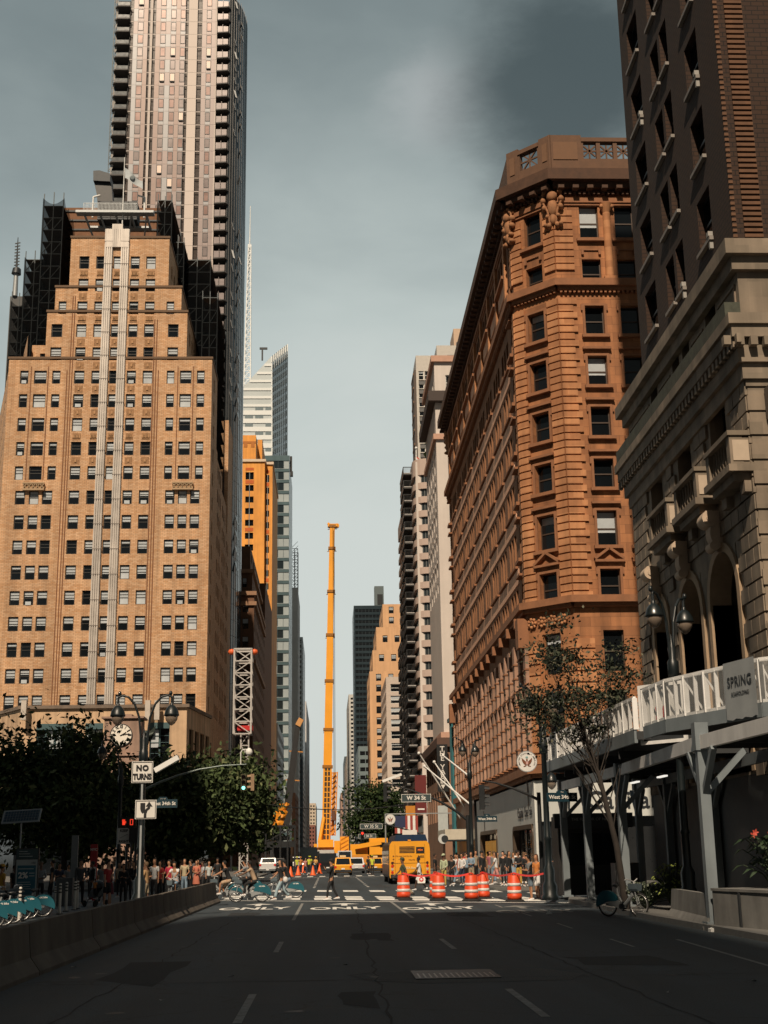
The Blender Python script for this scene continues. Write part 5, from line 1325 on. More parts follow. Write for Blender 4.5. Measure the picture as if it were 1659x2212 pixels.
        fbox(m2, 'a', 2.9, D-2.9, (rows[k+1][1]+.25) if k < 7 else zs1+.45, za-.3, .05) if k > 1 else None
        part('sill_course', m, [OTR, PST], R, True)
        if m2.v: part('spandrel_band', m2, PST, R, True)
    for b in range(nb+1):
        m = MB(); u = .5+lw*b; z = Z(1655)+.6; kk = 0
        fbox(m, 'a', max(0, u-.45), min(D, u+.45), z, zs1-1.6, .3)
        while z < zs1-2: fbox(m, 'a', max(0, u-.5), min(D, u+.5), z, z+.1, .36, 1); z += .95; kk += 1
        part('banded_pier', m, [M('dark_pier_stone', (.36,.215,.15), .85, noise=.3, scale=1, streak=.35), OTR], R, True)  # piers in a darker, streaked stone than the spandrels
    m = MB()
    for a in (0, D-1.2): fbox(m, 'a', a, a+1.2, zs1-2.4, zs1-.5, .7)
    for b in range(12): fbox(m, 'a', 1.5+b*4, 1.9+b*4, zs1-.9, zs1-.25, .7)
    fbox(m, 'a', .3, D-.3, Z(1470), Z(1462), .25); part('bracket', m, OTR, R, True)
    # ground floor cafe: white panels with rounded openings
    WP = M('white_cafe_panel', (.58,.6,.58), .5, noise=.08, scale=.4); z1 = onx(1036,1747,13.).z; z1s = Z(1709)
    zc = zbase-.7
    m = MB(); yw1 = 117.4; 
    def rpoly(y0, y1, za, zb, r=.5, n=5):
        pts = []
        for (cy, cz, a0) in ((y1-r, zb-r, 0), (y0+r, zb-r, PI/2)):
            for i in range(n+1): q = a0+PI/2*i/n; pts.append((cy+r*math.cos(q), cz+r*math.sin(q)))
        return [(y1, za)]+pts+[(y0, za)]
    o1 = (onx(1077,1800,13.).y, onx(1041,1800,13.).y); o2 = (F1[1]+.9, onx(1112,1800,13.).y); zo = onx(1112,1786,13.).z
    m.box(12.9, o1[1], .1, 13.4, yw1, zc); m.box(12.9, o2[1], .1, 13.4, o1[0], zc); m.box(12.9, F1[1], .1, 13.4, o2[0], zc)
    m.box(12.9, o1[0], zo, 13.4, o1[1], zc); m.box(12.9, o2[0], zo, 13.4, o2[1], zc)
    m.prism([F1, F2, (F2[0]+.2, F2[1]+.4), (F1[0]+.4, F1[1]+.1)], zo+.1, zc); m.box(F2[0], Ys, zo+.3, F2[0]+9, Ys+.4, zc-.3)
    part('cafe_fascia', m, WP, R, True)
    for (a, b) in (o1, o2):
        m = MB(); P_ = rpoly(a, b, .1, zo, .7); Q_ = rpoly(a+.28, b-.28, .1, zo-.28, .55); n = len(P_)
        vs = [(12.82, y, z) for y, z in P_]+[(12.82, y, z) for y, z in Q_]+[(13.3, y, z) for y, z in P_]+[(13.3, y, z) for y, z in Q_]
        m.add(vs, [(i, i+1, n+i+1, n+i) for i in range(n-1)]+[(i, 2*n+i, 2*n+i+1, i+1) for i in range(n-1)]+[(n+i, n+i+1, 3*n+i+1, 3*n+i) for i in range(n-1)])
        fo = part('shop_window', m, M('bronze_surround', (.06,.04,.025), .5), R, True)
        g = MB(); g.box(13.25, a+.3, .15, 13.3, b-.3, zo-.3); part('pane', g, GLS, fo)
        g = MB(); k = 4
        for i in range(1, k): y = a+(b-a)*i/k; g.box(13.15, y-.04, .15, 13.24, y+.04, zo-.3)
        for i in range(18):
            y = rnd.uniform(a+.5, b-.5); z = rnd.uniform(1.2, zo-.9); g.box(13.18, y, z, 13.24, y+rnd.uniform(.1,.6), z+.05, 1)
        part('shelf', g, [DKM, M('shelf_white', (.4,.42,.42), .5)], fo)
    g = MB(); g.box(13.15, o1[0]+1., zo-2.4, 13.24, o1[1]-1., zo-.8); part('lit_poster', g, M('orange_poster', (.7,.33,.06), .6, emit=.25), R, True)
    # dark recess under the base course and on the south side
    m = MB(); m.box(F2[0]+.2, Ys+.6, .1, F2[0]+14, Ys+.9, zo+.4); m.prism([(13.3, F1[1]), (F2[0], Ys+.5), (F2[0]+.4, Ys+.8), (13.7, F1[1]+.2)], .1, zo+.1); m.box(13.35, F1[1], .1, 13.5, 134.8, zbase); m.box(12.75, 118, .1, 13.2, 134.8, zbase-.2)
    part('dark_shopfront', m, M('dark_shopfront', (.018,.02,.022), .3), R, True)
    DT = M('navy_lettering', (.012,.016,.022), .5)
    # cafe marks: text with a swoosh
    def mark(y, zc_, s):
        m = MB(); N = 12; rows_ = []
        for i in range(N+1):
            t = i/N; a = -0.5+2.5*t; cy = y-.2*s-1.0*s*math.cos(a)*.35; cz = zc_+s*(.1+1.1*math.sin(a)*.9); w = .17*s*math.sin(PI*(.12+.86*t))
            rows_.append([(12.86, cy-w, cz), (12.86, cy+w, cz)])
        m.loft(rows_, closed=False, caps=False, smooth=False); part('swoosh', m, DT, R, True)
    yA = onx(1138,1740,13.).y; zA = onx(1138,1755,13.).z
    t1 = text('Capital', .95, DT, R, Vector((12.86, yA+2.2, zA))-R.location, -PI/2, bold=.01); t2 = text('One', .95, DT, R, Vector((12.86, yA-.5, zA))-R.location, -PI/2); t3 = text('café', .75, DT, R, Vector((12.86, yA-2.4, zA+.0))-R.location, -PI/2)
    mark(yA-.9, zA+.6, 1.3); mark(onx(1048,1786,13.).y, onx(1048,1790,13.).z, 1.3)
    text('Capital One café', 1.5, DT, R, Vector((F2[0]+5.2, Ys-.06, at(1260,1730,Ys).z))-R.location, 0, bold=.01)
    # panel with small lettering in front of the shop
    p = at(1185, 1800, 79)
corner_block()
# street level bits beside the corner block
def awning():
    t = MB(); a = onx(962,1830,10.5); t.box(10.4, 121, 3.1, 12.9, 129, 4.0); t.box(10.4, 121, 3.0, 12.9, 129, 3.1, 1)
    solo('flat_awning', t, [M('cream_awning', (.5,.46,.38), .7), DKM], 'flat cream awning sticking out over the pavement beyond the cafe', 'awning')
    c = at(957, 1812, 118); m = MB(); m.disc((c.x, 118, c.z), (0,-1,0), .42, 24, 0, .08); k = link('disc', m.mesh('disc', [M('disc_white', (.5,.52,.52), .5)]))
    m2 = MB(); m2.disc((c.x+.15, 117.9, c.z), (0,-1,0), .3, 24, 0, .03); k2 = link('inset', m2.mesh('inset', [DKM]), k)
    bpy.data.objects.remove(k2); k.name = 'round_shop_sign'; k['label'] = 'round white crescent shop sign left of the flat awning'; k['category'] = 'sign'
    link('inset', m2.mesh('inset', [DKM]), k)
awning()
# ================================================================ dark brick hotel with stone base (near right)
def dark_brick():
    X0, Y0, Y1 = 13., 38., 53.6; B = Bld('dark_brick_tower', 'dark brown brick tower on a rusticated pale stone base with arches and small balconies', 'building', (20, 45, 0))
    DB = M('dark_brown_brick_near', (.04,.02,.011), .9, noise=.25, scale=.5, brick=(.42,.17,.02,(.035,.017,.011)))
    STN = M('pale_rusticated_stone', (.24,.192,.145), .85, noise=.25, scale=.7, streak=.4, brick=(.9,.52,.0,(.17,.14,.105))); JT = M('stone_joint', (.06,.05,.04), .95)
    zt = 75.; yy = lambda u, v: onx(u, v, X0).y; zz = lambda u, v: onx(u, v, X0).z
    zA = onx(1355, 850, X0-.45).z; zB = onx(1345, 1000, X0-.6).z
    S = lambda y: Y1-y
    # brick storeys
    YS = Y1; Y1 = 50.6
    ops = []; cols = [(1369,1393), (1417,1435), (1440,1457), (1493,1522)]
    zs = zz(1380, 101); per = zz(1380,101)-zz(1383,261)
    for i, (a, b) in enumerate(cols):
        ya, yb = yy(a, 300), yy(b, 300); off = (0, .05, .0, .0)[i]
        for k in range(-6, 7):
            z0 = zs+k*per+(0 if i in (0, 3) else -.25)
            ops.append((S(ya), S(yb), z0, z0+per*.62, 'dark', 0, .3))
    ops = [o for o in ops if o[2] > zA+.5]
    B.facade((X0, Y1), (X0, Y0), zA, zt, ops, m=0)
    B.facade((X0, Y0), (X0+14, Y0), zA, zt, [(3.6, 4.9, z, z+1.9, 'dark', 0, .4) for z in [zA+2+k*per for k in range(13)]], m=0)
    Y1b = Y1; Y1 = YS; B.mb.quad((X0,Y1b,zA), (X0+14,Y1b,zA), (X0+14,Y1,zA), (X0,Y1,zA), 1)
    # stone attic
    at_ops = [(S(yy(a, v)), S(yy(b, v)), zB+.75, zB+2.5, 'dark', 0, .5) for a, b, v in ((1404,1419,830), (1450,1466,770), (1472,1488,745), (1523,1547,690))]
    B.facade((X0, Y1), (X0, Y0), zB, zA, at_ops, m=1); B.facade((X0, Y0), (X0+14, Y0), zB, zA, m=1)
    # rusticated part with windows and arches
    wins = []
    for (a, b, v0, v1) in ((1406,1432,1027,1095), (1463,1493,958,1025), (1531,1567,862,945)):
        wins.append((S(yy(a,(v0+v1)/2)), S(yy(b,(v0+v1)/2)), zz((a+b)/2, v1)-.6, zz((a+b)/2, v0), 'dark', 0, .55))
    arches = []
    for (a, b, vt, vs_) in ((1420,1450,1294,1340), (1478,1525,1243,1300), (1547,1608,1180,1262)):
        ya, yb = yy(a, 1400), yy(b, 1400); r = abs(ya-yb)/2; zt_ = zz((a+b)/2, vt)
        arches.append(((ya+yb)/2, r, zt_))
    aops = [(S(c)-r, S(c)+r, 4.2, zt_-.01, None, 3, .7) for c, r, zt_ in arches]
    B.facade((X0, Y1), (X0, Y0), 4.1, zB, wins+aops, m=1); B.facade((X0, Y0), (X0+14, Y0), 4.1, zB, m=1); B.facade((X0, Y1), (X0, Y0), 0, 4.1, m=3); B.facade((X0, Y0), (X0+14, Y0), 0, 4.1, m=3)  # street level wall painted near black, standing in for the shed's shade
    B.facade((X0+14, Y1), (X0, Y1), 0, zA, m=1); B.facade((X0+14, Y1b), (X0, Y1b), zA, zt, m=0); B.facade((X0+14, Y0), (X0+14, Y1b), 0, zt, m=0); B.mb.quad((X0,Y0,zt), (X0+14,Y0,zt), (X0+14,Y1b,zt), (X0,Y1b,zt), 2)
    B.finish([DB, STN, ROOF, M('glass_and_shed_shade', (.008,.009,.01), .5)])
    R = B.root
    # horizontal and vertical joints of the rustication (as shallow grooves)
    m = MB(); z = 4.; hh = .52; k = 0; L = Y1-Y0
    def blocked(y0, y1, z0, z1):
        for o in wins:
            if S(y1) < o[1]+.15 and S(y0) > o[0]-.15 and z0 < o[3]+.25 and z1 > o[2]-1.3: return True
        for c, r, zt_ in arches:
            if y0 < c+r+.35 and y1 > c-r-.35 and z0 < zt_+.2: return True
        return False
    while z < zB-1.6:
        y = Y0; off = .35 if k % 2 else 0
        while y < Y1-.05:
            y2 = min(Y1, y+(.78 if y > Y0 else .5+off))
            if not blocked(y, y2, z, z+hh): m.box(X0-.09, y+.025, z+.03, X0+.01, y2-.025, z+hh-.035)
            y = y2
        z += hh; k += 1
    z = 4.; 
    while z < zB-1.6: m.box(X0-.055, Y0-.055, z+.025, X0+1.0+(.0), Y0+.01, z+hh-.025) if True else None; m.box(X0+1.1, Y0-.03, z+.03, X0+2.6, Y0+.01, z+hh-.03); z += hh*1.5
    part('rusticated_block', m, STN, R, True)
    # voussoir rings, keystones
    for i, (c, r, zt_) in enumerate(arches):
        m = MB(); N = 14
        for a in range(N):
            q0, q1 = PI*a/N, PI*(a+1)/N
            P = lambda q, rr, x: (x, c+rr*math.cos(q), zt_-r+rr*math.sin(q))
            for (ra, rb, xo) in ((r, r+.3, X0-.09),):
                m.add([P(q0,ra,xo), P(q1,ra,xo), P(q1,rb,xo), P(q0,rb,xo), P(q0,ra,X0+.75), P(q1,ra,X0+.75), P(q1,rb,X0), P(q0,rb,X0)], [(0,3,2,1), (0,1,5,4), (3,7,6,2)])
            m.add([P(q0,r*.99,X0+.001-.02), P(q1,r*.99,X0-.019), (X0-.019, c+r*1.01*math.cos(q1), zt_+.0), (X0-.019, c+r*1.01*math.cos(q0), zt_+.0)], [(0,1,2,3)], 1)
            # masonry between arch and the wall above
        for sg in (1, -1): m.box(X0-.09, c+sg*r-(0 if sg > 0 else .3), 4.2, X0+.7, c+sg*r+(.3 if sg > 0 else 0), zt_-r)
        part('arch_ring', m, [M('arch_stone', (.36,.26,.17), .85, noise=.2), STN], R, True)
        m = MB(); m.T = Matrix.Identity(4)
        pts = [(c+r*math.cos(PI*a/16), zt_-r+r*math.sin(PI*a/16)) for a in range(17)]
        m.T = None
        m.add([(X0+.65, y, z) for y, z in pts], [tuple(range(17))]); part('arch_glazing', m, MATS['glass_and_shed_shade'], R, True)
        m = MB(); x = X0-.1; zk = zt_+.1; s = 1.0
        # scroll keystone: S shaped bracket
        pr = []
        for j in range(15):
            t = j/14; zz_ = zk+1.25*t; dx = .1+.34*(.5-.5*math.cos(PI*min(1, t*1.15)))+(.12*math.sin(PI*t*2)); pr.append((x-dx, zz_))
        for j in range(14):
            (xa, za), (xb, zb) = pr[j], pr[j+1]; w = .22+.1*j/14; m.add([(X0,c-w,za),(xa,c-w,za),(xb,c-w,zb),(X0,c-w,zb),(X0,c+w,za),(xa,c+w,za),(xb,c+w,zb),(X0,c+w,zb)], [(0,1,2,3),(7,6,5,4),(1,5,6,2)], 0, False)
        m.cyl((x-.3, c-.34, zk+1.0), (x-.3, c+.34, zk+1.0), .27, .27, 14); m.cyl((x-.3, c-.38, zk+1.0), (x-.3, c+.38, zk+1.0), .13, .13, 10); m.cyl((x-.2, c-.28, zk+.08), (x-.2, c+.28, zk+.08), .17, .17, 10)
        part('scroll_keystone', m, M('keystone_stone', (.5,.39,.29), .8, noise=.15, scale=2), R, True)
    # ledges and heavy dentilled cornice
    m = MB(); m.box(X0-.45, Y0-.45, zA-.35, X0+14, Y0, zA+.15); m.box(X0-.45, Y0, zA-.35, X0, Y1+.45, zA+.15); m.box(X0-.22, Y0-.22, zA-.8, X0+14, Y0, zA-.35); m.box(X0-.22, Y0, zA-.8, X0, Y1+.22, zA-.35)
    part('upper_ledge', m, STN, R, True)
    m = MB(); z = zB-.2
    for (pr, a, b) in ((.6, .15, .5), (.5, -.25, .15), (.3, -1.0, -.25), (.16, -1.5, -1.0)):
        m.box(X0-pr, Y0, z+a, X0, Y1+pr, z+b); m.box(X0-pr, Y0-pr, z+a, X0+2.2, Y0, z+b)
    y = Y0-.8
    while y < Y1+.8: m.box(X0-.46, y, z-.55, X0-.31, y+.22, z-.26); y += .42
    x = X0-.8
    while x < X0+2: m.box(x, Y0-.6, z-.55, x+.22, Y0-.35, z-.26); x += .42
    m.box(X0-.5, Y0, z+.5, X0, Y1+.5, z+1.1, 1); 
    part('cornice', m, [STN, M('mossy_gutter', (.06,.065,.05), .95, noise=.5, scale=3)], R, True)
    # attic panels
    m = MB(); prev = Y1
    for (a, b) in ((53.2, yy(1419,830)+.3), (yy(1404,830)-.0, 0),)[:0]: pass
    gaps = sorted([(yy(b_, v), yy(a_, v)) for a_, b_, v in ((1404,1419,830), (1450,1466,770), (1472,1488,745), (1523,1547,690))]); ed = [Y0]+[q for g_ in gaps for q in g_]+[Y1]
    for i in range(0, len(ed), 2):
        a, b = ed[i]+.3, ed[i+1]-.3
        if b-a < .6: continue
        for (ya, yb, za, zb) in ((a, b, zB+.95, zB+1.02), (a, b, zA-1.15, zA-1.08), (a, a+.07, zB+1.02, zA-1.15), (b-.07, b, zB+1.02, zA-1.15)): m.box(X0-.05, ya, za, X0+.01, yb, zb)
    part('attic_panel', m, M('panel_outline', (.22,.17,.13), .85), R, True)  # raised panel borders in a tone close to the stone
    # balconies
    for i, o in enumerate(wins):
        u0, u1, uv, vv = ((1388,1440,1424,1091), (1440,1502,1486,1024), (1506,1574,1561,943))[i]; x0 = X0-.7; ya, yb = onx(u1,vv,x0).y, onx(u0,vv,x0).y-.7; z = onx(uv,vv,x0).z-1.3; m = MB()
        m.box(x0-.1, ya-.1, z, X0, yb+.1, z+.22); m.box(x0+.1, ya+.15, z-.25, X0, yb-.15, z); m.box(x0+.4, ya+.1, z-.6, X0, ya+.55, z-.25); m.box(x0+.4, yb-.55, z-.6, X0, yb-.1, z-.25); 
        for y in (ya, yb-.32): m.box(x0, y, z+.22, x0+.4, y+.32, z+1.15)
        m.box(x0+.4, ya+.01, z+.22, X0, ya+.12, z+1.1); m.box(x0+.4, yb-.12, z+.22, X0, yb-.01, z+1.1)
        m.box(x0+.08, ya-.03, z+.35, X0-.12, ya, z+1.0, 1); m.box(x0-.06, ya-.06, z+1.15, X0, yb+.06, z+1.3)
        n = 7
        for q in range(n): y = ya+.45+(yb-ya-.9)*q/(n-1); m.lathe([(.05,0),(.09,.1),(.1,.3),(.05,.5),(.045,.8),(.07,.93)], (x0+.16, y, z+.22), 8)
        part('balcony', m, [STN, M('balcony_panel', (.47,.38,.29), .8)], R, True)
    # window sills of the brick storeys with small white air conditioners
    for (kind, u1, u2, z0, z1, *q) in ops:
        pass
    t = MB()
    for i, o in enumerate(ops):
        ya, yb = Y1b-o[1], Y1b-o[0]
        if o[2] > 46: continue
        m = MB(); m.box(X0-.14, ya-.05, o[2]-.16, X0+.02, yb+.05, o[2]-.03)
        part('window_sill', m, M('pale_sill', (.22,.2,.18), .7), R, True)
        if i % 13 in (3, 5, 7, 9): m = MB(); m.box(X0-.12, ya+.02, o[2]-.45, X0+.0, ya+.14, o[2]-.17); m.box(X0-.16, ya, o[2]-.16+.16, X0, ya+.2, o[2]+.16); part('sill_bracket', m, M('bracket_grey', (.3,.29,.27), .7), R, True)
    m = MB(); z = zA+.2; m2 = MB()
    while z < 60: m.box(X0+.35, Y0-.06, z, X0+.95, Y0+.01, z+.11); m.box(X0-.02, Y0-.03, z, X0+.12, Y0+.01, z+.1); z += .19
    part('brick_quoin', m, M('quoin_brick', (.13,.065,.035), .9, noise=.3, scale=3), R, True)
    # projecting wing at the right edge (lower cornice seen past the corner)
    B2 = Bld('stone_annex', 'pale stone annex with a heavy dark cornice at the right edge below the brick tower', 'building', (19, 30, 0))
    xw = at(1648, 700, 38).x; zc = at(1640, 800, 36).z
    B2.block(xw+.3, 34, xw+12, 37.9, 0, zc, roof=0); B2.finish([STN, ROOF])
    m = MB(); m.box(xw-.2, 33.7, zc-.9, xw+12, 37.9, zc+.1); m.box(xw+.1, 33.9, zc-1.7, xw+12, 37.9, zc-.9); zc2 = at(1640,1000,36).z; m.box(xw-.1, 33.8, zc2-.5, xw+12, 37.9, zc2+.3); part('cornice', m, M('dark_stone', (.12,.1,.085), .9, noise=.3), B2.root, True)
dark_brick()
# ================================================================ sidewalk shed
def shed():
    R = thing('sidewalk_shed', 'grey and white steel sidewalk shed with clear parapet panels along the right pavement', 'sidewalk shed', (10, 40, 0))
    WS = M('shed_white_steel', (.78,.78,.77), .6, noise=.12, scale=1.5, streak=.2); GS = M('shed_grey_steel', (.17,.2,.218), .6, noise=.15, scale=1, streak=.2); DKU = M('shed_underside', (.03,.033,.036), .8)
    def deck(P, z0, z1, zp, back, nstud, nm='parapet'):
        """P outer corner points; z0..z1 fascia, zp parapet top"""
        for a, b, ns in zip(P, P[1:], nstud):
            a = Vector(a); b = Vector(b); d = (b-a); L = d.length; d.normalize(); n = Vector((-d.y, d.x)); n = n if n.x < 0 else -n
            m = MB(); q = lambda p, z: (p.x, p.y, z)
            m.bar(q(a+n*.02, (z0+z1)/2), q(b+n*.02, (z0+z1)/2), .1, z1-z0); part('fascia', m, GS, R, True)
            m = MB(); m.bar(q(a, zp), q(b, zp), .09, .1); m.bar(q(a, z1+.04), q(b, z1+.04), .08, .08)
            for i in range(ns+1):
                p = a+d*(L*i/ns); m.bar(q(p, z1), q(p, zp), .16 if i % 2 == 0 else .1, .07)
                if i < ns and i % 2 == 0: p2 = a+d*(L*(i+.8)/ns)-n*.35; m.bar(q(p, zp-.1), q(p2, z1), .05, .05)
            part(nm, m, WS, R, True)
            m = MB(); m.quad(q(a+n*.06, z1), q(b+n*.06, z1), q(b+n*.06, zp), q(a+n*.06, zp)); part('clear_panel', m, M('clear_plastic', (.55,.57,.57), .25, alpha=.28, noise=.2, scale=4), R, True)
        m = MB(); poly = [tuple(p) for p in P]+[(back, P[-1][1]), (back, P[0][1])]
        ar = sum(poly[i][0]*poly[(i+1) % len(poly)][1]-poly[(i+1) % len(poly)][0]*poly[i][1] for i in range(len(poly)))
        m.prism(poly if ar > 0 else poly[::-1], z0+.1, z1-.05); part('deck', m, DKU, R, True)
    zp = 6.4; g = lambda u, v: tuple(gnd(u, v, zp).xy)
    far = [g(1178,1597), g(1370,1508)]; near = [g(1389,1491), g(1437,1471), g(1641,1425), g(1900,1395)]
    Pf = [(12.95, far[0][1]+1.0), far[0], far[1]]
    deck(Pf, 5.05, 5.45, zp, 12.9, (4, 22)); deck(near, 5.0, 5.35, zp, 12.9, (3, 9, 8))
    # posts, header beams and knee braces
    ps = [gnd(1225,1945), gnd(1268,1950), gnd(1345,1965), gnd(1520,2012)]; ps = [Vector((9.6, 55.0)), Vector((9.72, 50.6)), Vector((9.75, 44.6)), Vector((9.35, 33.2)), Vector((9.9, 22))]
    for p in ps:
        for dx in (0, 3.1):
            m = MB(); m.box(p.x+dx-.13, p.y-.13, .14, p.x+dx+.13, p.y+.13, 4.35); m.box(p.x+dx-.22, p.y-.22, .14, p.x+dx+.22, p.y+.22, .2)
            for s in (-1, 1): m.bar((p.x+dx, p.y, 3.2), (p.x+dx, p.y+s*1.1, 4.3), .14, .14)
            if dx == 0: m.bar((p.x, p.y, 3.2), (p.x+1.1, p.y, 4.3), .14, .14)
            m.box(p.x+dx-.17, p.y-.17, 4.3, p.x+dx+.17, p.y+.17, 4.99); part('post', m, GS, R, True)
    for a, b in zip(ps, ps[1:]):
        for dx in (0, 3.1):
            m = MB(); m.bar((a.x+dx, a.y, 4.5), (b.x+dx, b.y, 4.5), .14, .34); part('header_beam', m, GS if dx else WS, R, True)
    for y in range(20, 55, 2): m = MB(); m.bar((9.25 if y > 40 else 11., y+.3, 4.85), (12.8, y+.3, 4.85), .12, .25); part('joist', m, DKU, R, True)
    # banner and small notice
    a, b = Vector(g(1578,1440)), Vector(g(1645,1424)); 
    q = gnd(1578,1441,zp); r2 = gnd(1645,1424,zp); m = MB(); d = Vector((r2.x-q.x, r2.y-q.y)); ang = math.atan2(d.y, d.x); nx = Vector((d.y, -d.x)).normalized()*.22
    bn = thing('scaffold_banner', 'grey banner with dark company lettering hung on the shed parapet', 'banner', (q.x+nx.x, q.y+nx.y, 5.05), ang); L = d.length
    N = 10; rows = [[(L*i/N, -.006*math.sin(i*1.3), 0.0-.02*(i % 3)), (L*i/N, .006*math.sin(i), 1.42)] for i in range(N+1)]
    m.loft(rows, closed=False, caps=False); part('cloth', m, M('banner_grey', (.27,.29,.3), .6, noise=.1), bn)
    DT = M('banner_ink', (.03,.035,.04), .6)
    text('SPRING', .36, DT, bn, (L/2, -.014, .9), extrude=.003, sx=L/1.62, bold=.004, spacing=1.08); text('SCAFFOLDING', .14, DT, bn, (L/2, -.014, .6), extrude=.003, sx=L/1.6)
    c = gnd(1203,1610,6.0); n2 = thing('shed_notice', 'small pale notice board with grey print tied to the far end of the shed parapet', 'notice', (c.x-.12, c.y, 5.5), -PI/2)
    m = MB(); m.box(-.75, -.02, 0, .75, .02, 1.0); part('board', m, M('notice_pale', (.42,.45,.45), .6), n2); m = MB()
    for i in range(3): m.box(-.6+i*.42, -.05, .62, -.28+i*.42, -.03, .9)
    for i in range(4): m.box(-.35, -.05, .15+i*.1, .35, -.03, .19+i*.1)
    part('print', m, M('print_grey', (.12,.13,.14), .7), n2)
    # framed round sign box between the two parapets
    c = gnd(1400,1520,6.1); s = thing('framed_deck_sign', 'white framed sign with a round emblem standing between the two shed parapets', 'sign', (c.x+.6, c.y+.8, 5.0), -.9)
    m = MB(); m.box(-.8, 0, 0, .8, .05, 1.75, 1)
    for (x0, z0, x1, z1) in ((-.85,0,-.75,1.8), (.75,0,.85,1.8), (-.75,1.7,.75,1.8), (-.75,0,.75,.1)): m.box(x0, -.03, z0, x1, .06, z1)
    part('frame', m, [WS, M('sign_dark', (.03,.035,.04), .6)], s); m = MB(); m.disc((0,-.0,1.0), (0,-1,0), .62, 28, 0, .03); part('emblem_disc', m, M('disc_pale', (.55,.55,.53), .6), s)
    m = MB(); m.box(-.2, -.05, .6, -.05, -.03, 1.1); m.ell((.15,-.04,.9), .12, .01, .25, 10); part('emblem', m, M('emblem_red', (.35,.03,.03), .6), s)
    # work lights under the deck
    for (x, y) in ((10.8, 47), (10.9, 43.5)):
        m = MB(); m.box(x-.06, y-.5, 4.2, x+.06, y+.5, 4.25); solo('strip_light', m, M('strip_lamp', (1,.95,.85), .5, emit=.9), ('far' if y > 45 else 'near')+'er of the two lit strip lights under the shed roof', 'strip light', 'strip lights under the shed')
shed()
# ================================================================ street lamps
LP = M('lamp_dark_green', (.008,.013,.015), .4, spec=.5, coat=.15); LG = M('lamp_globe', (.24,.19,.15), .15, alpha=.75, noise=.1)
def lantern(parent, x, z, y=0., s=1.):
    sc_ = lambda q: [(r*.76, zz*.66+.42) for r, zz in q]
    m = MB(); m.lathe(sc_([(.01,.98),(.05,.93),(.05,.85),(.09,.8),(.07,.72),(.16,.66),(.24,.55),(.33,.36),(.36,.2),(.38,.12),(.34,.08),(.01,.08)]), (x, y, z), 16)
    lo = part('lantern', m, LP, parent); m = MB(); m.lathe(sc_([(.3,.08),(.31,-.02),(.27,-.16),(.17,-.33),(.06,-.43),(.01,-.45)]), (x, y, z), 16); part('globe', m, LG, lo); return lo
def lamp(u, v, Y, label, rot=0., arms=(-1, 1), r=1.0, grp='twin lantern street lamps'):
    p = at(u, v, Y); h = p.z; T = thing('street_lamp', label, 'street lamp', (p.x, Y, .0 if p.x > -9 and p.x < 8.4 else .14), rot, grp)
    hp = h-1.75; m = MB()
    m.lathe([(.34,0),(.36,.1),(.28,.2),(.3,.5),(.2,.7),(.22,1.1),(.13,1.3),(.12,2.2),(.16,2.25),(.12,2.35),(.1,hp-.9),(.17,hp-.85),(.17,hp-.4),(.1,hp-.3),(.13,hp),(.06,hp+.15),(.02,hp+.4),(.01,hp+.45)], n=14); part('pole', m, LP, T)
    for s in arms:
        pts = []
        for i in range(12):
            t = i/11; a = PI*t*.93; pts.append((s*(.08+r*.5*(1-math.cos(a))), 0, hp-.6+(1.7 if t < 1 else 1.7)*min(1, math.sin(a)*.62+t*.62)+.0))
        pts = [(s*.1, 0, hp-.8), (s*.13, 0, hp+.2), (s*.2, 0, hp+.85), (s*.38, 0, hp+1.35), (s*.62, 0, hp+1.62), (s*.85, 0, hp+1.68), (s*(r+.02), 0, hp+1.6)]
        m = MB(); m.tube(pts, .042, 8); m.ell((s*.95, 0, hp+1.75), .07, .07, .1, 8); m.cyl((s*r, 0, hp+1.6), (s*r, 0, hp+1.35), .04, .05, 8); part('arm', m, LP, T)
        lantern(T, s*r, hp+.42)
    return T
lamp(314, 1498, 50, 'twin lantern lamp rising above the white NO TURNS sign', .0)
lamp(1443, 1290, 39.8, 'twin lantern lamp nearest on the right, in front of the arched stone wall', .75, r=.85)
lamp(1168, 1490, 52, 'twin lantern lamp with a street sign beside the far end of the sidewalk shed', .45, r=.55)
lamp(1012, 1600, 88, 'twin lantern lamp in front of the banded piers of the ornate corner building', .5, r=.5)
lamp(264, 1600, 76, 'small crook lamp left of the clock monument above the crowd', .0, arms=(-1,), r=1.1)
lamp(1222, 1655, 62, 'small crook lamp showing just above the end of the shed parapet', .0, arms=(-1,), r=.7)
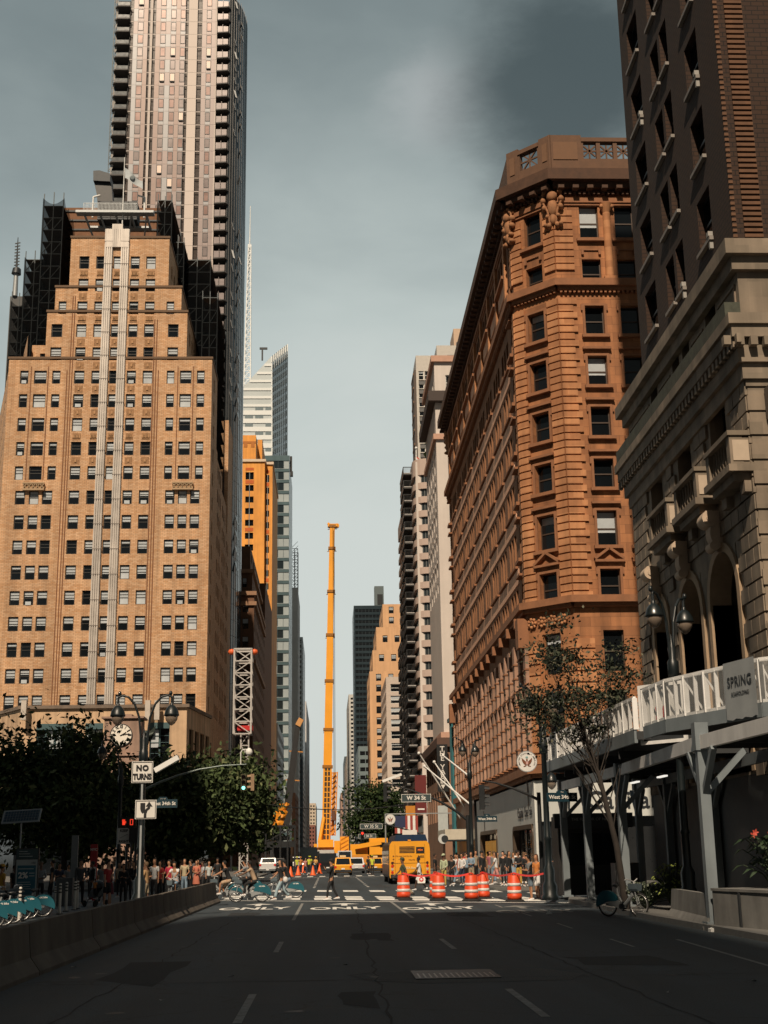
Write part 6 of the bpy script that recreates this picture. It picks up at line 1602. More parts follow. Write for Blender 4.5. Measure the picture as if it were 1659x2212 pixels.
# ================================================================ signs
SWH = M('sign_white', (.68,.66,.62), .45, noise=.05); SGR = M('street_sign_blue', (.006,.03,.045), .45, noise=.05); SBK = M('sign_black', (.01,.01,.012), .5)
def plate(T, w, h, z, mat, y=-.06, x=0., rot=0.):
    m = MB(); m.box(x-w/2, y, z-h/2, x+w/2, y+.02, z+h/2); return part('plate', m, mat, T)
def border(T, w, h, z, mat, y=-.07, t=.018, ins=.02, x=0.):
    m = MB(); a = w/2-ins; b = h/2-ins
    m.box(x-a, y, z+b-t, x+a, y+.008, z+b); m.box(x-a, y, z-b, x+a, y+.008, z-b+t); m.box(x-a, y, z-b+t, x-a+t, y+.008, z+b-t); m.box(x+a-t, y, z-b+t, x+a, y+.008, z+b-t); part('border', m, mat, T)
def signpost():
    Y = 43.; p = at(308, 1668, Y); T = thing('traffic_sign', 'square white NO TURNS sign on a post behind the long concrete barrier', 'sign', (p.x, Y, 0))
    m = MB(); m.box(-.03, -.02, 0, .03, .03, p.z+.36); part('post', m, STEEL, T)
    w = .67; plate(T, w, .67, p.z, SWH); border(T, w, .67, p.z, SBK)
    text('NO', .235, SBK, T, (0, -.075, p.z+.12), bold=.012, spacing=1.15); text('TURNS', .19, SBK, T, (0, -.075, p.z-.15), bold=.010, sx=.95, sz=1.25)
    q = at(313, 1748, 42.6); T2 = thing('traffic_sign', 'white keep right arrow sign hung below the NO TURNS sign', 'sign', (q.x, 42.85, 0)); w2 = .66; h2 = .58; zc = q.z
    m = MB(); m.box(-.05, 0, zc-.2, .02, .06, zc+.2); part('bracket', m, STEEL, T2)
    plate(T2, w2, h2, zc, SWH); border(T2, w2, h2, zc, SBK)
    m = MB(); m.xprism([(-.17,zc+.2), (-.17,zc+.02), (-.15,zc-.06), (-.095,zc-.12), (-.04,zc-.06), (-.02,zc+.02), (-.02,zc+.2)], -.078, -.066)
    m.xprism([(-.055,zc-.24), (.025,zc-.24), (.025,zc-.12), (.055,zc-.03), (.13,zc+.03), (.14,zc+.1), (.21,zc+.09), (.105,zc+.24), (0.0,zc+.09), (.065,zc+.1), (.055,zc+.06), (-.02,zc-.01), (-.055,zc-.1)], -.078, -.066)
    part('arrow_symbol', m, SBK, T2)
signpost()
def street_name(u, v, Y, s, w, h, label, rot=0., size=.2, green=True, border_=False, mat=None, hang=False, nm='street_sign', bold=.004, sup=None):
    p = at(u, v, Y); T = thing(nm, label, 'street sign', tuple(p), rot)
    plate(T, w, h, 0, mat or SGR, y=-.02)
    if hang: border(T, w, h, 0, SWH, y=-.03, t=.025, ins=.012)
    else: m = MB(); m.xprism([(-w*.18, h/2), (w*.18, h/2), (w*.12, h/2+.09), (-w*.12, h/2+.09)], -.02, 0); part('crest', m, mat or SGR, T); text('172 • 100' if sup else 'West', .05, SWH, T, (0, -.03, h/2+.02))
    text(s, size, SWH, T, (0, -.032, 0), bold=bold)
    return T
street_name(352, 1736, 49.6, 'West 34th St', 1.05, .3, 'dark blue West 34th St sign partly behind the keep right arrow sign', size=.17, sup=1)
street_name(1052, 1769, 70, 'West 34th St', 1.05, .3, 'dark blue West 34th St sign in front of the white cafe fascia', size=.17)
street_name(1214, 1722, 51.6, 'West 34th St', 1.25, .34, 'dark West 34th St sign on the lamp post, crossed by the shed braces', size=.2, rot=.2)
SG2 = M('hanging_sign_green', (.035,.055,.06), .5)
street_name(899, 1724, 82, 'W 34 St', 1.82, .5, 'large W 34 St sign with white border hanging from the dark mast arm', size=.34, mat=SG2, hang=True, nm='hanging_street_sign', bold=.01)
street_name(802, 1785, 132, 'W 35 St', 2.2, .52, 'smaller W 35 St sign hanging in front of the street tree', size=.4, mat=SG2, hang=True, nm='hanging_street_sign')
street_name(793, 1806, 175, 'W 36 St', 2.3, .55, 'farthest legible hanging street sign, below the W 35 St sign', size=.4, mat=SG2, hang=True, nm='hanging_street_sign')
street_name(606, 1811, 170, 'W 36 St', 2.3, .55, 'hanging street sign over the left lanes below the folded crane', size=.4, mat=SG2, hang=True, nm='hanging_street_sign')
def medallion(u, v, Y, r, label, text_=True):
    p = at(u, v, Y); T = thing('medallion_sign', label, 'round sign', tuple(p), 0, 'round medallion signs on the lamp posts')
    m = MB(); m.disc((0,0,0), (0,-1,0), r, 32, 0, .03); part('disc', m, M('medallion_white', (.66,.65,.63), .5, noise=.05), T)
    m = MB(); N = 32
    for i in range(N): a, b = 2*PI*i/N, 2*PI*(i+1)/N; m.bar((r*math.cos(a), -.02, r*math.sin(a)), (r*math.cos(b), -.02, r*math.sin(b)), .02*r/.38, .03)
    part('rim', m, STEEL, T)
    BR = M('eagle_brown', (.16,.05,.02), .6); s = r/.38; m = MB()
    for sg in (-1, 1):
        m.xprism([(sg*.02*s,-.02*s), (sg*.2*s,.14*s), (sg*.19*s,.04*s), (sg*.15*s,-.05*s), (sg*.1*s,-.11*s), (sg*.03*s,-.13*s)][::sg], -.045, -.032)
        m.xprism([(sg*.03*s,-.12*s), (sg*.14*s,-.18*s), (sg*.12*s,-.2*s), (sg*.02*s,-.16*s)][::sg], -.045, -.032)
    m.ell((0,-.04,.05*s), .035*s, .01, .05*s, 8); part('eagle', m, BR, T)
    m = MB(); m.xprism([(-.045*s,-.0), (-.045*s,-.08*s), (0,-.13*s), (.045*s,-.08*s), (.045*s,0)], -.055, -.046); part('shield', m, M('shield_pink', (.5,.3,.28), .6), T)
    m = MB(); m.ell((0,-.035,.15*s), .05*s, .01, .045*s, 10); part('glory', m, M('glory_teal', (.2,.36,.36), .6), T)
    if text_:
        S = 'UNITED STATES of AMERICA'; 
        for i, ch in enumerate(S):
            if ch == ' ': continue
            a = math.radians(205-230*i/(len(S)-1)); me = textmesh(ch, .075*s, .003, bold=.001); me.materials.clear(); me.materials.append(SBK)
            me.transform(Matrix.Translation((.3*s*math.cos(a), -.035, .3*s*math.sin(a))) @ Matrix.Rotation(PI/2, 4, 'X') @ Matrix.Rotation(a-PI/2, 4, 'Z')); me.name = 'letter'; link('letter', me, T)
    return T
medallion(1138, 1645, 51.7, .39, 'large round white sign with a brown eagle and United States of America lettering')
medallion(843, 1770, 112, .42, 'round white crest sign above the left edge of the bus', False)
medallion(545, 1798, 118, .42, 'round white crest sign over the left lanes above the cyclists', False)
def keepright():
    Y = 70.; p = at(268, 1806, Y); T = thing('traffic_sign', 'white KEEP RIGHT sign half hidden by a black signal box', 'sign', (p.x, Y, 0)); m = MB(); m.cyl((.15,.05,0), (.15,.05,p.z+.4), .06, .06, 8); part('post', m, BLK, T)
    plate(T, .62, .78, p.z, SWH); text('KEEP', .19, SBK, T, (0, -.07, p.z+.26), bold=.006); text('RIGHT', .17, SBK, T, (0, -.07, p.z-.27), bold=.006)
    m = MB(); m.bar((-.2,-.075,p.z-.1), (.2,-.075,p.z+.1), .08, .01); part('arrow_symbol', m, SBK, T)
    q = at(283, 1806, 69.5); S = thing('signal_cabinet', 'black signal box in front of the KEEP RIGHT sign', 'signal box', (q.x+.25, 69.5, 0)); m = MB(); m.box(-.33, -.15, q.z-.33, .42, .1, q.z+.36); m.box(-.37,-.2,q.z+.36,.46,.12,q.z+.4); part('box', m, BLK, S); m = MB(); m.cyl((0,0,0),(0,0,q.z-.3),.07,.07,8); part('post', m, BLK, S)
    q = at(276, 1776, 72); S = thing('pedestrian_signal', 'black pedestrian signal showing a red hand and a zero', 'pedestrian signal', (q.x, 72, 0)); m = MB(); m.box(-.42, 0, q.z-.28, .42, .25, q.z+.25); part('housing', m, BLK, S); m = MB(); m.cyl((.2,.15,0),(.2,.15,q.z-.2),.06,.06,8); part('post', m, BLK, S)
    RL = M('signal_red_glow', (.9,.05,.02), .4, emit=1.1, noise=0); m = MB(); m.box(-.28,-.03,q.z-.14,-.14,-.005,q.z+.03)
    for i in range(4): m.box(-.29+i*.04,-.03,q.z+.03,-.265+i*.04,-.005,q.z+.14)
    m.box(-.12,-.03,q.z-.06,-.09,-.005,q.z+.05); part('hand_symbol', m, RL, S)
    m = MB(); 
    for (a,b,c,d) in ((.12,-.15,.15,.15),(.25,-.15,.28,.15),(.15,.12,.25,.15),(.15,-.15,.25,-.12)): m.box(a,-.03,q.z+b,c,-.005,q.z+d)
    part('zero_numeral', m, RL, S)
keepright()
# ================================================================ traffic lights and mast arms
def tlight(p, rot, lit, label, s=1.0, body=None):
    T = thing('traffic_light', label, 'traffic light', tuple(p), rot, 'traffic lights')
    m = MB(); m.box(-.17*s, 0, -.55*s, .17*s, .22*s, .55*s); part('housing', m, body or M('signal_olive', (.05,.045,.02), .5), T)
    for i, (z, c) in enumerate(((.36,'red'), (0,'amber'), (-.36,'green'))):
        on = lit == c; m = MB(); m.disc((0,-.005,z*s), (0,-1,0), .115*s, 14, 0, .02)
        o = part('lens', m, M('lens_'+c+('_on' if on else '_off'), {'red':(.9,.04,.02),'amber':(.8,.35,.02),'green':(.25,.9,.75)}[c] if on else {'red':(.05,.008,.006),'amber':(.05,.03,.006),'green':(.006,.03,.02)}[c], .3, emit=2.5 if on else 0, noise=0), T)
        m = MB(); N = 8
        for k in range(N): a0, a1 = PI*k/N, PI*(k+1)/N; m.add([(.14*s*math.cos(a0), 0, z*s+.14*s*math.sin(a0)), (.14*s*math.cos(a1), 0, z*s+.14*s*math.sin(a1)), (.14*s*math.cos(a1), -.24*s, z*s+.14*s*math.sin(a1)-.02), (.14*s*math.cos(a0), -.24*s, z*s+.14*s*math.sin(a0)-.02)], [(0,1,2,3)])
        part('visor', m, body or M('signal_olive', ()), T)
    return T
ARMC = M('mast_pale_green', (.16,.2,.19), .4, .3)
def mastarm(base, pts, label, mat, r0=.11):
    T = thing('signal_mast', label, 'signal mast', tuple(base)); m = MB(); b = Vector(base); top = Vector(pts[0])-b
    m.cyl((0,0,0), (0,0,top.z+.3), r0*1.3, r0, 10); m.cyl((0,0,0), (0,0,.4), r0*1.8, r0*1.5, 10); part('pole', m, mat, T)
    q = [Vector(p)-b for p in pts]; m = MB(); m.tube(q, [r0*(.8-.45*i/(len(q)-1)) for i in range(len(q))], 8); part('arm', m, mat, T); return T
Y = 90.; c0 = at(312, 1700, Y)
mastarm((c0.x, Y, .14), [at(u, v, Y) for u, v in ((312,1706), (345,1690), (385,1675), (430,1662), (480,1654), (532,1651))], 'pale curved signal mast arm reaching over the left lanes', ARMC)
tlight(at(526, 1690, 89.7), .0, 'green', 'left traffic light on the pale curved arm, showing green', 1.0)
tlight(at(541, 1690, 90), -PI/2+.25, 'off', 'side facing traffic light hanging next to the green one', 1.0, M('signal_tan', (.3,.2,.12), .6))
def camera_dome():
    p = at(520, 1651, Y); T = thing('camera_dome', 'white surveillance dome on a curved pipe above the left mast arm', 'camera', tuple(p)); m = MB(); h = at(520,1619,Y).z-p.z
    m.tube([(0,0,0), (0,0,h*.8), (.1,0,h*.97), (.3,0,h), (.5,0,h)], .035, 8); part('pipe', m, WHT, T); m = MB(); m.lathe([(.05,.1),(.18,.0),(.24,-.15),(.22,-.32),(.12,-.4),(.01,-.42)], (.55, 0, h), 12); part('dome', m, WHT, T)
camera_dome()
Y2 = 84.; c1 = at(1010, 1770, Y2)
mastarm((c1.x, Y2, .14), [at(u, v, Y2) for u, v in ((1010,1772), (985,1752), (955,1734), (925,1720), (890,1708), (850,1696), (835,1692))], 'dark curved mast arm reaching left over the avenue with the W 34 St sign', BLK)
tlight(at(837, 1712, Y2), PI/2-.3, 'off', 'dark traffic light at the tip of the arm left of the W 34 St sign', 1.0, BLK)
Y3 = 55.; c2 = at(1164, 1725, Y3)
mastarm((c2.x, Y3, .14), [at(u, v, Y3) for u, v in ((1164,1728), (1140,1716), (1105,1702), (1070,1691), (1042,1686))], 'dark thin mast arm below the round eagle sign', BLK, .08)
tlight(at(1046, 1722, Y3), PI/2, 'off', 'dark traffic light hanging in front of the banded stone piers', .9, BLK)
tlight(at(783, 1808, 150), 0, 'red', 'distant red traffic light in front of the street tree', 1.1, BLK)
mastarm((at(850,1850,134).x+6, 134, .14), [at(u, v, 134) for u, v in ((905,1800), (870,1790), (830,1780), (780,1772))], 'far dark mast arm carrying the W 35 St sign', BLK)
mastarm((at(500,1850,172).x, 172, .14), [at(u, v, 172) for u, v in ((560,1800), (600,1795), (640,1795))], 'far mast arm over the left lanes', BLK)
def mast_lamp(u, v, Y, du, label):
    p = at(u, v, Y); T = thing('cobra_lamp', label, 'street lamp', tuple(p)); m = MB(); m.bar((0,0,0), (du*.75,0,.42), .3, .16); part('head', m, WHT, T)
mast_lamp(335, 1665, 44, 1, 'slanted white lamp head at the right of the NO TURNS sign'); mast_lamp(826, 1688, 84, 1.6, 'white lamp head at the tip of the right mast arm')
# overhead wire
m = MB(); a, b = at(580,1738,150), at(1000,1712,140); N = 24; pts = []
for i in range(N+1): t = i/N; q = a.lerp(b, t); pts.append((q.x, q.y, q.z-1.1*math.sin(PI*t)))
m.tube(pts, .05, 4); solo('overhead_wire', m, BLK, 'thin overhead wire sagging across the avenue in front of the crane', 'wire')
# slanted white flagpoles on the right
for i, (u0, v0, u1, v1) in enumerate(((905,1627,1000,1775), (938,1646,1000,1752), (957,1632,1000,1688), (917,1655,985,1757))):
    a, b = at(u0, v0, 128), Vector((13.0, 131.-i*4, at(u1, v1, 131).z)); T = thing('slanted_flagpole', 'slanted white flagpole '+('with the highest tip, first from the left', 'with its tip right of the first one', 'rightmost of the four', 'lowest of the four')[i], 'flagpole', tuple(b), 0, 'slanted flagpoles beyond the corner building')
    m = MB(); m.cyl((0,0,0), a-b, .09, .06, 8); part('pole', m, WHT, T); m = MB(); m.ell(tuple(a-b), .16, .16, .16, 8); part('ball', m, WHT, T)
def yard():
    c = at(956, 1660, 126); T = thing('vertical_sign', 'tall narrow black vertical sign with white THE YARD lettering', 'sign', (12.4, 148, 0)); zc = onx(956,1660,12.4)
    y = zc.y if 120 < zc.y < 160 else 149.5; T.location = (at(956,1660,149).x, 149., 0); z0, z1 = at(956,1710,149).z, at(956,1608,149).z; m = MB(); m.box(-.6, -.1, z0, .6, .1, z1); part('plate', m, BLK, T)
    for i, ch in enumerate('THE YARD'):
        if ch != ' ': text(ch, .85, SWH, T, (0, -.13, z1-.55-(z1-z0-1.2)*i/8), bold=.01)
    m = MB(); m.xprism([(-.25, z0+.75), (.25, z0+.75), (0, z0+.3)], -.14, -.11); part('arrow_symbol', m, SWH, T)
    T = thing('pale_banner', 'pale vertical banner on the brown building below the YARD sign', 'banner', (at(957,1770,149.2).x, 149.2, 0)); m = MB(); m.box(-.55, 0, at(957,1800,149).z, .55, .08, at(957,1740,149).z); part('cloth', m, M('banner_pale', (.4,.44,.44), .7), T)
    # American flag, red banner, small signs right of the tree
    p = at(878, 1790, 140); T = thing('american_flag', 'American flag hanging vertically behind the bus', 'flag', (p.x, 140, 0)); zt = at(878,1762,140).z; zb = at(878,1800,140).z; m = MB(); w = 2.4
    for i in range(9): m.box(-w/2+w*i/9, -.02, zb, -w/2+w*(i+1)/9, .02, zt, i % 2)
    part('stripes', m, [M('flag_dull_red', (.3,.05,.04), .8), WHT], T); m = MB(); m.box(-w/2, -.05, (zt+zb)/2-.3, -.1, -.025, zt); part('canton', m, M('flag_blue', (.02,.03,.08), .8), T); m = MB(); m.bar((-w*.9,0,zt+.2), (w*2.6,0,zt+.2), .1); part('pole', m, STEEL, T); m = MB(); m.cyl((-w*.9,0,0), (-w*.9,0,zt+.2), .08, .08, 8); part('post', m, STEEL, T)
    for (u, v, w_, h_, c, lab) in ((909,1716,1.2,4,(.12,.012,.012),'long dark red vertical banner above the bus'), (887,1768,1.0,2.6,(.5,.2,.02),'small orange vertical sign right of the American flag')):
        p = at(u, v, 142); m = MB(); m.box(-w_/2, 0, -h_/2, w_/2, .15, h_/2); m.box(-w_*.3, -.02, -h_*.4, w_*.3, 0, -h_*.36, 1); solo('banner', m, [M('banner_'+str(u), c, .7), WHT], lab, 'banner', loc=tuple(p))
    p = at(885, 1805, 120); T = thing('one_way_sign', 'white rectangular parking sign with an arrow above the bus roof', 'sign', tuple(p)); plate(T, 1.3, .75, .1, SWH); plate(T, 1.2, .4, -.55, SBK); m = MB(); m.bar((-.4,-.08,-.55), (.4,-.08,-.55), .08, .02); m.xprism([(-.5,-.55), (-.3,-.4), (-.3,-.7)], -.09, -.07); part('arrow_symbol', m, SWH, T)
yard()
# ================================================================ trees
def leafmats(nm, cols): return [M(nm+'_'+w, c, .75, noise=.15, scale=6, spec=.15) for w, c in zip(('dark','mid','light'), cols)]
LFD = leafmats('plaza_leaf', ((.03,.045,.02), (.07,.1,.04), (.14,.16,.075))); LFG = leafmats('street_leaf', ((.018,.032,.012), (.03,.052,.018), (.06,.085,.03))); LFS = leafmats('sparse_leaf', ((.02,.026,.018), (.045,.055,.035), (.12,.115,.08)))
BARK = M('bark', (.032,.026,.022), .95, noise=.4, scale=4, bump=.3)
def tree(name, label, base, h, R, nclump, nleaf, ls, mats, tr=.2, z0=.35, lean=(0,0), grp=None, seed=1, sparse=False, flat=1.):
    r = random.Random(seed); T = thing(name, label, 'tree', base, 0, grp); m = MB(); top = Vector((lean[0], lean[1], h*.62)); pts = [Vector((0,0,0)), Vector((lean[0]*.15+r.uniform(-.1,.1), lean[1]*.15, h*.2)), Vector((lean[0]*.5, lean[1]*.5, h*.42)), top]
    m.tube(pts, [tr, tr*.8, tr*.6, tr*.35], 8); cl = []
    for i in range(nclump):
        while True:
            p = Vector((r.uniform(-1,1), r.uniform(-1,1), r.uniform(-1,1)))
            if .25 < p.length < 1: break
        c = Vector((lean[0]+p.x*R[0], lean[1]+p.y*R[1], h*(1+z0)/2+p.z*(h*(1-z0)/2)*.95)); cl.append((c, r.uniform(.5, 1.2)))
        s = pts[1].lerp(pts[3], r.random()) if not sparse else (pts[2].lerp(pts[3], r.random()) if r.random() < .8 else pts[1].lerp(pts[2], r.random())); mid = s.lerp(c, .5)+Vector((r.uniform(-.2,.2), r.uniform(-.2,.2), r.uniform(-.3,.1))); m.tube([s, mid, c], [tr*(.28 if not sparse else .2), tr*(.16 if not sparse else .1), tr*.05], 5)
    part('trunk', m, BARK, T); g = MB(); vs = g.v; fs = g.f; ms = g.m; sm = g.sm; rad = min(R)*(.34 if not sparse else .3)
    for i in range(nleaf):
        c, w = cl[int(r.random()*len(cl))]; p = c+Vector((r.gauss(0, rad*w), r.gauss(0, rad*w), r.gauss(0, rad*w*.75*flat))); n = Vector((r.gauss(0,1), r.gauss(0,1), r.gauss(0,1)+.6)).normalized(); a = n.orthogonal().normalized(); a.rotate(Matrix.Rotation(r.random()*6.3, 3, n)); b = n.cross(a); s = ls*r.uniform(.6, 1.3); k = len(vs)
        vs += [tuple(p-a*s), tuple(p+b*s*.5+a*.1*s), tuple(p+a*s), tuple(p-b*s*.5)]; fs.append([k,k+1,k+2,k+3]); q = r.random(); ms.append(0 if q < .45 else (1 if q < .85 else 2)); sm.append(False)
    part('crown', g, mats, T); return T
gp = 'trees of the left plaza'
tree('plaza_tree', 'leftmost dark leafy tree behind the solar panel', (-25.5, 99, .14), 10.8, (4.6,4.2), 46, 11000, .26, LFD, .25, .3, grp=gp, seed=3)
tree('plaza_tree', 'dark leafy tree just left of the clock monument', (-18.6, 97, .14), 10.6, (4.2,4), 44, 11000, .25, LFD, .25, .28, grp=gp, seed=4)
tree('plaza_tree', 'dark leafy tree right of the NO TURNS sign', (-11.8, 101, .14), 8.9, (3.6,3.6), 40, 10000, .25, LFD, .25, .25, grp=gp, seed=5)
tree('plaza_tree', 'dark leafy tree behind the green traffic light', (-8.3, 104, .14), 9.3, (3.2,3.6), 40, 10000, .25, LFD, .25, .25, grp=gp, seed=6)
tree('plaza_tree', 'further dark tree filling the gap behind the left trees', (-21, 116, .14), 9.2, (5.5,4), 40, 8000, .32, LFD, .25, .2, grp=gp, seed=7)
tree('plaza_tree', 'further dark tree behind the trees right of the monument', (-12, 116, .14), 8.6, (4.5,4), 36, 8000, .3, LFD, .25, .2, grp=gp, seed=8)
tree('street_tree', 'small green street tree left of the cranes', (-9.2, 182, .14), 10.5, (2.6,2.6), 26, 5000, .3, LFG, .2, .15, seed=9)
tree('street_tree', 'bushy green street tree in front of the yellow brick building', (9.0, 262, .14), 16.5, (4.4,4.2), 44, 9000, .4, LFG, .3, .12, seed=10)
tree('sparse_tree', 'thin leaning tree with sparse reddish leaves in front of the ornate corner building', (9.22, 42.4, .14), 9.4, (2.3,1.4), 38, 5200, .075, LFS, .12, .52, lean=(-1.05, .6), seed=12, sparse=True, flat=.8)
# ================================================================ concrete barriers
CB = M('barrier_concrete', (.115,.095,.075), .9, noise=.3, scale=1.2, bump=.15, streak=.35)
CB2 = M('pale_barrier_concrete', (.16,.158,.15), .9, noise=.3, scale=1.4, bump=.15, streak=.3)
def jersey(x, y0, y1, label, mat=CB, x1=None, h=.86, grp='concrete barriers', taper=False):
    x1 = x if x1 is None else x1; prof = [(-.3,0),(-.3,.07),(-.13,.3),(-.075,h),(.075,h),(.13,.3),(.3,.07),(.3,0)]; m = MB(); N = 8; rings = []
    for i in range(N+1):
        t = i/N; e = .0 if 0 < i < N else .015; rings.append([((x1-x)*t+px*(1-e), (y1-y0)*t+(.02 if i == 0 else (-.02 if i == N else 0)), pz*(1-e)) for px, pz in prof])
    m.loft(rings, smooth=False); o = solo('concrete_barrier', m, mat, label, 'barrier', grp, loc=(x, y0, 0))
    return o
ords = ['nearest', 'second', 'third', 'fourth', 'fifth', 'sixth', 'seventh', 'farthest']
for i in range(8):
    y0 = 12+i*5.97; xa = -5.3+.04*i; jersey(xa, y0, y0+5.95, ords[i]+' segment of the long stained concrete barrier on the left', x1=xa+.04)
for i in range(2): jersey(-4.7-.2*i, 80+i*6, 85.9+i*6, ('nearer', 'farther')[i]+' concrete barrier piece beyond the crossing cyclists')
a = gnd(1441,1986); b = gnd(1524,2010); jersey(b.x+.25, b.y, a.y, 'grey concrete barrier piece in front of the shed post', CB2, a.x+.25, h=.84)
jersey(10.1, 25.6, 28.4, 'concrete barrier piece cut by the right edge of the photo', CB2, 10.5, h=.84)
def planter():
    A = gnd(1534,2012); P = [(A.x+.15, A.y+.1), (A.x+.75, A.y-2.6), (A.x+3, A.y-2.3), (A.x+2.4, A.y+.4)]
    T = thing('concrete_planter', 'long grey concrete planter wall behind the barrier at the right', 'planter', (A.x+1.5, A.y-1, 0)); m = MB(); m.prism(P[::1], 0, .93); part('wall', m, CB2, T, True); m = MB(); m.prism([(P[0][0]-.03,P[0][1]+.03),(P[1][0]-.03,P[1][1]-.03),(P[2][0],P[2][1]-.03),(P[3][0],P[3][1]+.03)], .93, .99); part('coping', m, CB2, T, True)
    m = MB(); m.bar((P[0][0]+.27, P[0][1]-1.25, 0), (P[0][0]+.27, P[0][1]-1.25, .92), .05, .1); part('joint', m, BLK, T, True)
    return A
PA = planter()
def bigleaf(name, label, c, n, ls, hgt, spread, mat, seed, flowers=0, cat='plant', up=.8):
    r = random.Random(seed); T = thing(name, label, cat, c); m = MB(); g = MB(); f = MB()
    for i in range(n):
        a = r.uniform(0, 6.3); R = r.uniform(.1, 1)*spread; z = hgt*r.uniform(.35, 1); tip = V((R*math.cos(a), R*math.sin(a), z)); m.tube([(0,0,0), (tip.x*.4, tip.y*.4, z*.7), tip], .012, 4)
        d = V((math.cos(a), math.sin(a), r.uniform(-.6,.3))).normalized(); s = d.cross(V((0,0,1))).normalized(); L = ls*r.uniform(.7,1.2)
        g.add([tip, tip+d*L*.4+s*L*.3, tip+d*L+V((0,0,-L*.25)), tip+d*L*.4-s*L*.3, tip+d*L*.5+V((0,0,.03))], [(0,1,4),(1,2,4),(2,3,4),(3,0,4)])
    part('stem', m, M('stem_green', (.02,.035,.015), .8), T); part('leaves', g, mat, T)
    for i in range(flowers):
        a = r.uniform(0, 6.3); c_ = V((r.uniform(-spread,spread)*.6, r.uniform(-spread,spread)*.3, hgt*r.uniform(.95,1.15)))
        for k in range(5): b = 2*PI*k/5; f.add([c_, c_+V((.05*math.cos(b-.5), -.02, .05*math.sin(b-.5))), c_+V((.09*math.cos(b), -.03, .09*math.sin(b))), c_+V((.05*math.cos(b+.5), -.02, .05*math.sin(b+.5)))], [(0,1,2,3)])
    if flowers: part('flower', f, M('flower_coral', (.55,.08,.05), .7), T)
    return T
LB = M('big_leaf', (.02,.042,.016), .6, noise=.3, scale=5)
bigleaf('flowering_plant', 'large leaved plant with coral red flowers growing from the planter', (PA.x+1.5, PA.y-.5, .9), 90, .3, 1.35, .8, LB, 3, 7)
p = at(1460, 1925, 41); bigleaf('shrub', 'yellow green shrub behind the right barrier', (p.x, 41.5, .14), 160, .13, 1.35, .55, M('yellow_leaf', (.16,.2,.03), .7), 5); bigleaf('shrub', 'low white flecked shrub left of the right barrier', (9.9, 42.6, .14), 220, .08, .8, .9, M('pale_leaf', (.12,.14,.1), .7), 6)
# ================================================================ traffic barrels and tape
BO = M('barrel_orange', (.62,.06,.012), .5, noise=.08, scale=3); BW = M('barrel_reflective', (.6,.58,.56), .4, noise=.06)
def barrel():
    T = thing('traffic_barrel', 'x', 'traffic barrel', (0,0,0), 0, 'orange traffic barrels'); m = MB()
    m.lathe([(.01,.1),(.29,.1),(.295,.28),(.28,.29),(.28,.55),(.265,.56),(.265,.8),(.25,.81),(.245,1.0),(.22,1.02),(.01,1.03)], n=20); part('drum', m, BO, T)
    for z, r in ((.33,.284),(.6,.269)): m = MB(); m.lathe([(r-.003,z),(r,z),(r,z+.12),(r-.003,z+.12)], n=20); part('band', m, BW, T)
    m = MB(); m.lathe([(.01,.1),(.34,.09),(.4,.03),(.4,0),(.01,0)], n=12, smooth=False); part('base', m, RUB, T)
    m = MB(); m.tube([(-.1,0,1.02), (-.08,0,1.1), (.08,0,1.1), (.1,0,1.02)], .02, 6); part('handle', m, BO, T); return T
br = barrel(); BP = []
for i, (u, v, lab) in enumerate(((872,1943,'single orange barrel in front of the man in the olive shirt'), (948,1945,'front barrel of the left pair, hiding most of the other'), (942,1939,'mostly hidden orange barrel just left of and behind another'), (1019,1946,'left barrel of the middle pair below the waiting crowd'), (1044,1942,'right and farther barrel of the middle pair'), (1112,1948,'rightmost orange barrel, nearest to the lamp post'))):
    q = gnd(u, v); place(br, i > 0, (q.x, q.y, 0), 0, lab); BP.append(q)
m = MB(); order = [0, 1, 3, 4, 5]; TP = [V((BP[i].x, BP[i].y, 1.1)) for i in order]+[V((8.4, 52.2, 1.15))]
for a, b in zip(TP, TP[1:]):
    N = 8; rows = []
    for k in range(N+1): t = k/N; c = a.lerp(b, t); z = c.z-.12*math.sin(PI*t); rows.append([(c.x, c.y-.02, z-.035), (c.x, c.y+.01*math.sin(k*2), z+.035)])
    m.loft(rows, closed=False, caps=False)
solo('barrier_tape', m, M('tape_red', (.75,.06,.05), .5, noise=.05), 'red tape strung between the orange barrels', 'tape')
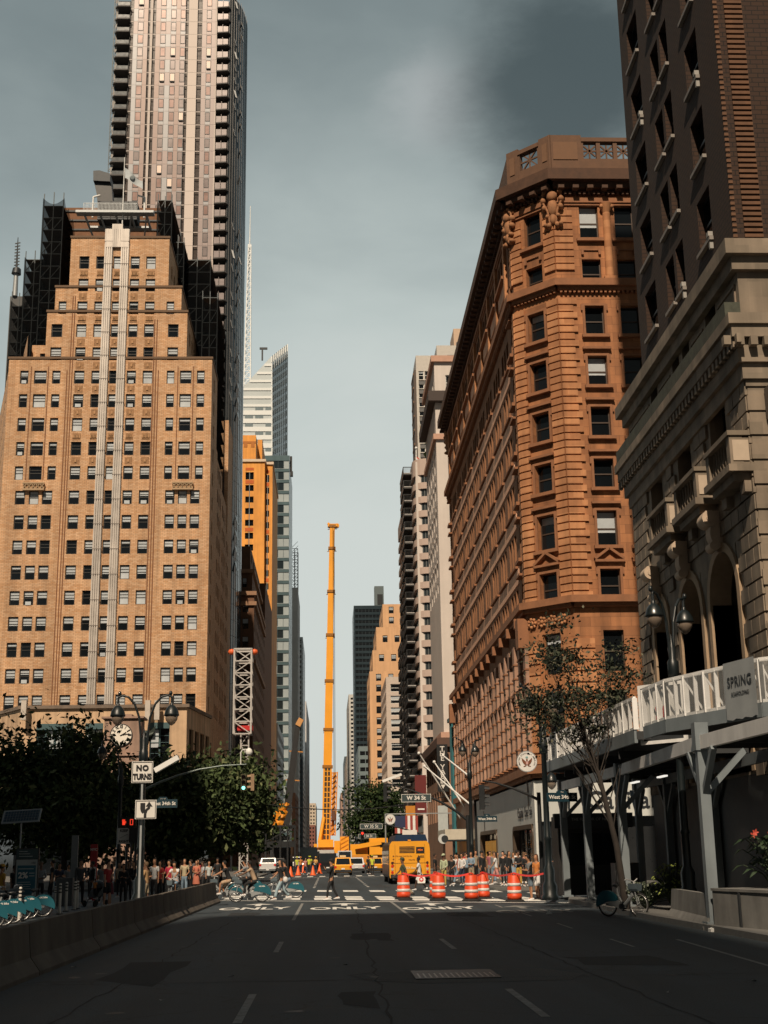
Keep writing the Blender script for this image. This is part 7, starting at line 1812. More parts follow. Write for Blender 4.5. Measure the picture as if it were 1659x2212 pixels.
# ================================================================ bicycles
BT = M('bike_teal', (.012,.10,.135), .35, noise=.06, spec=.6, coat=.3); BG = M('bike_grey', (.3,.32,.33), .4, .2, noise=.05); RIM = M('bike_rim', (.5,.5,.5), .3, .7, noise=0)
def bike():
    T = thing('bicycle', 'x', 'bicycle', (0,0,0))
    for sx in (-.56, .56):
        m = MB(); N = 24
        for i in range(N):
            a, b = 2*PI*i/N, 2*PI*(i+1)/N; m.cyl((sx+.335*math.cos(a), 0, .355+.335*math.sin(a)), (sx+.335*math.cos(b), 0, .355+.335*math.sin(b)), .022, .022, 6, cap=False)
        w = part('wheel', m, RUB, T); m = MB()
        for i in range(N): a, b = 2*PI*i/N, 2*PI*(i+1)/N; m.cyl((sx+.3*math.cos(a), 0, .355+.3*math.sin(a)), (sx+.3*math.cos(b), 0, .355+.3*math.sin(b)), .013, .013, 5, cap=False)
        part('rim', m, RIM, w); m = MB(); m.cyl((sx,-.05,.355), (sx,.05,.355), .04, .04, 10)
        for i in range(14): a = 2*PI*i/14; m.cyl((sx, .02*(-1)**i, .355), (sx+.3*math.cos(a), 0, .355+.3*math.sin(a)), .0035, .0035, 3, cap=False)
        part('spokes', m, CHR, w)
    m = MB(); m.tube([(-.42,0,.92), (-.34,0,.6), (-.02,0,.3)], [.05,.055,.06], 8); m.tube([(-.02,0,.3), (.16,0,.62), (.2,0,.82)], .03, 8); m.bar((-.02,0,.3), (.56,0,.355), .05, .09); m.tube([(-.42,0,.98), (-.44,0,.85), (-.48,0,.72)], .03, 8)
    for s in (-.05, .05): m.tube([(-.48,s,.74), (-.56,s,.355)], .018, 6)
    m.xprism([(-.1,.27),(.12,.22),(.3,.3),(.5,.33),(.5,.4),(.2,.46),(.02,.42)], -.05, .05); part('frame', m, BG, T)
    m = MB(); N = 10; out = []; P_ = []
    for i in range(N+1): a = math.radians(-12+164*i/N); P_.append((.56+.4*math.cos(a), .355+.4*math.sin(a)))
    m.xprism([(.2,.45)]+[p for p in P_[::-1]]+[(.75,.36),(.56,.42),(.4,.44)], -.055, .055); f = part('rear_fender', m, BT, T)
    text('citi bike', .085, WHT, f, (.56,-.06,.66), bold=.002)
    m = MB(); m.loft([[(x, y, z) for x, y in ((-.62,-.11*k),(-.3,-.11*k),(-.3,.11*k),(-.62,.11*k))] for z, k in ((.74,.8), (.8,1.1), (.95,1.2))], smooth=False); part('basket', m, M('basket_grey', (.09,.12,.14), .5), T)
    m = MB(); m.tube([(-.3,-.3,1.05), (-.38,-.24,1.08), (-.43,0,1.0), (-.38,.24,1.08), (-.3,.3,1.05)], .018, 6); m.tube([(-.43,0,.92),(-.43,0,1.02)], .03, 6); part('handlebar', m, M('bar_white', (.5,.5,.5), .4), T)
    m = MB(); m.loft([[(x, .5*w*(-1), z) for x, w, z in ()]]) if 0 else m.ell((.24,0,.9), .14, .08, .045, 10); m.cyl((.2,0,.75), (.22,0,.88), .018, .018, 6); part('saddle', m, BLK, T)
    m = MB(); m.cyl((-.0,-.1,.3), (-.0,.1,.3), .09, .09, 14); m.bar((0,-.12,.3), (.1,-.12,.18), .025); m.bar((0,.12,.3), (-.1,.12,.42), .025); m.box(.06,-.22,.16,.15,-.12,.19); m.box(-.15,.12,.41,-.06,.22,.44); part('crank', m, DKM, T)
    return T
bk = bike(); docks = 'docked share bicycles behind the long barrier'
n_ = ['leftmost', 'second', 'third', 'fourth', 'fifth', 'sixth', 'rightmost']
for i in range(7):
    y = 39.8+i*1.55; place(bk, i > 0, (-10.15-.08*i+(.2 if i == 5 else 0), y, 0), .38+rnd.uniform(-.05,.05), n_[i]+' docked teal share bicycle in the row behind the long barrier', docks)
    m = MB(); m.box(-.12,-.06,0,.12,.06,.8); m.box(-.16,-.1,.74,.16,.1,.9); solo('bike_dock', m, M('dock_black', (.02,.022,.025), .5), 'bicycle dock holding the '+n_[i]+' share bicycle', 'bike dock', 'docks of the share bicycles', loc=(-11.1-.05*i, y-.35, 0))
q = gnd(1343,1982); b2 = place(bk, True, (q.x+.15, q.y+.4, 0), 2.3, 'single grey share bicycle parked by the kerb under the shed')
b2.pop('group', None) if 'group' in b2.keys() else None
def rider(x, y, rot, lab, **k):
    b = place(bk, True, (x, y, 0), rot, 'share bicycle ridden by '+lab[0], 'ridden share bicycles'); c = V((x, y))+V((.24*math.cos(rot), .24*math.sin(rot))); person(c.x, c.y, rot-PI/2, 'ride', lab[1], grp=None, z=-.0, **k)
rider(-3.45, 59.6, 0, ('the man in the beige shirt', 'man in a beige shirt riding a share bicycle left over the crossing'), top=TAc, bot=BKc, sk=2)
rider(-4.75, 62.4, .15, ('the man in the black jersey', 'man with sunglasses and a black jersey riding at the barrier end'), top=BKc, bot=TAc, kind='shorts', sk=1)
rider(-2.1, 64.2, .0, ('the rider in black behind the beige one', 'person in a black top and cap riding the rear bicycle'), top=BKc, bot=DEc, sk=1, hair='cap')
rider(-6.9, 61.5, 1.35, ('the man in the white T-shirt', 'man in a white T-shirt riding toward the camera behind the barrier'), top=WHc, bot=DEc, kind='shorts', sk=1)
rider(-4.3, 70, .1, ('the rider in grey', 'person in grey riding behind the other cyclists'), top=GYc, bot=BKc, sk=1)
person(-2.15, 62.0, -1.3, 'walk', 'person in a black T-shirt and pale wide jeans walking beside the bicycles', top=BKc, bot=(.3,.4,.45), kind='jeans', hair='lhair')
m = MB(); m.ell((0,0,.0), .12,.09,.14, 10); solo('white_bag', m, M('bag_white', (.6,.6,.6), .7), 'small white bag held by the walker in wide jeans', 'bag', loc=(-1.95, 61.7, .88))
# delineators, kiosk, solar panel
DLW = M('delineator_white', (.58,.55,.5), .6, noise=.08); DLB = BLK
def delin():
    T = thing('delineator_post', 'x', 'bollard', (0,0,0), 0, 'white plastic delineator posts'); m = MB(); m.cyl((0,0,.03),(0,0,1.05),.055,.05,12); m.cyl((0,0,1.05),(0,0,1.08),.05,.03,12); part('post', m, DLW, T)
    for z in (.74, .86, .97): m = MB(); m.lathe([(.0565,z),(.0565,z+.05)], n=12); part('dark_band', m, DLB, T)
    m = MB(); m.cyl((0,0,0),(0,0,.03),.13,.12,12); part('base', m, RUB, T); return T
dl = delin()
for i, (u, v, lab) in enumerate(((41,1992,'nearest white delineator post among the bicycle wheels'), (128,1975,'white delineator post right of the last docked bicycle'), (142,1969,'thin white delineator post behind the one at the last bicycle'), (161,1966,'front post of the close pair of delineators'), (166,1963,'rear post of the close pair of delineators'), (118,1962,'far delineator post behind the grey box'))):
    q = gnd(u, v); place(dl, i > 0, (q.x, q.y, 0), 0, lab, scale=1.0 if i < 5 else .8)
def kiosk():
    Y = 52.; p = at(58,1870,Y); T = thing('bike_share_kiosk', 'tall dark bike share kiosk panel with a blue 2% advert', 'kiosk', (p.x, Y, 0), .08); w = .78; m = MB(); m.box(-w/2-.04,0,0,w/2+.04,.16,2.35); part('cabinet', m, DKM, T)
    m = MB(); m.box(-w/2,-.02,1.96,w/2,-.005,2.3); part('header', m, M('kiosk_header', (.015,.05,.055), .4), T); m = MB(); m.box(-w/2,-.02,.6,w/2,-.005,1.93); part('poster_frame', m, M('kiosk_white', (.35,.38,.38), .5), T)
    m = MB(); m.box(-w/2+.05,-.03,.65,w/2-.05,-.021,1.72); part('poster', m, M('poster_teal', (.01,.10,.15), .5, noise=.2), T)
    text('2%', .3, SWH, T, (-.12,-.04,1.35), bold=.01); text('citi', .13, M('kiosk_ink', (.08,.1,.12), .6), T, (.25,-.04,1.82)); m = MB()
    for i in range(3): m.box(-.3,-.04,2.22-i*.09,.0+.1*i,-.03,2.24-i*.09)
    for i in range(4): m.box(-.3,-.04,1.1-i*.08,.15+.04*(i%2),-.031,1.12-i*.08)
    for i in range(2): m.box(.1,-.04,1.42-i*.1,.3,-.031,1.45-i*.1)
    m.box(-.3,-.04,1.58,.26,-.031,1.61); part('small_print', m, M('print_pale', (.4,.45,.45), .6), T)
    q = at(43,1763,Y); S = thing('solar_panel', 'tilted solar panel with white frame on a thin pole above the kiosk', 'solar panel', (q.x, Y+.3, 0)); m = MB(); m.cyl((0,0,0),(0,0,q.z-.1),.03,.03,8); part('pole', m, STEEL, S)
    m = MB(); m.T = Matrix.Translation((0,0,q.z)) @ Matrix.Rotation(-.05, 4, 'Y') @ Matrix.Rotation(.75, 4, 'X'); m.box(-.72,-.36,-.02,.72,.36,.02); m.box(-.66,-.3,.021,.66,.3,.025,1)
    for i in range(13): m.box(-.64+i*.105,-.3,.026,-.635+i*.105,.3,.028,2)
    for i in range(5): m.box(-.66,-.28+i*.14,.026,.66,-.275+i*.14,.028,2)
    part('panel', m, [STEEL, M('solar_cells', (.02,.05,.08), .25), STEEL], S)
    for (u,v,Y_,w_,h_,c,lab,txt) in ((203,1845,66,.32,2.0,(.35,.015,.02),'narrow red information totem with white lettering','NYC'),(160,1870,64,.3,2.4,(.2,.22,.23),'slim grey steel post of a shelter left of the red totem',None)):
        p = at(u,v,Y_); t = thing('information_totem' if txt else 'steel_post', lab, 'totem' if txt else 'post', (p.x,Y_,0)); m = MB(); m.box(-w_/2,-.05,0,w_/2,.1,h_+.6); part('board' if txt else 'shaft', m, M('totem_'+str(u), c, .5), t)
        if txt: text(txt, .16, SWH, t, (0,-.07,h_+.35), bold=.004); m = MB(); m.box(-w_/2+.02,-.07,.8,w_/2-.02,-.055,1.55); part('notice', m, SWH, t)
    m = MB(); m.box(-.35,-.25,0,.35,.25,1.15); q = gnd(133,1958); solo('utility_box', m, M('utility_grey', (.1,.11,.115), .6), 'grey utility box behind the delineator posts', 'utility box', loc=(q.x, q.y+.6, 0))
    # stroller
    q = gnd(196,1960); S = thing('stroller', 'dark pushchair with a child in an orange top', 'stroller', (q.x, q.y+1., 0), -.5); m = MB()
    m.loft([[(x,y,z) for x,y,z in ((-.22,-.2,.35),(.22,-.2,.35),(.24,.25,.4),(-.24,.25,.4))], [(-.24,-.05,.6),(.24,-.05,.6),(.25,.35,.9),(-.25,.35,.9)]], smooth=False); m.lathe([(.3,0),(.27,.15),(.15,.27),(.01,.3)], (0,.2,.75), 12); part('seat', m, BLK, S)
    m = MB(); m.tube([(-.25,.3,.5),(-.25,.6,1.0),(.25,.6,1.0),(.25,.3,.5)], .018, 6); m.tube([(-.25,.4,.6),(-.25,-.35,.12)], .018, 6); m.tube([(.25,.4,.6),(.25,-.35,.12)], .018, 6); part('chassis', m, DKM, S)
    for x in (-.27,.27):
        for y in (-.35,.4): m = MB(); m.cyl((x-.02,y,.13),(x+.02,y,.13),.13,.13,14); part('wheel', m, RUB, S)
    person(q.x, q.y+.85, -.5, 'stand', 'small child in an orange top sitting in the pushchair', top=ORc, bot=BKc, s=.45, z=.3, sk=2)
kiosk()
# ================================================================ vehicles
CG = M('car_glass', (.012,.016,.018), .08, spec=.7, noise=0); TL = M('tail_lamp', (.4,.015,.01), .3, emit=.4, noise=0)
def vehicle(name, label, cat, u, Y, w, L, h, col, kind='suv', rot=0., x=None, grp=None, taxi=False, front=False, belt=None):
    X = at(u, 1855, Y).x if x is None else x; T = thing(name, label, cat, (X, Y, 0), rot, grp); pm = M('paint_%d_%d_%d' % tuple(int(c*99) for c in col), col, .3, .1, noise=.04, coat=.6)
    hw = w/2; bz = belt or h*.56; fl = .24
    st = {'suv': [(0,.86,.45,bz*.93),(.06,.97,fl,bz),(.3,1,fl,bz),(L*.55,1,fl,bz*1.0),(L*.72,1,fl,bz*.97),(L*.95,.95,fl,bz*.78),(L,.8,.4,bz*.65)],
          'van': [(0,.95,.4,bz),(.05,1,fl,bz),(L*.5,1,fl,bz),(L*.82,1,fl,bz*.98),(L*.96,.96,fl,bz*.75),(L,.85,.4,bz*.6)],
          'pickup': [(0,.9,.5,bz),(.05,.98,.42,bz),(L*.3,1,fl,bz),(L*.55,1,fl,bz),(L*.72,1,fl,bz*.97),(L*.97,.95,fl,bz*.85),(L,.85,.4,bz*.7)]}[kind]
    m = MB(); rings = []
    for y, k, z0, z1 in st: a = hw*k; c = .07; rings.append([(-a+c,y,z0),(a-c,y,z0),(a,y,z0+c*1.5),(a,y,(z0+z1)/2),(a*.985,y,z1-c),(a*.95,y,z1),(-a*.95,y,z1),(-a*.985,y,z1-c),(-a,y,(z0+z1)/2),(-a,y,z0+c*1.5)])
    m.loft(rings, smooth=False)
    cab = {'suv': (.12, .55, L*.52, L*.74), 'van': (.03, .12, L*.66, L*.86), 'pickup': (L*.33, L*.37, L*.56, L*.72)}[kind]
    ta, tb = (.84, .74) if kind != 'van' else (.95, .9)
    r0 = [(-hw*.95, cab[0], bz-.02), (hw*.95, cab[0], bz-.02), (hw*.95, cab[3], bz-.04), (-hw*.95, cab[3], bz-.04)]; r1 = [(-hw*ta, cab[1], h-.04), (hw*ta, cab[1], h-.04), (hw*ta, cab[2], h-.04), (-hw*ta, cab[2], h-.04)]; r2 = [(-hw*tb, cab[1]+.12, h), (hw*tb, cab[1]+.12, h), (hw*tb, cab[2]-.12, h), (-hw*tb, cab[2]-.12, h)]
    m.loft([r0, r1, r2], smooth=False)
    body = part('body', m, pm, T)
    def lerp(a, b, t): return [a[i]+(b[i]-a[i])*t for i in range(3)]
    def glass(i, j, ins, nm, off, t0=.12, t1=.9):
        a, b = lerp(r0[i], r1[i], t0), lerp(r0[j], r1[j], t0); c, d = lerp(r0[j], r1[j], t1), lerp(r0[i], r1[i], t1); q = [lerp(a,b,ins), lerp(a,b,1-ins), lerp(d,c,1-ins), lerp(d,c,ins)]; o = V(off); mm = MB(); mm.add([V(p)+o for p in q], [(0,1,2,3)]); part(nm, mm, CG, T)
    glass(0, 1, .08, 'rear_window', (0,-.012,.006)); glass(2, 3, .06, 'windscreen', (0,.012,.006)); glass(3, 0, .06, 'side_window', (-.012,0,.004)); glass(1, 2, .06, 'side_window', (.012,0,.004))
    for sx in (-1, 1):
        for y in (L*.17, L*.8):
            mm = MB(); mm.cyl((sx*(hw-.2),y,.34),(sx*(hw+.01),y,.34),.34,.34,16); wo = part('wheel', mm, RUB, T); mm = MB(); mm.cyl((sx*(hw),y,.34),(sx*(hw+.02),y,.34),.2,.2,12); part('rim', mm, CHR, wo)
        mm = MB(); zz = bz*.82; mm.box(min(sx*hw*.74, sx*hw*.97), -.03, zz-.1, max(sx*hw*.74, sx*hw*.97), .08, zz+.1); part('tail_light', mm, TL, T)
        mm = MB(); mm.box(sx*hw*1.0-(.0 if sx > 0 else .18), L*.62, bz, sx*hw*1.0+(.18 if sx > 0 else 0), L*.65, bz+.14); part('mirror', mm, pm, T)
        mm = MB(); mm.box(min(sx*hw*.6, sx*hw*.9), L-.05, bz*.55, max(sx*hw*.6, sx*hw*.9), L+.01, bz*.7); part('headlight', mm, WHT, T)
    mm = MB(); mm.box(-hw*.93,-.07,.3,hw*.93,.06,.52); part('bumper', mm, DKM if kind != 'pickup' else CHR, T)
    mm = MB(); mm.box(-.17,-.085,.55,.17,-.02,.68) if kind != 'pickup' else mm.box(-.17,-.085,.36,.17,-.071,.48); part('number_plate', mm, WHT, T)
    if taxi: mm = MB(); mm.box(-.3, L*.4, h+.02, .3, L*.4+.18, h+.2); part('roof_sign', mm, M('taxi_sign', (.6,.5,.3), .5), T)
    if kind == 'suv': mm = MB(); mm.bar((-hw*.7, cab[1]+.1, h+.05), (-hw*.7, cab[2]-.1, h+.05), .04); mm.bar((hw*.7, cab[1]+.1, h+.05), (hw*.7, cab[2]-.1, h+.05), .04); part('roof_rail', mm, DKM, T)
    return T
TY = (.75,.33,.02); VW = (.6,.6,.6); VB = (.012,.012,.014)
vehicle('taxi', 'yellow taxi with its roof sign beside the black van', 'taxi', 741, 134, 1.75, 4.6, 1.7, TY, taxi=True)
vehicle('taxi', 'yellow taxi right of the white car, behind the officer', 'taxi', 811, 146, 1.75, 4.6, 1.6, TY, taxi=True)
vehicle('black_van', 'tall black van in front of the big crane truck', 'van', 708, 150, 2.0, 5.3, 2.15, VB, 'van')
vehicle('white_car', 'white sport utility car between the two yellow taxis', 'car', 770, 146, 1.72, 4.6, 1.65, VW)
vehicle('pickup_truck', 'white pickup truck behind the second barrier on the left', 'pickup truck', 578, 158, 1.95, 5.6, 1.75, VW, 'pickup', belt=1.15)
vehicle('dark_car', 'dark sport utility car beside the white pickup truck', 'car', 600, 163, 1.7, 4.6, 1.7, VB)
vehicle('white_car', 'white boxy car with roof rack behind the dark one', 'car', 602, 178, 1.9, 4.8, 2.1, VW)
vehicle('white_van', 'white van with folded ladder right of the crane truck', 'van', 745, 185, 2.0, 5.5, 2.5, VW, 'van')
vehicle('white_car', 'distant white car parked behind the workers on the left', 'car', 640, 200, 1.9, 4.7, 1.8, VW)
def coach():
    X = at(667,1855,195).x; T = thing('black_coach', 'black coach facing the camera left of the crane truck', 'bus', (X,195,0)); m = MB(); w = 1.25
    m.loft([[(a*w,y,z) for a,z in ((-.92,.35),(.92,.35),(1,.6),(1,2.6),(.9,3.1),(-.9,3.1),(-1,2.6),(-1,.6))] for y in (0,.3,11)], smooth=False); part('body', m, M('coach_black', (.01,.013,.017), .2, coat=.6), T)
    m = MB(); m.box(-w*.9,-.03,1.5,w*.9,-.005,2.9); part('windscreen', m, CG, T)
    for s in (-1,1): m = MB(); m.disc((s*.85,-.01,.8),(0,-1,0),.14,12,0,.03); part('headlight', m, M('headlight_on', (1,.95,.85), .3, emit=1.5, noise=0) if s < 0 else WHT, T)
    for s in (-1,1): m = MB(); m.box(min(s*w,s*w+s*.3),-.3,1.9,max(s*w,s*w+s*.3),-.2,2.5); part('mirror', m, BLK, T)
    for s in (-1,1): m = MB(); m.cyl((s*.95,1.5,.45),(s*1.2,1.5,.45),.45,.45,14); part('wheel', m, RUB, T)
coach()
def bus():
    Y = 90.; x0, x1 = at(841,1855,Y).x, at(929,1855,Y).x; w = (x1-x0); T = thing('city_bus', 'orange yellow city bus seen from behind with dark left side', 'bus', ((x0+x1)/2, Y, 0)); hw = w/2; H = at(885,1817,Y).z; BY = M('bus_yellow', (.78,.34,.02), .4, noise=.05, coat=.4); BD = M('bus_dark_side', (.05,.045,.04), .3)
    m = MB(); m.loft([[(a*hw,y,z) for a,z in ((-.97,.38),(.97,.38),(1,.55),(1,H-.5),(.97,H-.2),(.86,H),(-.86,H),(-.97,H-.2),(-1,H-.5),(-1,.55))] for y in (0,.1)], smooth=False); part('rear_panel', m, BY, T)
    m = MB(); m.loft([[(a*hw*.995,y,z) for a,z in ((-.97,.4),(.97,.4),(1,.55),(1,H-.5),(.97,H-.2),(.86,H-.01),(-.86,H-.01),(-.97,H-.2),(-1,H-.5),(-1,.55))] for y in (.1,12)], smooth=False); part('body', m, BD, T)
    for i in range(7): m = MB(); m.box(-hw-.015,.8+i*1.6,1.25,-hw+.01,2.2+i*1.6,H-.6); part('side_window', m, CG, T)
    m = MB(); z = H-.75
    for i in range(5): m.box(-hw*.5,-.02,z+i*.09,hw*.25,-.001,z+.05+i*.09)
    part('vent_grille', m, BLK, T); m = MB(); m.box(hw*.32,-.03,H-.78,hw*.72,-.002,H-.38); so_ = part('route_sign', m, BLK, T); text('M34', .18, M('led_amber', (.9,.18,.02), .5, emit=.8, noise=0), so_, (hw*.52,-.045,H-.58))
    for s in (-1,1):
        for i in range(4): 
            m = MB(); m.disc((s*hw*.86,-.002,.75+i*.2),(0,-1,0),.085,14,0,.03); part('tail_light', m, TL if i in (0,2) else (M('bus_lamp_pale', (.5,.4,.35), .3) if i == 1 else M('bus_lamp_dark', (.06,.02,.015), .4)), T)
        for i in range(4):
            m = MB(); m.disc((-hw*.8,-.002,H-.95-i*.2+.5*(s > 0)*0),(0,-1,0),.05,10,0,.02)
            if s < 0: part('marker_light', m, M('marker_brown', (.2,.07,.02), .4), T)
    text('8435', .2, BLK, T, (hw*.55,-.02,H-1.0), bold=.004); text('MTA New York City Bus', .11, M('bus_ink', (.25,.11,.02), .5), T, (-hw*.3,-.02,H-.95)); text('MTA Bus', .2, M('bus_logo', (.7,.55,.3), .5), T, (hw*.0,-.02,1.02), bold=.006); text('mta.info', .13, M('bus_ink', ()), T, (hw*.1,-.02,1.55))
    m = MB(); m.box(-hw*.95,-.09,.4,hw*.95,.0,.62); part('bumper', m, DKM, T); m = MB(); m.box(-hw*.8,-.012,1.32,hw*.8,-.001,1.34); m.box(-hw*.72,-.012,.65,-hw*.71,-.001,H-.2); m.box(hw*.74,-.012,.65,hw*.75,-.001,H-.2); part('panel_seam', m, BLK, T)
    m = MB(); m.box(-.1,-.02,H+.0,.1,.3,H+.1); part('beacon', m, M('amber_lamp', (.8,.3,.03), .4), T)
    for s in (-1,1):
        for y in (2.6,9): m = MB(); m.cyl((s*(hw-.3),y,.48),(s*(hw-.02),y,.48),.48,.48,16); part('wheel', m, RUB, T)
    p = at(895,1812,104); T2 = thing('blue_bus_roof', 'blue topped bus waiting in front of the orange yellow bus', 'bus', (6.3,104,0)); m = MB(); m.loft([[(a*1.25,y,z) for a,z in ((-1,.4),(1,.4),(1,2.9),(.9,3.35),(-.9,3.35),(-1,2.9))] for y in (0,11)], smooth=False); part('body', m, M('bus_navy', (.01,.03,.07), .4), T2); m = MB(); m.box(-1.1,-.02,1.4,1.1,-.001,2.6); part('rear_window', m, CG, T2)
bus()
# ================================================================ cranes
CY_ = M('crane_yellow', (.85,.36,.02), .45, noise=.08, scale=.5, coat=.3); CR = M('crane_gap', (.05,.03,.015), .7)
def crane():
    Y = 205.; T = thing('mobile_crane', 'huge yellow telescopic mobile crane with its boom raised above the avenue', 'crane', (at(703,1850,Y).x, Y, 0))
    base = at(704,1838,Y); tip = at(718,1136,Y); ax = (tip-base).normalized(); L = (tip-base).length; vv = [1838,1655,1575,1470,1371,1277,1184,1136]
    pts = [at(704+14*(1838-v)/(1838-1136), v, Y) for v in vv]; ws = [1.32,1.28,1.16,1.08,.98,.88,.8]
    for i in range(7):
        m = MB(); m.bar(pts[i], pts[i+1], ws[i], ws[i]*1.05)
        if i == 0:
            a, b = pts[0], pts[1]; n = 16
            for k in range(n):
                for sx in (-.24, .24): c = a.lerp(b, (k+.5)/n); m.box(c.x+sx-.17, c.y-.75, c.z-.28, c.x+sx+.17, c.y-.66, c.z+.32, 1)
        s = part('boom_section', m, [CY_, CR], T, True)
        m = MB(); c = pts[i+1]; d = (pts[i+1]-pts[i]).normalized(); m.bar(c-d*.3, c+d*.12, ws[i]+.28, ws[i]+.28)
        if i: m.bar(c-d*.55+V((-.75,0,0)), c-d*.5+V((.75,0,0)), .1)
        part('collar', m, M('collar_dark', (.3,.12,.01), .5), s)
    m = MB(); m.box(tip.x-.75,tip.y-.5,tip.z-.2,tip.x+.8,tip.y+.5,tip.z+.25); m.cyl((tip.x+.75,tip.y-.3,tip.z),(tip.x+.75,tip.y+.3,tip.z),.35,.35,12); m.cyl((tip.x-.6,tip.y-.3,tip.z+.3),(tip.x-.6,tip.y+.3,tip.z+.3),.2,.2,10); part('boom_head', m, [CY_], T, True)
    for i, (u0, v0, u1, v1) in enumerate(((722,1140,724,1700), (719,1136,722,1790))): m = MB(); m.tube([at(u0,v0,Y-1), at(u1,v1,Y-1)], .035, 4); part('hoist_rope', m, DKM, T, True)
    # lattice jib folded beside the boom
    m = MB(); a, b = at(718,1805,Y-.8), at(723,1668,Y-.8); w = .42; pr = lambda q: [a.lerp(b,q)+V((sx*w,sy*w,0)) for sx,sy in ((-1,-1),(1,-1),(1,1),(-1,1))]; N = 12
    for i in range(N):
        p, q = pr(i/N), pr((i+1)/N)
        for j in range(4): m.bar(p[j], q[j], .16); m.bar(p[j], q[(j+1) % 4], .1)
    m.bar(a, b, .5, .3); part('folded_jib', m, M('jib_orange', (.65,.25,.03), .5), T, True)
    m = MB(); c = at(720,1760,Y-1.6); m.box(c.x-.3,c.y-.3,c.z-.8,c.x+.3,c.y+.3,c.z+.6); m.cyl((c.x,c.y,c.z-.8),(c.x,c.y,c.z-1.3),.1,.05,6); part('hook_block', m, M('hook_dark', (.12,.05,.03), .5), T, True)
    x = T.location.x; S = lambda *b: (b[0]+x, b[1], b[2], b[3]+x, b[4], b[5])
    m = MB(); m.box(*S(-1.5,Y-2,2.0,1.5,Y+4,3.1)); m.box(*S(-1.1,Y-2.4,3.1,1.2,Y+1.5,4.2)); m.box(*S(1.3,Y-3,2.2,2.2,Y+.5,4.0)); m.box(*S(-1.7,Y-2.6,2.6,-1.2,Y,3.6)); m.tube([(x-.9,Y-1.5,3.8),(x-.2,Y-.8,7.5)], .28, 10); part('superstructure', m, CY_, T, True)
    m = MB(); m.box(*S(2.2,Y-2.6,2.0,3.5,Y,4.6)); 
    for i in range(4): m.bar((x+2.3,Y-2.63,2.3+i*.6), (x+3.4,Y-2.63,2.9+i*.6), .16, .02, 1)
    part('counterweight', m, [CY_, M('warning_red', (.4,.03,.02), .5)], T, True)
    m = MB(); m.box(*S(-1.4,Y-5,.6,1.4,Y+12,1.9)); part('carrier', m, M('carrier_white', (.4,.4,.38), .5), T, True); m = MB(); m.box(*S(-1.3,Y-5.2,1.9,1.3,Y-3.0,2.7)); part('carrier_cab', m, M('carrier_cab', (.5,.5,.48), .4), T, True)
    for s in (-1, 1):
        for k in range(4): m = MB(); m.cyl((x+s*1.0,Y-3+k*3.2,.6),(x+s*1.4,Y-3+k*3.2,.6),.6,.6,16); part('wheel', m, RUB, T, True)
        m = MB(); m.box(*S(min(s*1.4,s*3.2),Y-1,1.0,max(s*1.4,s*3.2),Y-.6,1.4)); m.box(*S(min(s*3.1,s*3.3),Y-.9,.1,max(s*3.1,s*3.3),Y-.7,1.2)); part('outrigger', m, CY_, T, True)
crane()
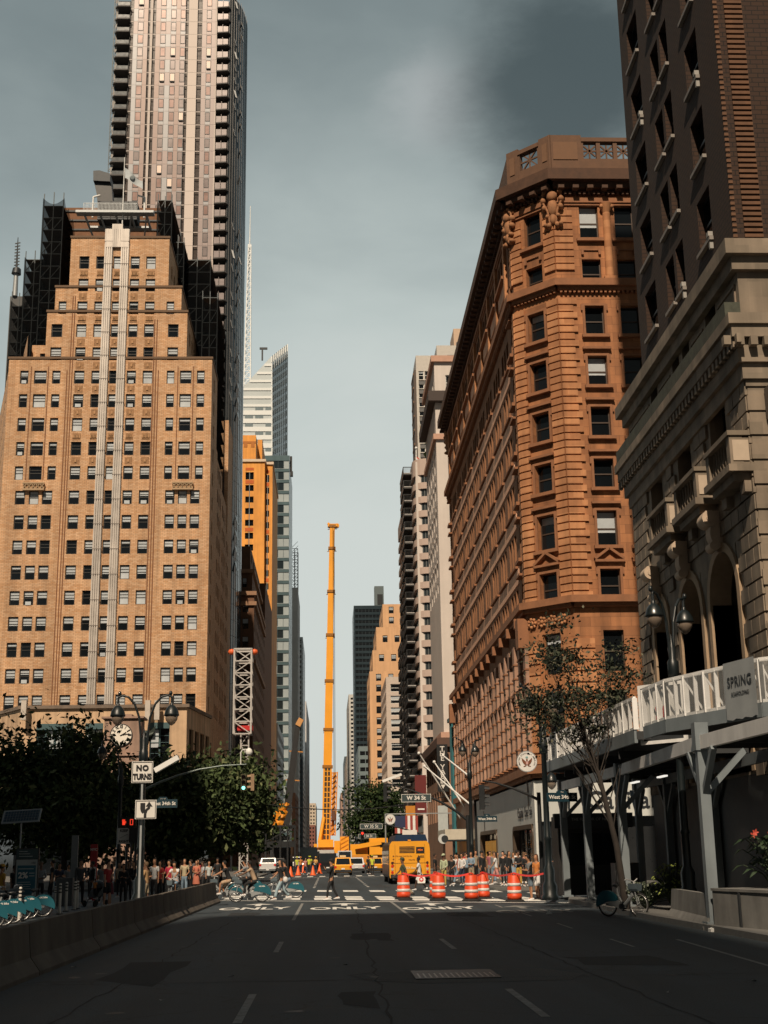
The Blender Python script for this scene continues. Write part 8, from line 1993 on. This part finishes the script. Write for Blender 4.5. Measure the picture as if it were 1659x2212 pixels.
def crane2():
    Y = 176.; p = at(607,1775,Y); T = thing('mobile_crane', 'second crane on the left with a black boom leaning right from a wrapped orange base', 'crane', (p.x, Y, 0)); a, b = at(621,1745,Y), at(643,1568,Y); m = MB(); m.bar(at(612,1780,Y), a, 1.5, 1.2); m.bar(a, a.lerp(b,.35), .95, .9); m.bar(a.lerp(b,.35), a.lerp(b,.7), .8, .75); m.bar(a.lerp(b,.7), b, .65, .6); part('boom', m, M('boom_black', (.015,.016,.018), .5), T, True)
    m = MB()
    for t in (.35,.7): c = a.lerp(b,t); m.bar(c+V((-.7,0,-.1)), c+V((1.1,0,-.25)), .14)
    part('boom_collar', m, M('collar_orange', (.5,.22,.05), .5), T, True); m = MB(); m.bar(b, b+V((.5,0,.9)), .9, .7); part('boom_head', m, M('head_tan', (.55,.28,.1), .5), T, True)
    m = MB(); rings = []; r = random.Random(5)
    for k in range(9): t = k/8; c = at(600+16*t, 1785-48*t, Y); R = .85-.2*abs(t-.4); rings.append([(c.x+R*(1+.25*r.uniform(-1,1))*math.cos(q), Y+.9*(1+.3*r.uniform(-1,1))*math.sin(q), c.z+.2*r.uniform(-1,1)) for q in [2*PI*i/10 for i in range(10)]])
    m.loft(rings, smooth=False); part('orange_wrap', m, M('wrap_orange', (.75,.28,.02), .5, noise=.35, scale=2), T, True)
    m = MB(); m.box(p.x-1.3,Y-2,.6,p.x+1.3,Y+9,3.0); part('carrier', m, DKM, T, True)
    for s in (-1,1):
        for k in range(3): m = MB(); m.cyl((p.x+s*1.0,Y+k*3.2,.6),(p.x+s*1.35,Y+k*3.2,.6),.6,.6,14); part('wheel', m, RUB, T, True)
    # third crane truck lying low on the right
    Y = 196.; x = at(775,1850,Y).x; T = thing('crane_truck', 'yellow crane truck with lowered boom right of the white van', 'truck', (x, Y, 0)); m = MB(); m.box(-1.2,-1,1.9,1.3,3,3.4); m.box(1.5,-2,1.9,4.1,.5,4.2); m.bar((-.6,-1.5,3.0), (3.2,-2.1,3.6), .4, .6); part('superstructure', m, CY_, T); m = MB(); m.box(-1.4,-1,.6,3.9,9,1.9); part('carrier', m, M('truck_orange', (.6,.24,.03), .5), T); m = MB(); m.box(3.0,-2.03,2.9,3.7,-2.0,3.6); part('cab_window', m, CG, T)
    for k in (-.9,.2,3.4): m = MB(); m.cyl((k,-1.1,.6),(k+.4,-1.1,.6),.6,.6,14); part('wheel', m, RUB, T)
    # white lattice tower mast with red collar on the left
    Y = 168.; a, b = at(520,1575,Y), at(528,1402,Y); T = thing('lattice_mast', 'white square lattice crane mast with a red collar above the left trees', 'crane mast', (a.x, Y, 0)); w = at(543,1450,Y).x-at(506,1450,Y).x; m = MB()
    def lat(z0, z1, x, w, n, t=.22):
        P = [V((x+sx*w/2, Y+1+sy*w/2, 0)) for sx, sy in ((-1,-1),(1,-1),(1,1),(-1,1))]
        for j in range(4):
            m.bar(P[j]+V((0,0,z0)), P[j]+V((0,0,z1)), t)
            for i in range(n): za = z0+(z1-z0)*i/n; zb = z0+(z1-z0)*(i+1)/n; q = P[(j+1) % 4]; m.bar(P[j]+V((0,0,za)), q+V((0,0,za)), t*.7); m.bar((P[j] if i % 2 else q)+V((0,0,za)), (q if i % 2 else P[j])+V((0,0,zb)), t*.55)
            m.bar(P[j]+V((0,0,z1)), P[(j+1) % 4]+V((0,0,z1)), t)
    lat(at(520,1585,Y).z, b.z, (at(543,1450,Y).x+at(506,1450,Y).x)/2, w, 7); lat(0, at(520,1585,Y).z, at(528,1600,Y).x, w*.45, 12, .16); part('lattice', m, M('mast_white', (.45,.43,.41), .5), T, True)
    m = MB(); z = at(526,1573,Y).z; c = at(529,1573,Y).x; m.box(c-w*.45,Y+.2,z-.25,c+w*.45,Y+1.8,z+.35); part('red_collar', m, M('collar_red', (.5,.015,.015), .5), T, True)
    for u in (500,549): p = at(u,1407,Y); m = MB(); m.ell((p.x,Y+.5,p.z), .5,.4,.4, 8); part('warning_lamp', m, M('warning_orange', (.7,.12,.03), .5), T, True)
    # antenna mast far left
    p = at(34,610,330); T = thing('antenna_mast', 'distant thin antenna on a white base at the far left skyline', 'antenna', tuple(at(32,660,330))); q = at(39,513,330); m = MB(); a = at(32,640,330); c = at(35,592,330); m.cyl(a, c, .75, .6, 10); part('base', m, STEEL, T, True); m = MB(); m.cyl(c, c+V((.1,0,1.5)), 1.3, 1.1, 10); m.tube([c, q], [.35,.1], 6)
    for k in range(9): d = c.lerp(q, .15+.085*k); m.bar(d+V((-.7,0,0)), d+V((.7,0,.3)), .25)
    part('aerial', m, DKM, T, True); m = MB(); m.box(a.x-1.2, 330, 60, a.x+6, 345, a.z)
    solo('far_left_block', m, M('far_block', (.1,.1,.1), .8), 'dark distant block behind the netted scaffolds at the far left', 'building')
crane2()
# overhead shelter with dark structure on the left beyond the cyclists, cones
m = MB(); a, b = at(574,1783,165), at(637,1783,165); z = a.z; m.box(a.x,165,z-.2,b.x,172,z); m.box(a.x,165,z-2.6,b.x,165.2,z-1.9)
for k in range(5): x = a.x+(b.x-a.x)*k/4; m.bar((x,165,0), (x,165,z), .2)
m.bar((a.x,165,z-1.9), (b.x,165,z-.2), .15); solo('street_gantry', m, BLK, 'black steel gantry over the left lanes under the folded crane', 'gantry')
COr = M('cone_orange', (.75,.12,.02), .5, noise=0)
cn = thing('traffic_cone', 'x', 'traffic cone', (0,0,0), 0, 'orange traffic cones'); m = MB(); m.lathe([(.2,.04),(.03,.72),(.01,.73)], n=12); part('cone', m, COr, cn); m = MB(); m.box(-.25,-.25,0,.25,.25,.04); part('foot', m, COr, cn); m = MB(); m.lathe([(.125,.33),(.085,.48)], n=12); part('collar', m, WHT, cn)
for i, (u, Y) in enumerate(((644,140),(676,138),(628,132),(690,150),(655,160))): place(cn, i > 0, (at(u,1855,Y).x, Y, 0), 0, ('orange cone between the vested workers','orange cone left of the black van','leftmost orange cone in the road','orange cone at the crane truck wheel','farthest orange cone near the black coach')[i], scale=1.3)
# ================================================================ people
PX = lambda u, Y: at(u, 1855, Y).x
person(PX(716,61), 61.0, -PI/2, 'mouth', 'woman in black with white socks and shoes crossing the road', top=BKc, bot=BKc, sk=1, hair='cap', long=True, fem=False, s=.98)
person(PX(871,63), 63.0, -1.45, 'walk', 'man in an olive shirt and cap walking behind the single barrel', top=GRc, bot=KHc, sk=2, hair='cap', shoes=BKc)
person(PX(905,74), 74.0, -1.7, 'walk2', 'person in a white T-shirt and white shorts carrying a shopping bag', top=WHc, bot=WHc, kind='shorts', sk=3, s=.98)
T = thing('shopping_bag', 'white plastic shopping bag with a red circle held by the person in white', 'bag', (PX(909,73.6), 73.6, .38)); m = MB(); m.loft([[(x*w,y*.08,z) for x,y in ((-1,-1),(1,-1),(1,1),(-1,1))] for w,z in ((.2,0),(.22,.2),(.16,.4))], smooth=False); m.tube([(-.1,0,.4),(0,0,.55),(.1,0,.4)], .01, 4); part('bag', m, WHT, T); m = MB(); m.disc((0,-.09,.2),(0,-1,0),.12,16,0,.01); part('red_circle', m, M('bag_red', (.6,.03,.03), .6), T); m = MB(); m.disc((0,-.102,.2),(0,-1,0),.06,12,0,.005); part('white_ring', m, WHT, T)
person(PX(804,130), 130, PI, 'stand', 'traffic officer in a yellow vest standing before the cars', top=YLc, bot=BKc, hair='cap', shoes=BKc, s=1.02)
person(PX(1144,56), 56.0, -1.3, 'phone', 'man in a grey T-shirt and denim shorts looking at his phone by the lamp', top=GYc, bot=(.12,.16,.2), kind='shorts', sk=1, z=.0)
person(PX(1160,56.6), 56.8, -.9, 'stand2', 'woman with long brown hair in white shorts next to the man with the phone', top=ORc, bot=WHc, kind='shorts', sk=1, hair='lhair', hairc=(.09,.04,.02), fem=True, z=.0)
def crowd(rows, grp):
    for (u, Y, rot, pose, top, bot, kind, hair, sk, lab, *q) in rows:
        fem = hair == 'lhair' and pose in ('stand','stand2','phone','walk','fold'); pose = rnd.choice(('stand','stand2','lean')) if pose == 'stand' and hair != 'lhair' else pose; person(PX(u,Y)+rnd.uniform(-.12,.12), Y+rnd.uniform(-.8,.8), rot+rnd.uniform(-.9,.9), pose, lab, top=top, bot=bot, kind=kind, hair=hair, sk=sk, fem=fem, long=bool(q), s=rnd.uniform(.92,1.06), z=.14 if (Y > 69 and u > 980) or (Y > 84 and u < 510) else 0, grp=grp, hairc=rnd.choice(((.012,.01,.009),(.03,.018,.012),(.1,.06,.03),(.015,.012,.01))))
gR = 'people waiting at the corner by the cafe'; gL = 'people standing behind the long barrier'
BUc = (.2,.28,.36)
crowd([(942,84,.5,'stand',BKc,BKc,'trousers','hair',2,'man in black standing right behind the bus'),
 (956,80,-.6,'stand2',(.4,.45,.3),(.45,.35,.1),'trousers','cap',2,'person with a white cap and pale green vest',1),
 (970,83,.4,'stand',BKc,BKc,'trousers','hair',2,'dark clothed man next to the green vest',1),
 (983,92,.2,'stand',WHc,DEc,'jeans','lhair',1,'woman in a white top far behind the second barrel'),
 (993,80,-1.2,'walk',PIc,BUc,'jeans','lhair',1,'woman in a pink top and pale jeans walking left'),
 (1002,78,-.3,'stand2',WHc,NVc,'trousers','hair',1,'person in a white shirt above the middle barrels',1),
 (1010,84,.3,'stand',BUc,BKc,'trousers','hair',0,'person in a pale blue shirt behind the white one'),
 (1017,79,-.5,'fold',BUc,KHc,'shorts','lhair',1,'woman in a blue jacket with folded arms',1),
 (1027,87,.5,'stand',(.3,.26,.2),BKc,'trousers','lhair',1,'woman in a mottled top behind the middle barrels'),
 (1040,77,.2,'stand',BKc,BKc,'trousers','cap',1,'man in a black suit jacket above the right middle barrel',1),
 (1053,88,-.4,'stand2',(.3,.1,.12),GYc,'jeans','hair',1,'person in dark red far left of the grey backpack'),
 (1061,82,PI,'stand',GYc,BUc,'jeans','hair',1,'man with a grey backpack seen from behind',1),
 (1071,77,-1.4,'walk2',WHc,PIc,'shorts','lhair',1,'woman in a long white top stepping left'),
 (1083,76,.1,'stand',BKc,BKc,'trousers','hair',0,'older man in a dark suit left of the last barrel',1),
 (1094,74,.4,'stand2',BKc,BKc,'trousers','lhair',1,'woman all in black just left of the last barrel',1),
 (1091,84,.2,'stand',WHc,DEc,'jeans','hair',1,'tall person in white behind the two in black'),
 (1101,83,-.5,'fold',(.25,.28,.3),BUc,'skirt','lhair',1,'woman with brown hair in a patterned dress'),
 (1113,86,PI,'stand',WHc,DEc,'trousers','hair',1,'person in a white T-shirt seen from behind near the shop window'),
 (1118,75,-.2,'fold',BKc,(.5,.3,.05),'trousers','hair',2,'man in black with a yellow bag behind the last barrel'),
 (1131,80,.6,'stand2',PIc,BKc,'trousers','lhair',1,'woman in pink right of the last barrel'),
 (1137,72,.3,'phone',BKc,BKc,'trousers','hair',1,'dark dressed person left of the lamp pole',1),
 (1050,95,.2,'stand',BKc,NVc,'trousers','hair',2,'distant dark person under the cafe poster'),
 (1075,96,.4,'stand',(.35,.3,.25),NVc,'trousers','lhair',1,'distant woman in beige at the cafe door'),
 (1030,97,-.4,'stand',WHc,NVc,'trousers','hair',1,'distant man in white left of the cafe door'),
 (1008,98,.2,'stand',REc,NVc,'trousers','hair',1,'distant person in red near the flat awning'),
 (1196,62,.9,'stand',BKc,BKc,'trousers','hair',1,'dark person under the far end of the shed',1),
 (1212,66,-.6,'stand',(.3,.05,.05),BKc,'trousers','lhair',1,'person in dark red under the far end of the shed')], gR)
crowd([(6,50,2.6,'stand',(.5,.27,.04),TAc,'trousers','cap',1,'man in a mustard shirt and grey cap behind the bicycles'),
 (26,58,.4,'stand',BKc,BKc,'trousers','hair',2,'dark person behind the mustard shirt'),
 (96,60,.2,'fold',GYc,BKc,'trousers','hair',2,'person in a grey hooded jacket right of the kiosk',1),
 (112,66,-.5,'stand',BKc,BKc,'trousers','hair',1,'dark dressed person far right of the kiosk'),
 (126,67,.9,'phone',ORc,DEc,'trousers','lhair',1,'woman in an orange top left of the navy man'),
 (138,62,1.1,'phone',NVc,NVc,'trousers','hair',1,'man in navy leaning forward near the delineators'),
 (148,70,.1,'stand',GYc,BKc,'trousers','hair',1,'person with a grey backpack behind the navy man'),
 (174,58,.8,'stand2',(.06,.065,.07),BKc,'trousers','hair',1,'tall man in dark grey pushing the stroller',1),
 (190,68,.2,'stand',BKc,BKc,'trousers','lhair',2,'dark woman behind the stroller'),
 (205,64,-.3,'stand',BKc,BKc,'trousers','hair',2,'dark person right of the stroller',1),
 (222,60,PI,'stand',GYc,BKc,'trousers','hair',1,'person in pale grey seen from behind beside the red shirt'),
 (233,57.5,1.3,'stand2',REc,BKc,'shorts','hair',0,'man in a red T-shirt and black shorts'),
 (248,58.5,-.6,'stand',MAc,MAc,'skirt','lhair',1,'woman in a dark red dress'),
 (255,70,.2,'stand',TAc,BKc,'trousers','lhair',1,'blonde woman behind the red dress'),
 (264,58,.7,'phone',BKc,BKc,'trousers','hair',1,'man in black holding papers',1),
 (277,61,-.4,'fold',BKc,BKc,'trousers','hair',2,'person in black behind the paper holder',1),
 (289,66,.5,'stand',BKc,WHc,'trousers','lhair',1,'person in black with white straps'),
 (297,57,1.4,'phone',NVc,BKc,'trousers','hair',1,'man in navy facing right with his hands raised'),
 (319,56,-2.2,'stand2',(.34,.21,.1),KHc,'shorts','hair',2,'tall man in a tan T-shirt and khaki shorts'),
 (330,62,.2,'stand',WHc,BKc,'trousers','lhair',1,'person in white behind the tan T-shirt'),
 (342,66,-.8,'stand',REc,BKc,'trousers','lhair',1,'woman in bright pink red beside the brick pillar'),
 (352,70,.5,'fold',BKc,BKc,'trousers','hair',2,'dark person left of the white cyclist'),
 (362,64,.1,'stand',(.4,.02,.05),BKc,'trousers','hair',1,'person in crimson near the white cyclist'),
 (402,72,.5,'stand2',(.45,.38,.25),BUc,'jeans','lhair',1,'woman in a cream top and pale jeans right of the white cyclist'),
 (413,75,-.6,'stand',BKc,BKc,'trousers','hair',1,'dark man with a white strap',1),
 (424,76,.3,'fold',(.5,.16,.1),(.5,.16,.1),'skirt','lhair',1,'woman in a coral dress'),
 (431,80,.4,'stand',(.3,.03,.05),BKc,'trousers','lhair',1,'person in a red patterned top behind the coral dress'),
 (441,76,-.5,'stand',(.4,.42,.45),BKc,'trousers','hair',2,'man in a pale grey shirt left of the pale woman'),
 (452,78,.3,'stand2',(.45,.5,.5),BKc,'trousers','lhair',1,'woman in a pale shirt left of the black jersey rider'),
 (466,82,-.2,'stand',BKc,BKc,'trousers','hair',2,'dark person behind the black jersey rider'),
 (372,82,.3,'stand',BKc,BKc,'trousers','hair',1,'dark person behind the white cyclist',1),
 (392,86,-.3,'stand',REc,BKc,'trousers','hair',1,'person in red far behind the white cyclist')], gL)
gW = 'road workers around the cranes'
crowd([(640,148,.2,'stand',YLc,NVc,'trousers','cap',1,'worker in a yellow vest at the leftmost cone'),
 (650,152,-.4,'stand2',ORc,NVc,'trousers','cap',1,'worker in an orange vest next to the yellow one'),
 (668,150,PI,'stand',YLc,BKc,'trousers','cap',1,'worker in a lime vest seen from behind by the coach'),
 (672,156,.3,'stand',YLc,NVc,'trousers','cap',2,'second lime vested worker beside the coach'),
 (682,148,.5,'fold',(.6,.35,.1),NVc,'trousers','cap',1,'worker in an amber vest left of the black van'),
 (659,140,.9,'walk',PIc,NVc,'trousers','hair',1,'person in a pink top between the workers'),
 (793,140,-.3,'stand',BKc,BKc,'trousers','hair',2,'dark dressed person beside the officer',1)], gW)
# kiosk under the shed, litter, trash
m = MB(); p = at(1300,1870,50); T = thing('news_kiosk', 'black street kiosk with pale lettering deep under the shed', 'kiosk', (10.9, 56.5, .14)); m.box(-1.3,0,0,1.6,1.6,3.2); part('cabinet', m, M('kiosk_black', (.012,.012,.013), .5), T); m = MB(); m.box(-1.5,-.4,2.7,1.8,0,3.3); part('fascia', m, M('kiosk_dark_fascia', (.02,.022,.024), .5), T); text('THE FLAVOR OF NEW YORK', .17, M('kiosk_letter', (.3,.3,.3), .6), T, (.3,-.42,3.05)); m = MB(); m.box(-1.2,-.02,1.2,1.5,0,2.5); part('window', m, GLS, T)
T = thing('newspaper_box', 'dark newspaper box with small posters beside the second shed post', 'newspaper box', (10.25, 47.3, .14)); m = MB(); m.box(-.35,-.3,0,.5,.35,1.35); part('cabinet', m, M('box_black', (.014,.015,.017), .6), T); m = MB(); m.box(-.2,-.32,.9,-.05,-.301,1.1); m.box(.05,-.32,.75,.12,-.301,1.15); part('sticker', m, WHT, T)
q = gnd(1186,1975); m = MB(); m.add([(-.1,0,0),(.1,.02,0),(.02,.1,.0),(0,.03,.15)], [(0,1,3),(1,2,3),(2,0,3),(0,2,1)]); solo('paper_scrap', m, WHT, 'small white folded paper standing on the road near the last word', 'litter', loc=(q.x,q.y,.006))
q = gnd(1553,2012); m = MB(); m.loft([[(-.3,-.06,0),(-.3,.08,0),(-.3,.08,.08),(-.3,-.06,.07)],[(0,-.09,0),(0,.1,0),(0,.1,.13),(0,-.07,.12)],[(.3,-.05,0),(.3,.09,0),(.3,.08,.09),(.3,-.05,.1)]], smooth=False); m.box(-.05,-.1,.02,.12,-.075,.12,1); solo('crumpled_wrapper', m, [WHT, BT], 'crumpled white and teal wrapper in the gutter by the planter', 'litter', loc=(q.x,q.y-.2,.006), rot=.2)
for i, (u, v) in enumerate(((498,2110),(350,2162),(1630,2120),(160,2090),(1440,2145),(745,2085))):
    q = gnd(u, v); m = MB(); m.add([(-.05,-.01,.0),(.06,-.02,.015),(.05,.03,.0),(-.04,.03,.02)], [(0,1,2,3)]); solo('litter_scrap', m, OLDP, ('tiny pale scrap left of the left lane dashes','scrap near the lower left of the road','scrap at the right edge of the road','scrap close to the barrier foot','scrap at the lower right of the road','scrap in the middle of the centre lane')[i], 'litter', loc=(q.x,q.y,.008), rot=i*1.1)
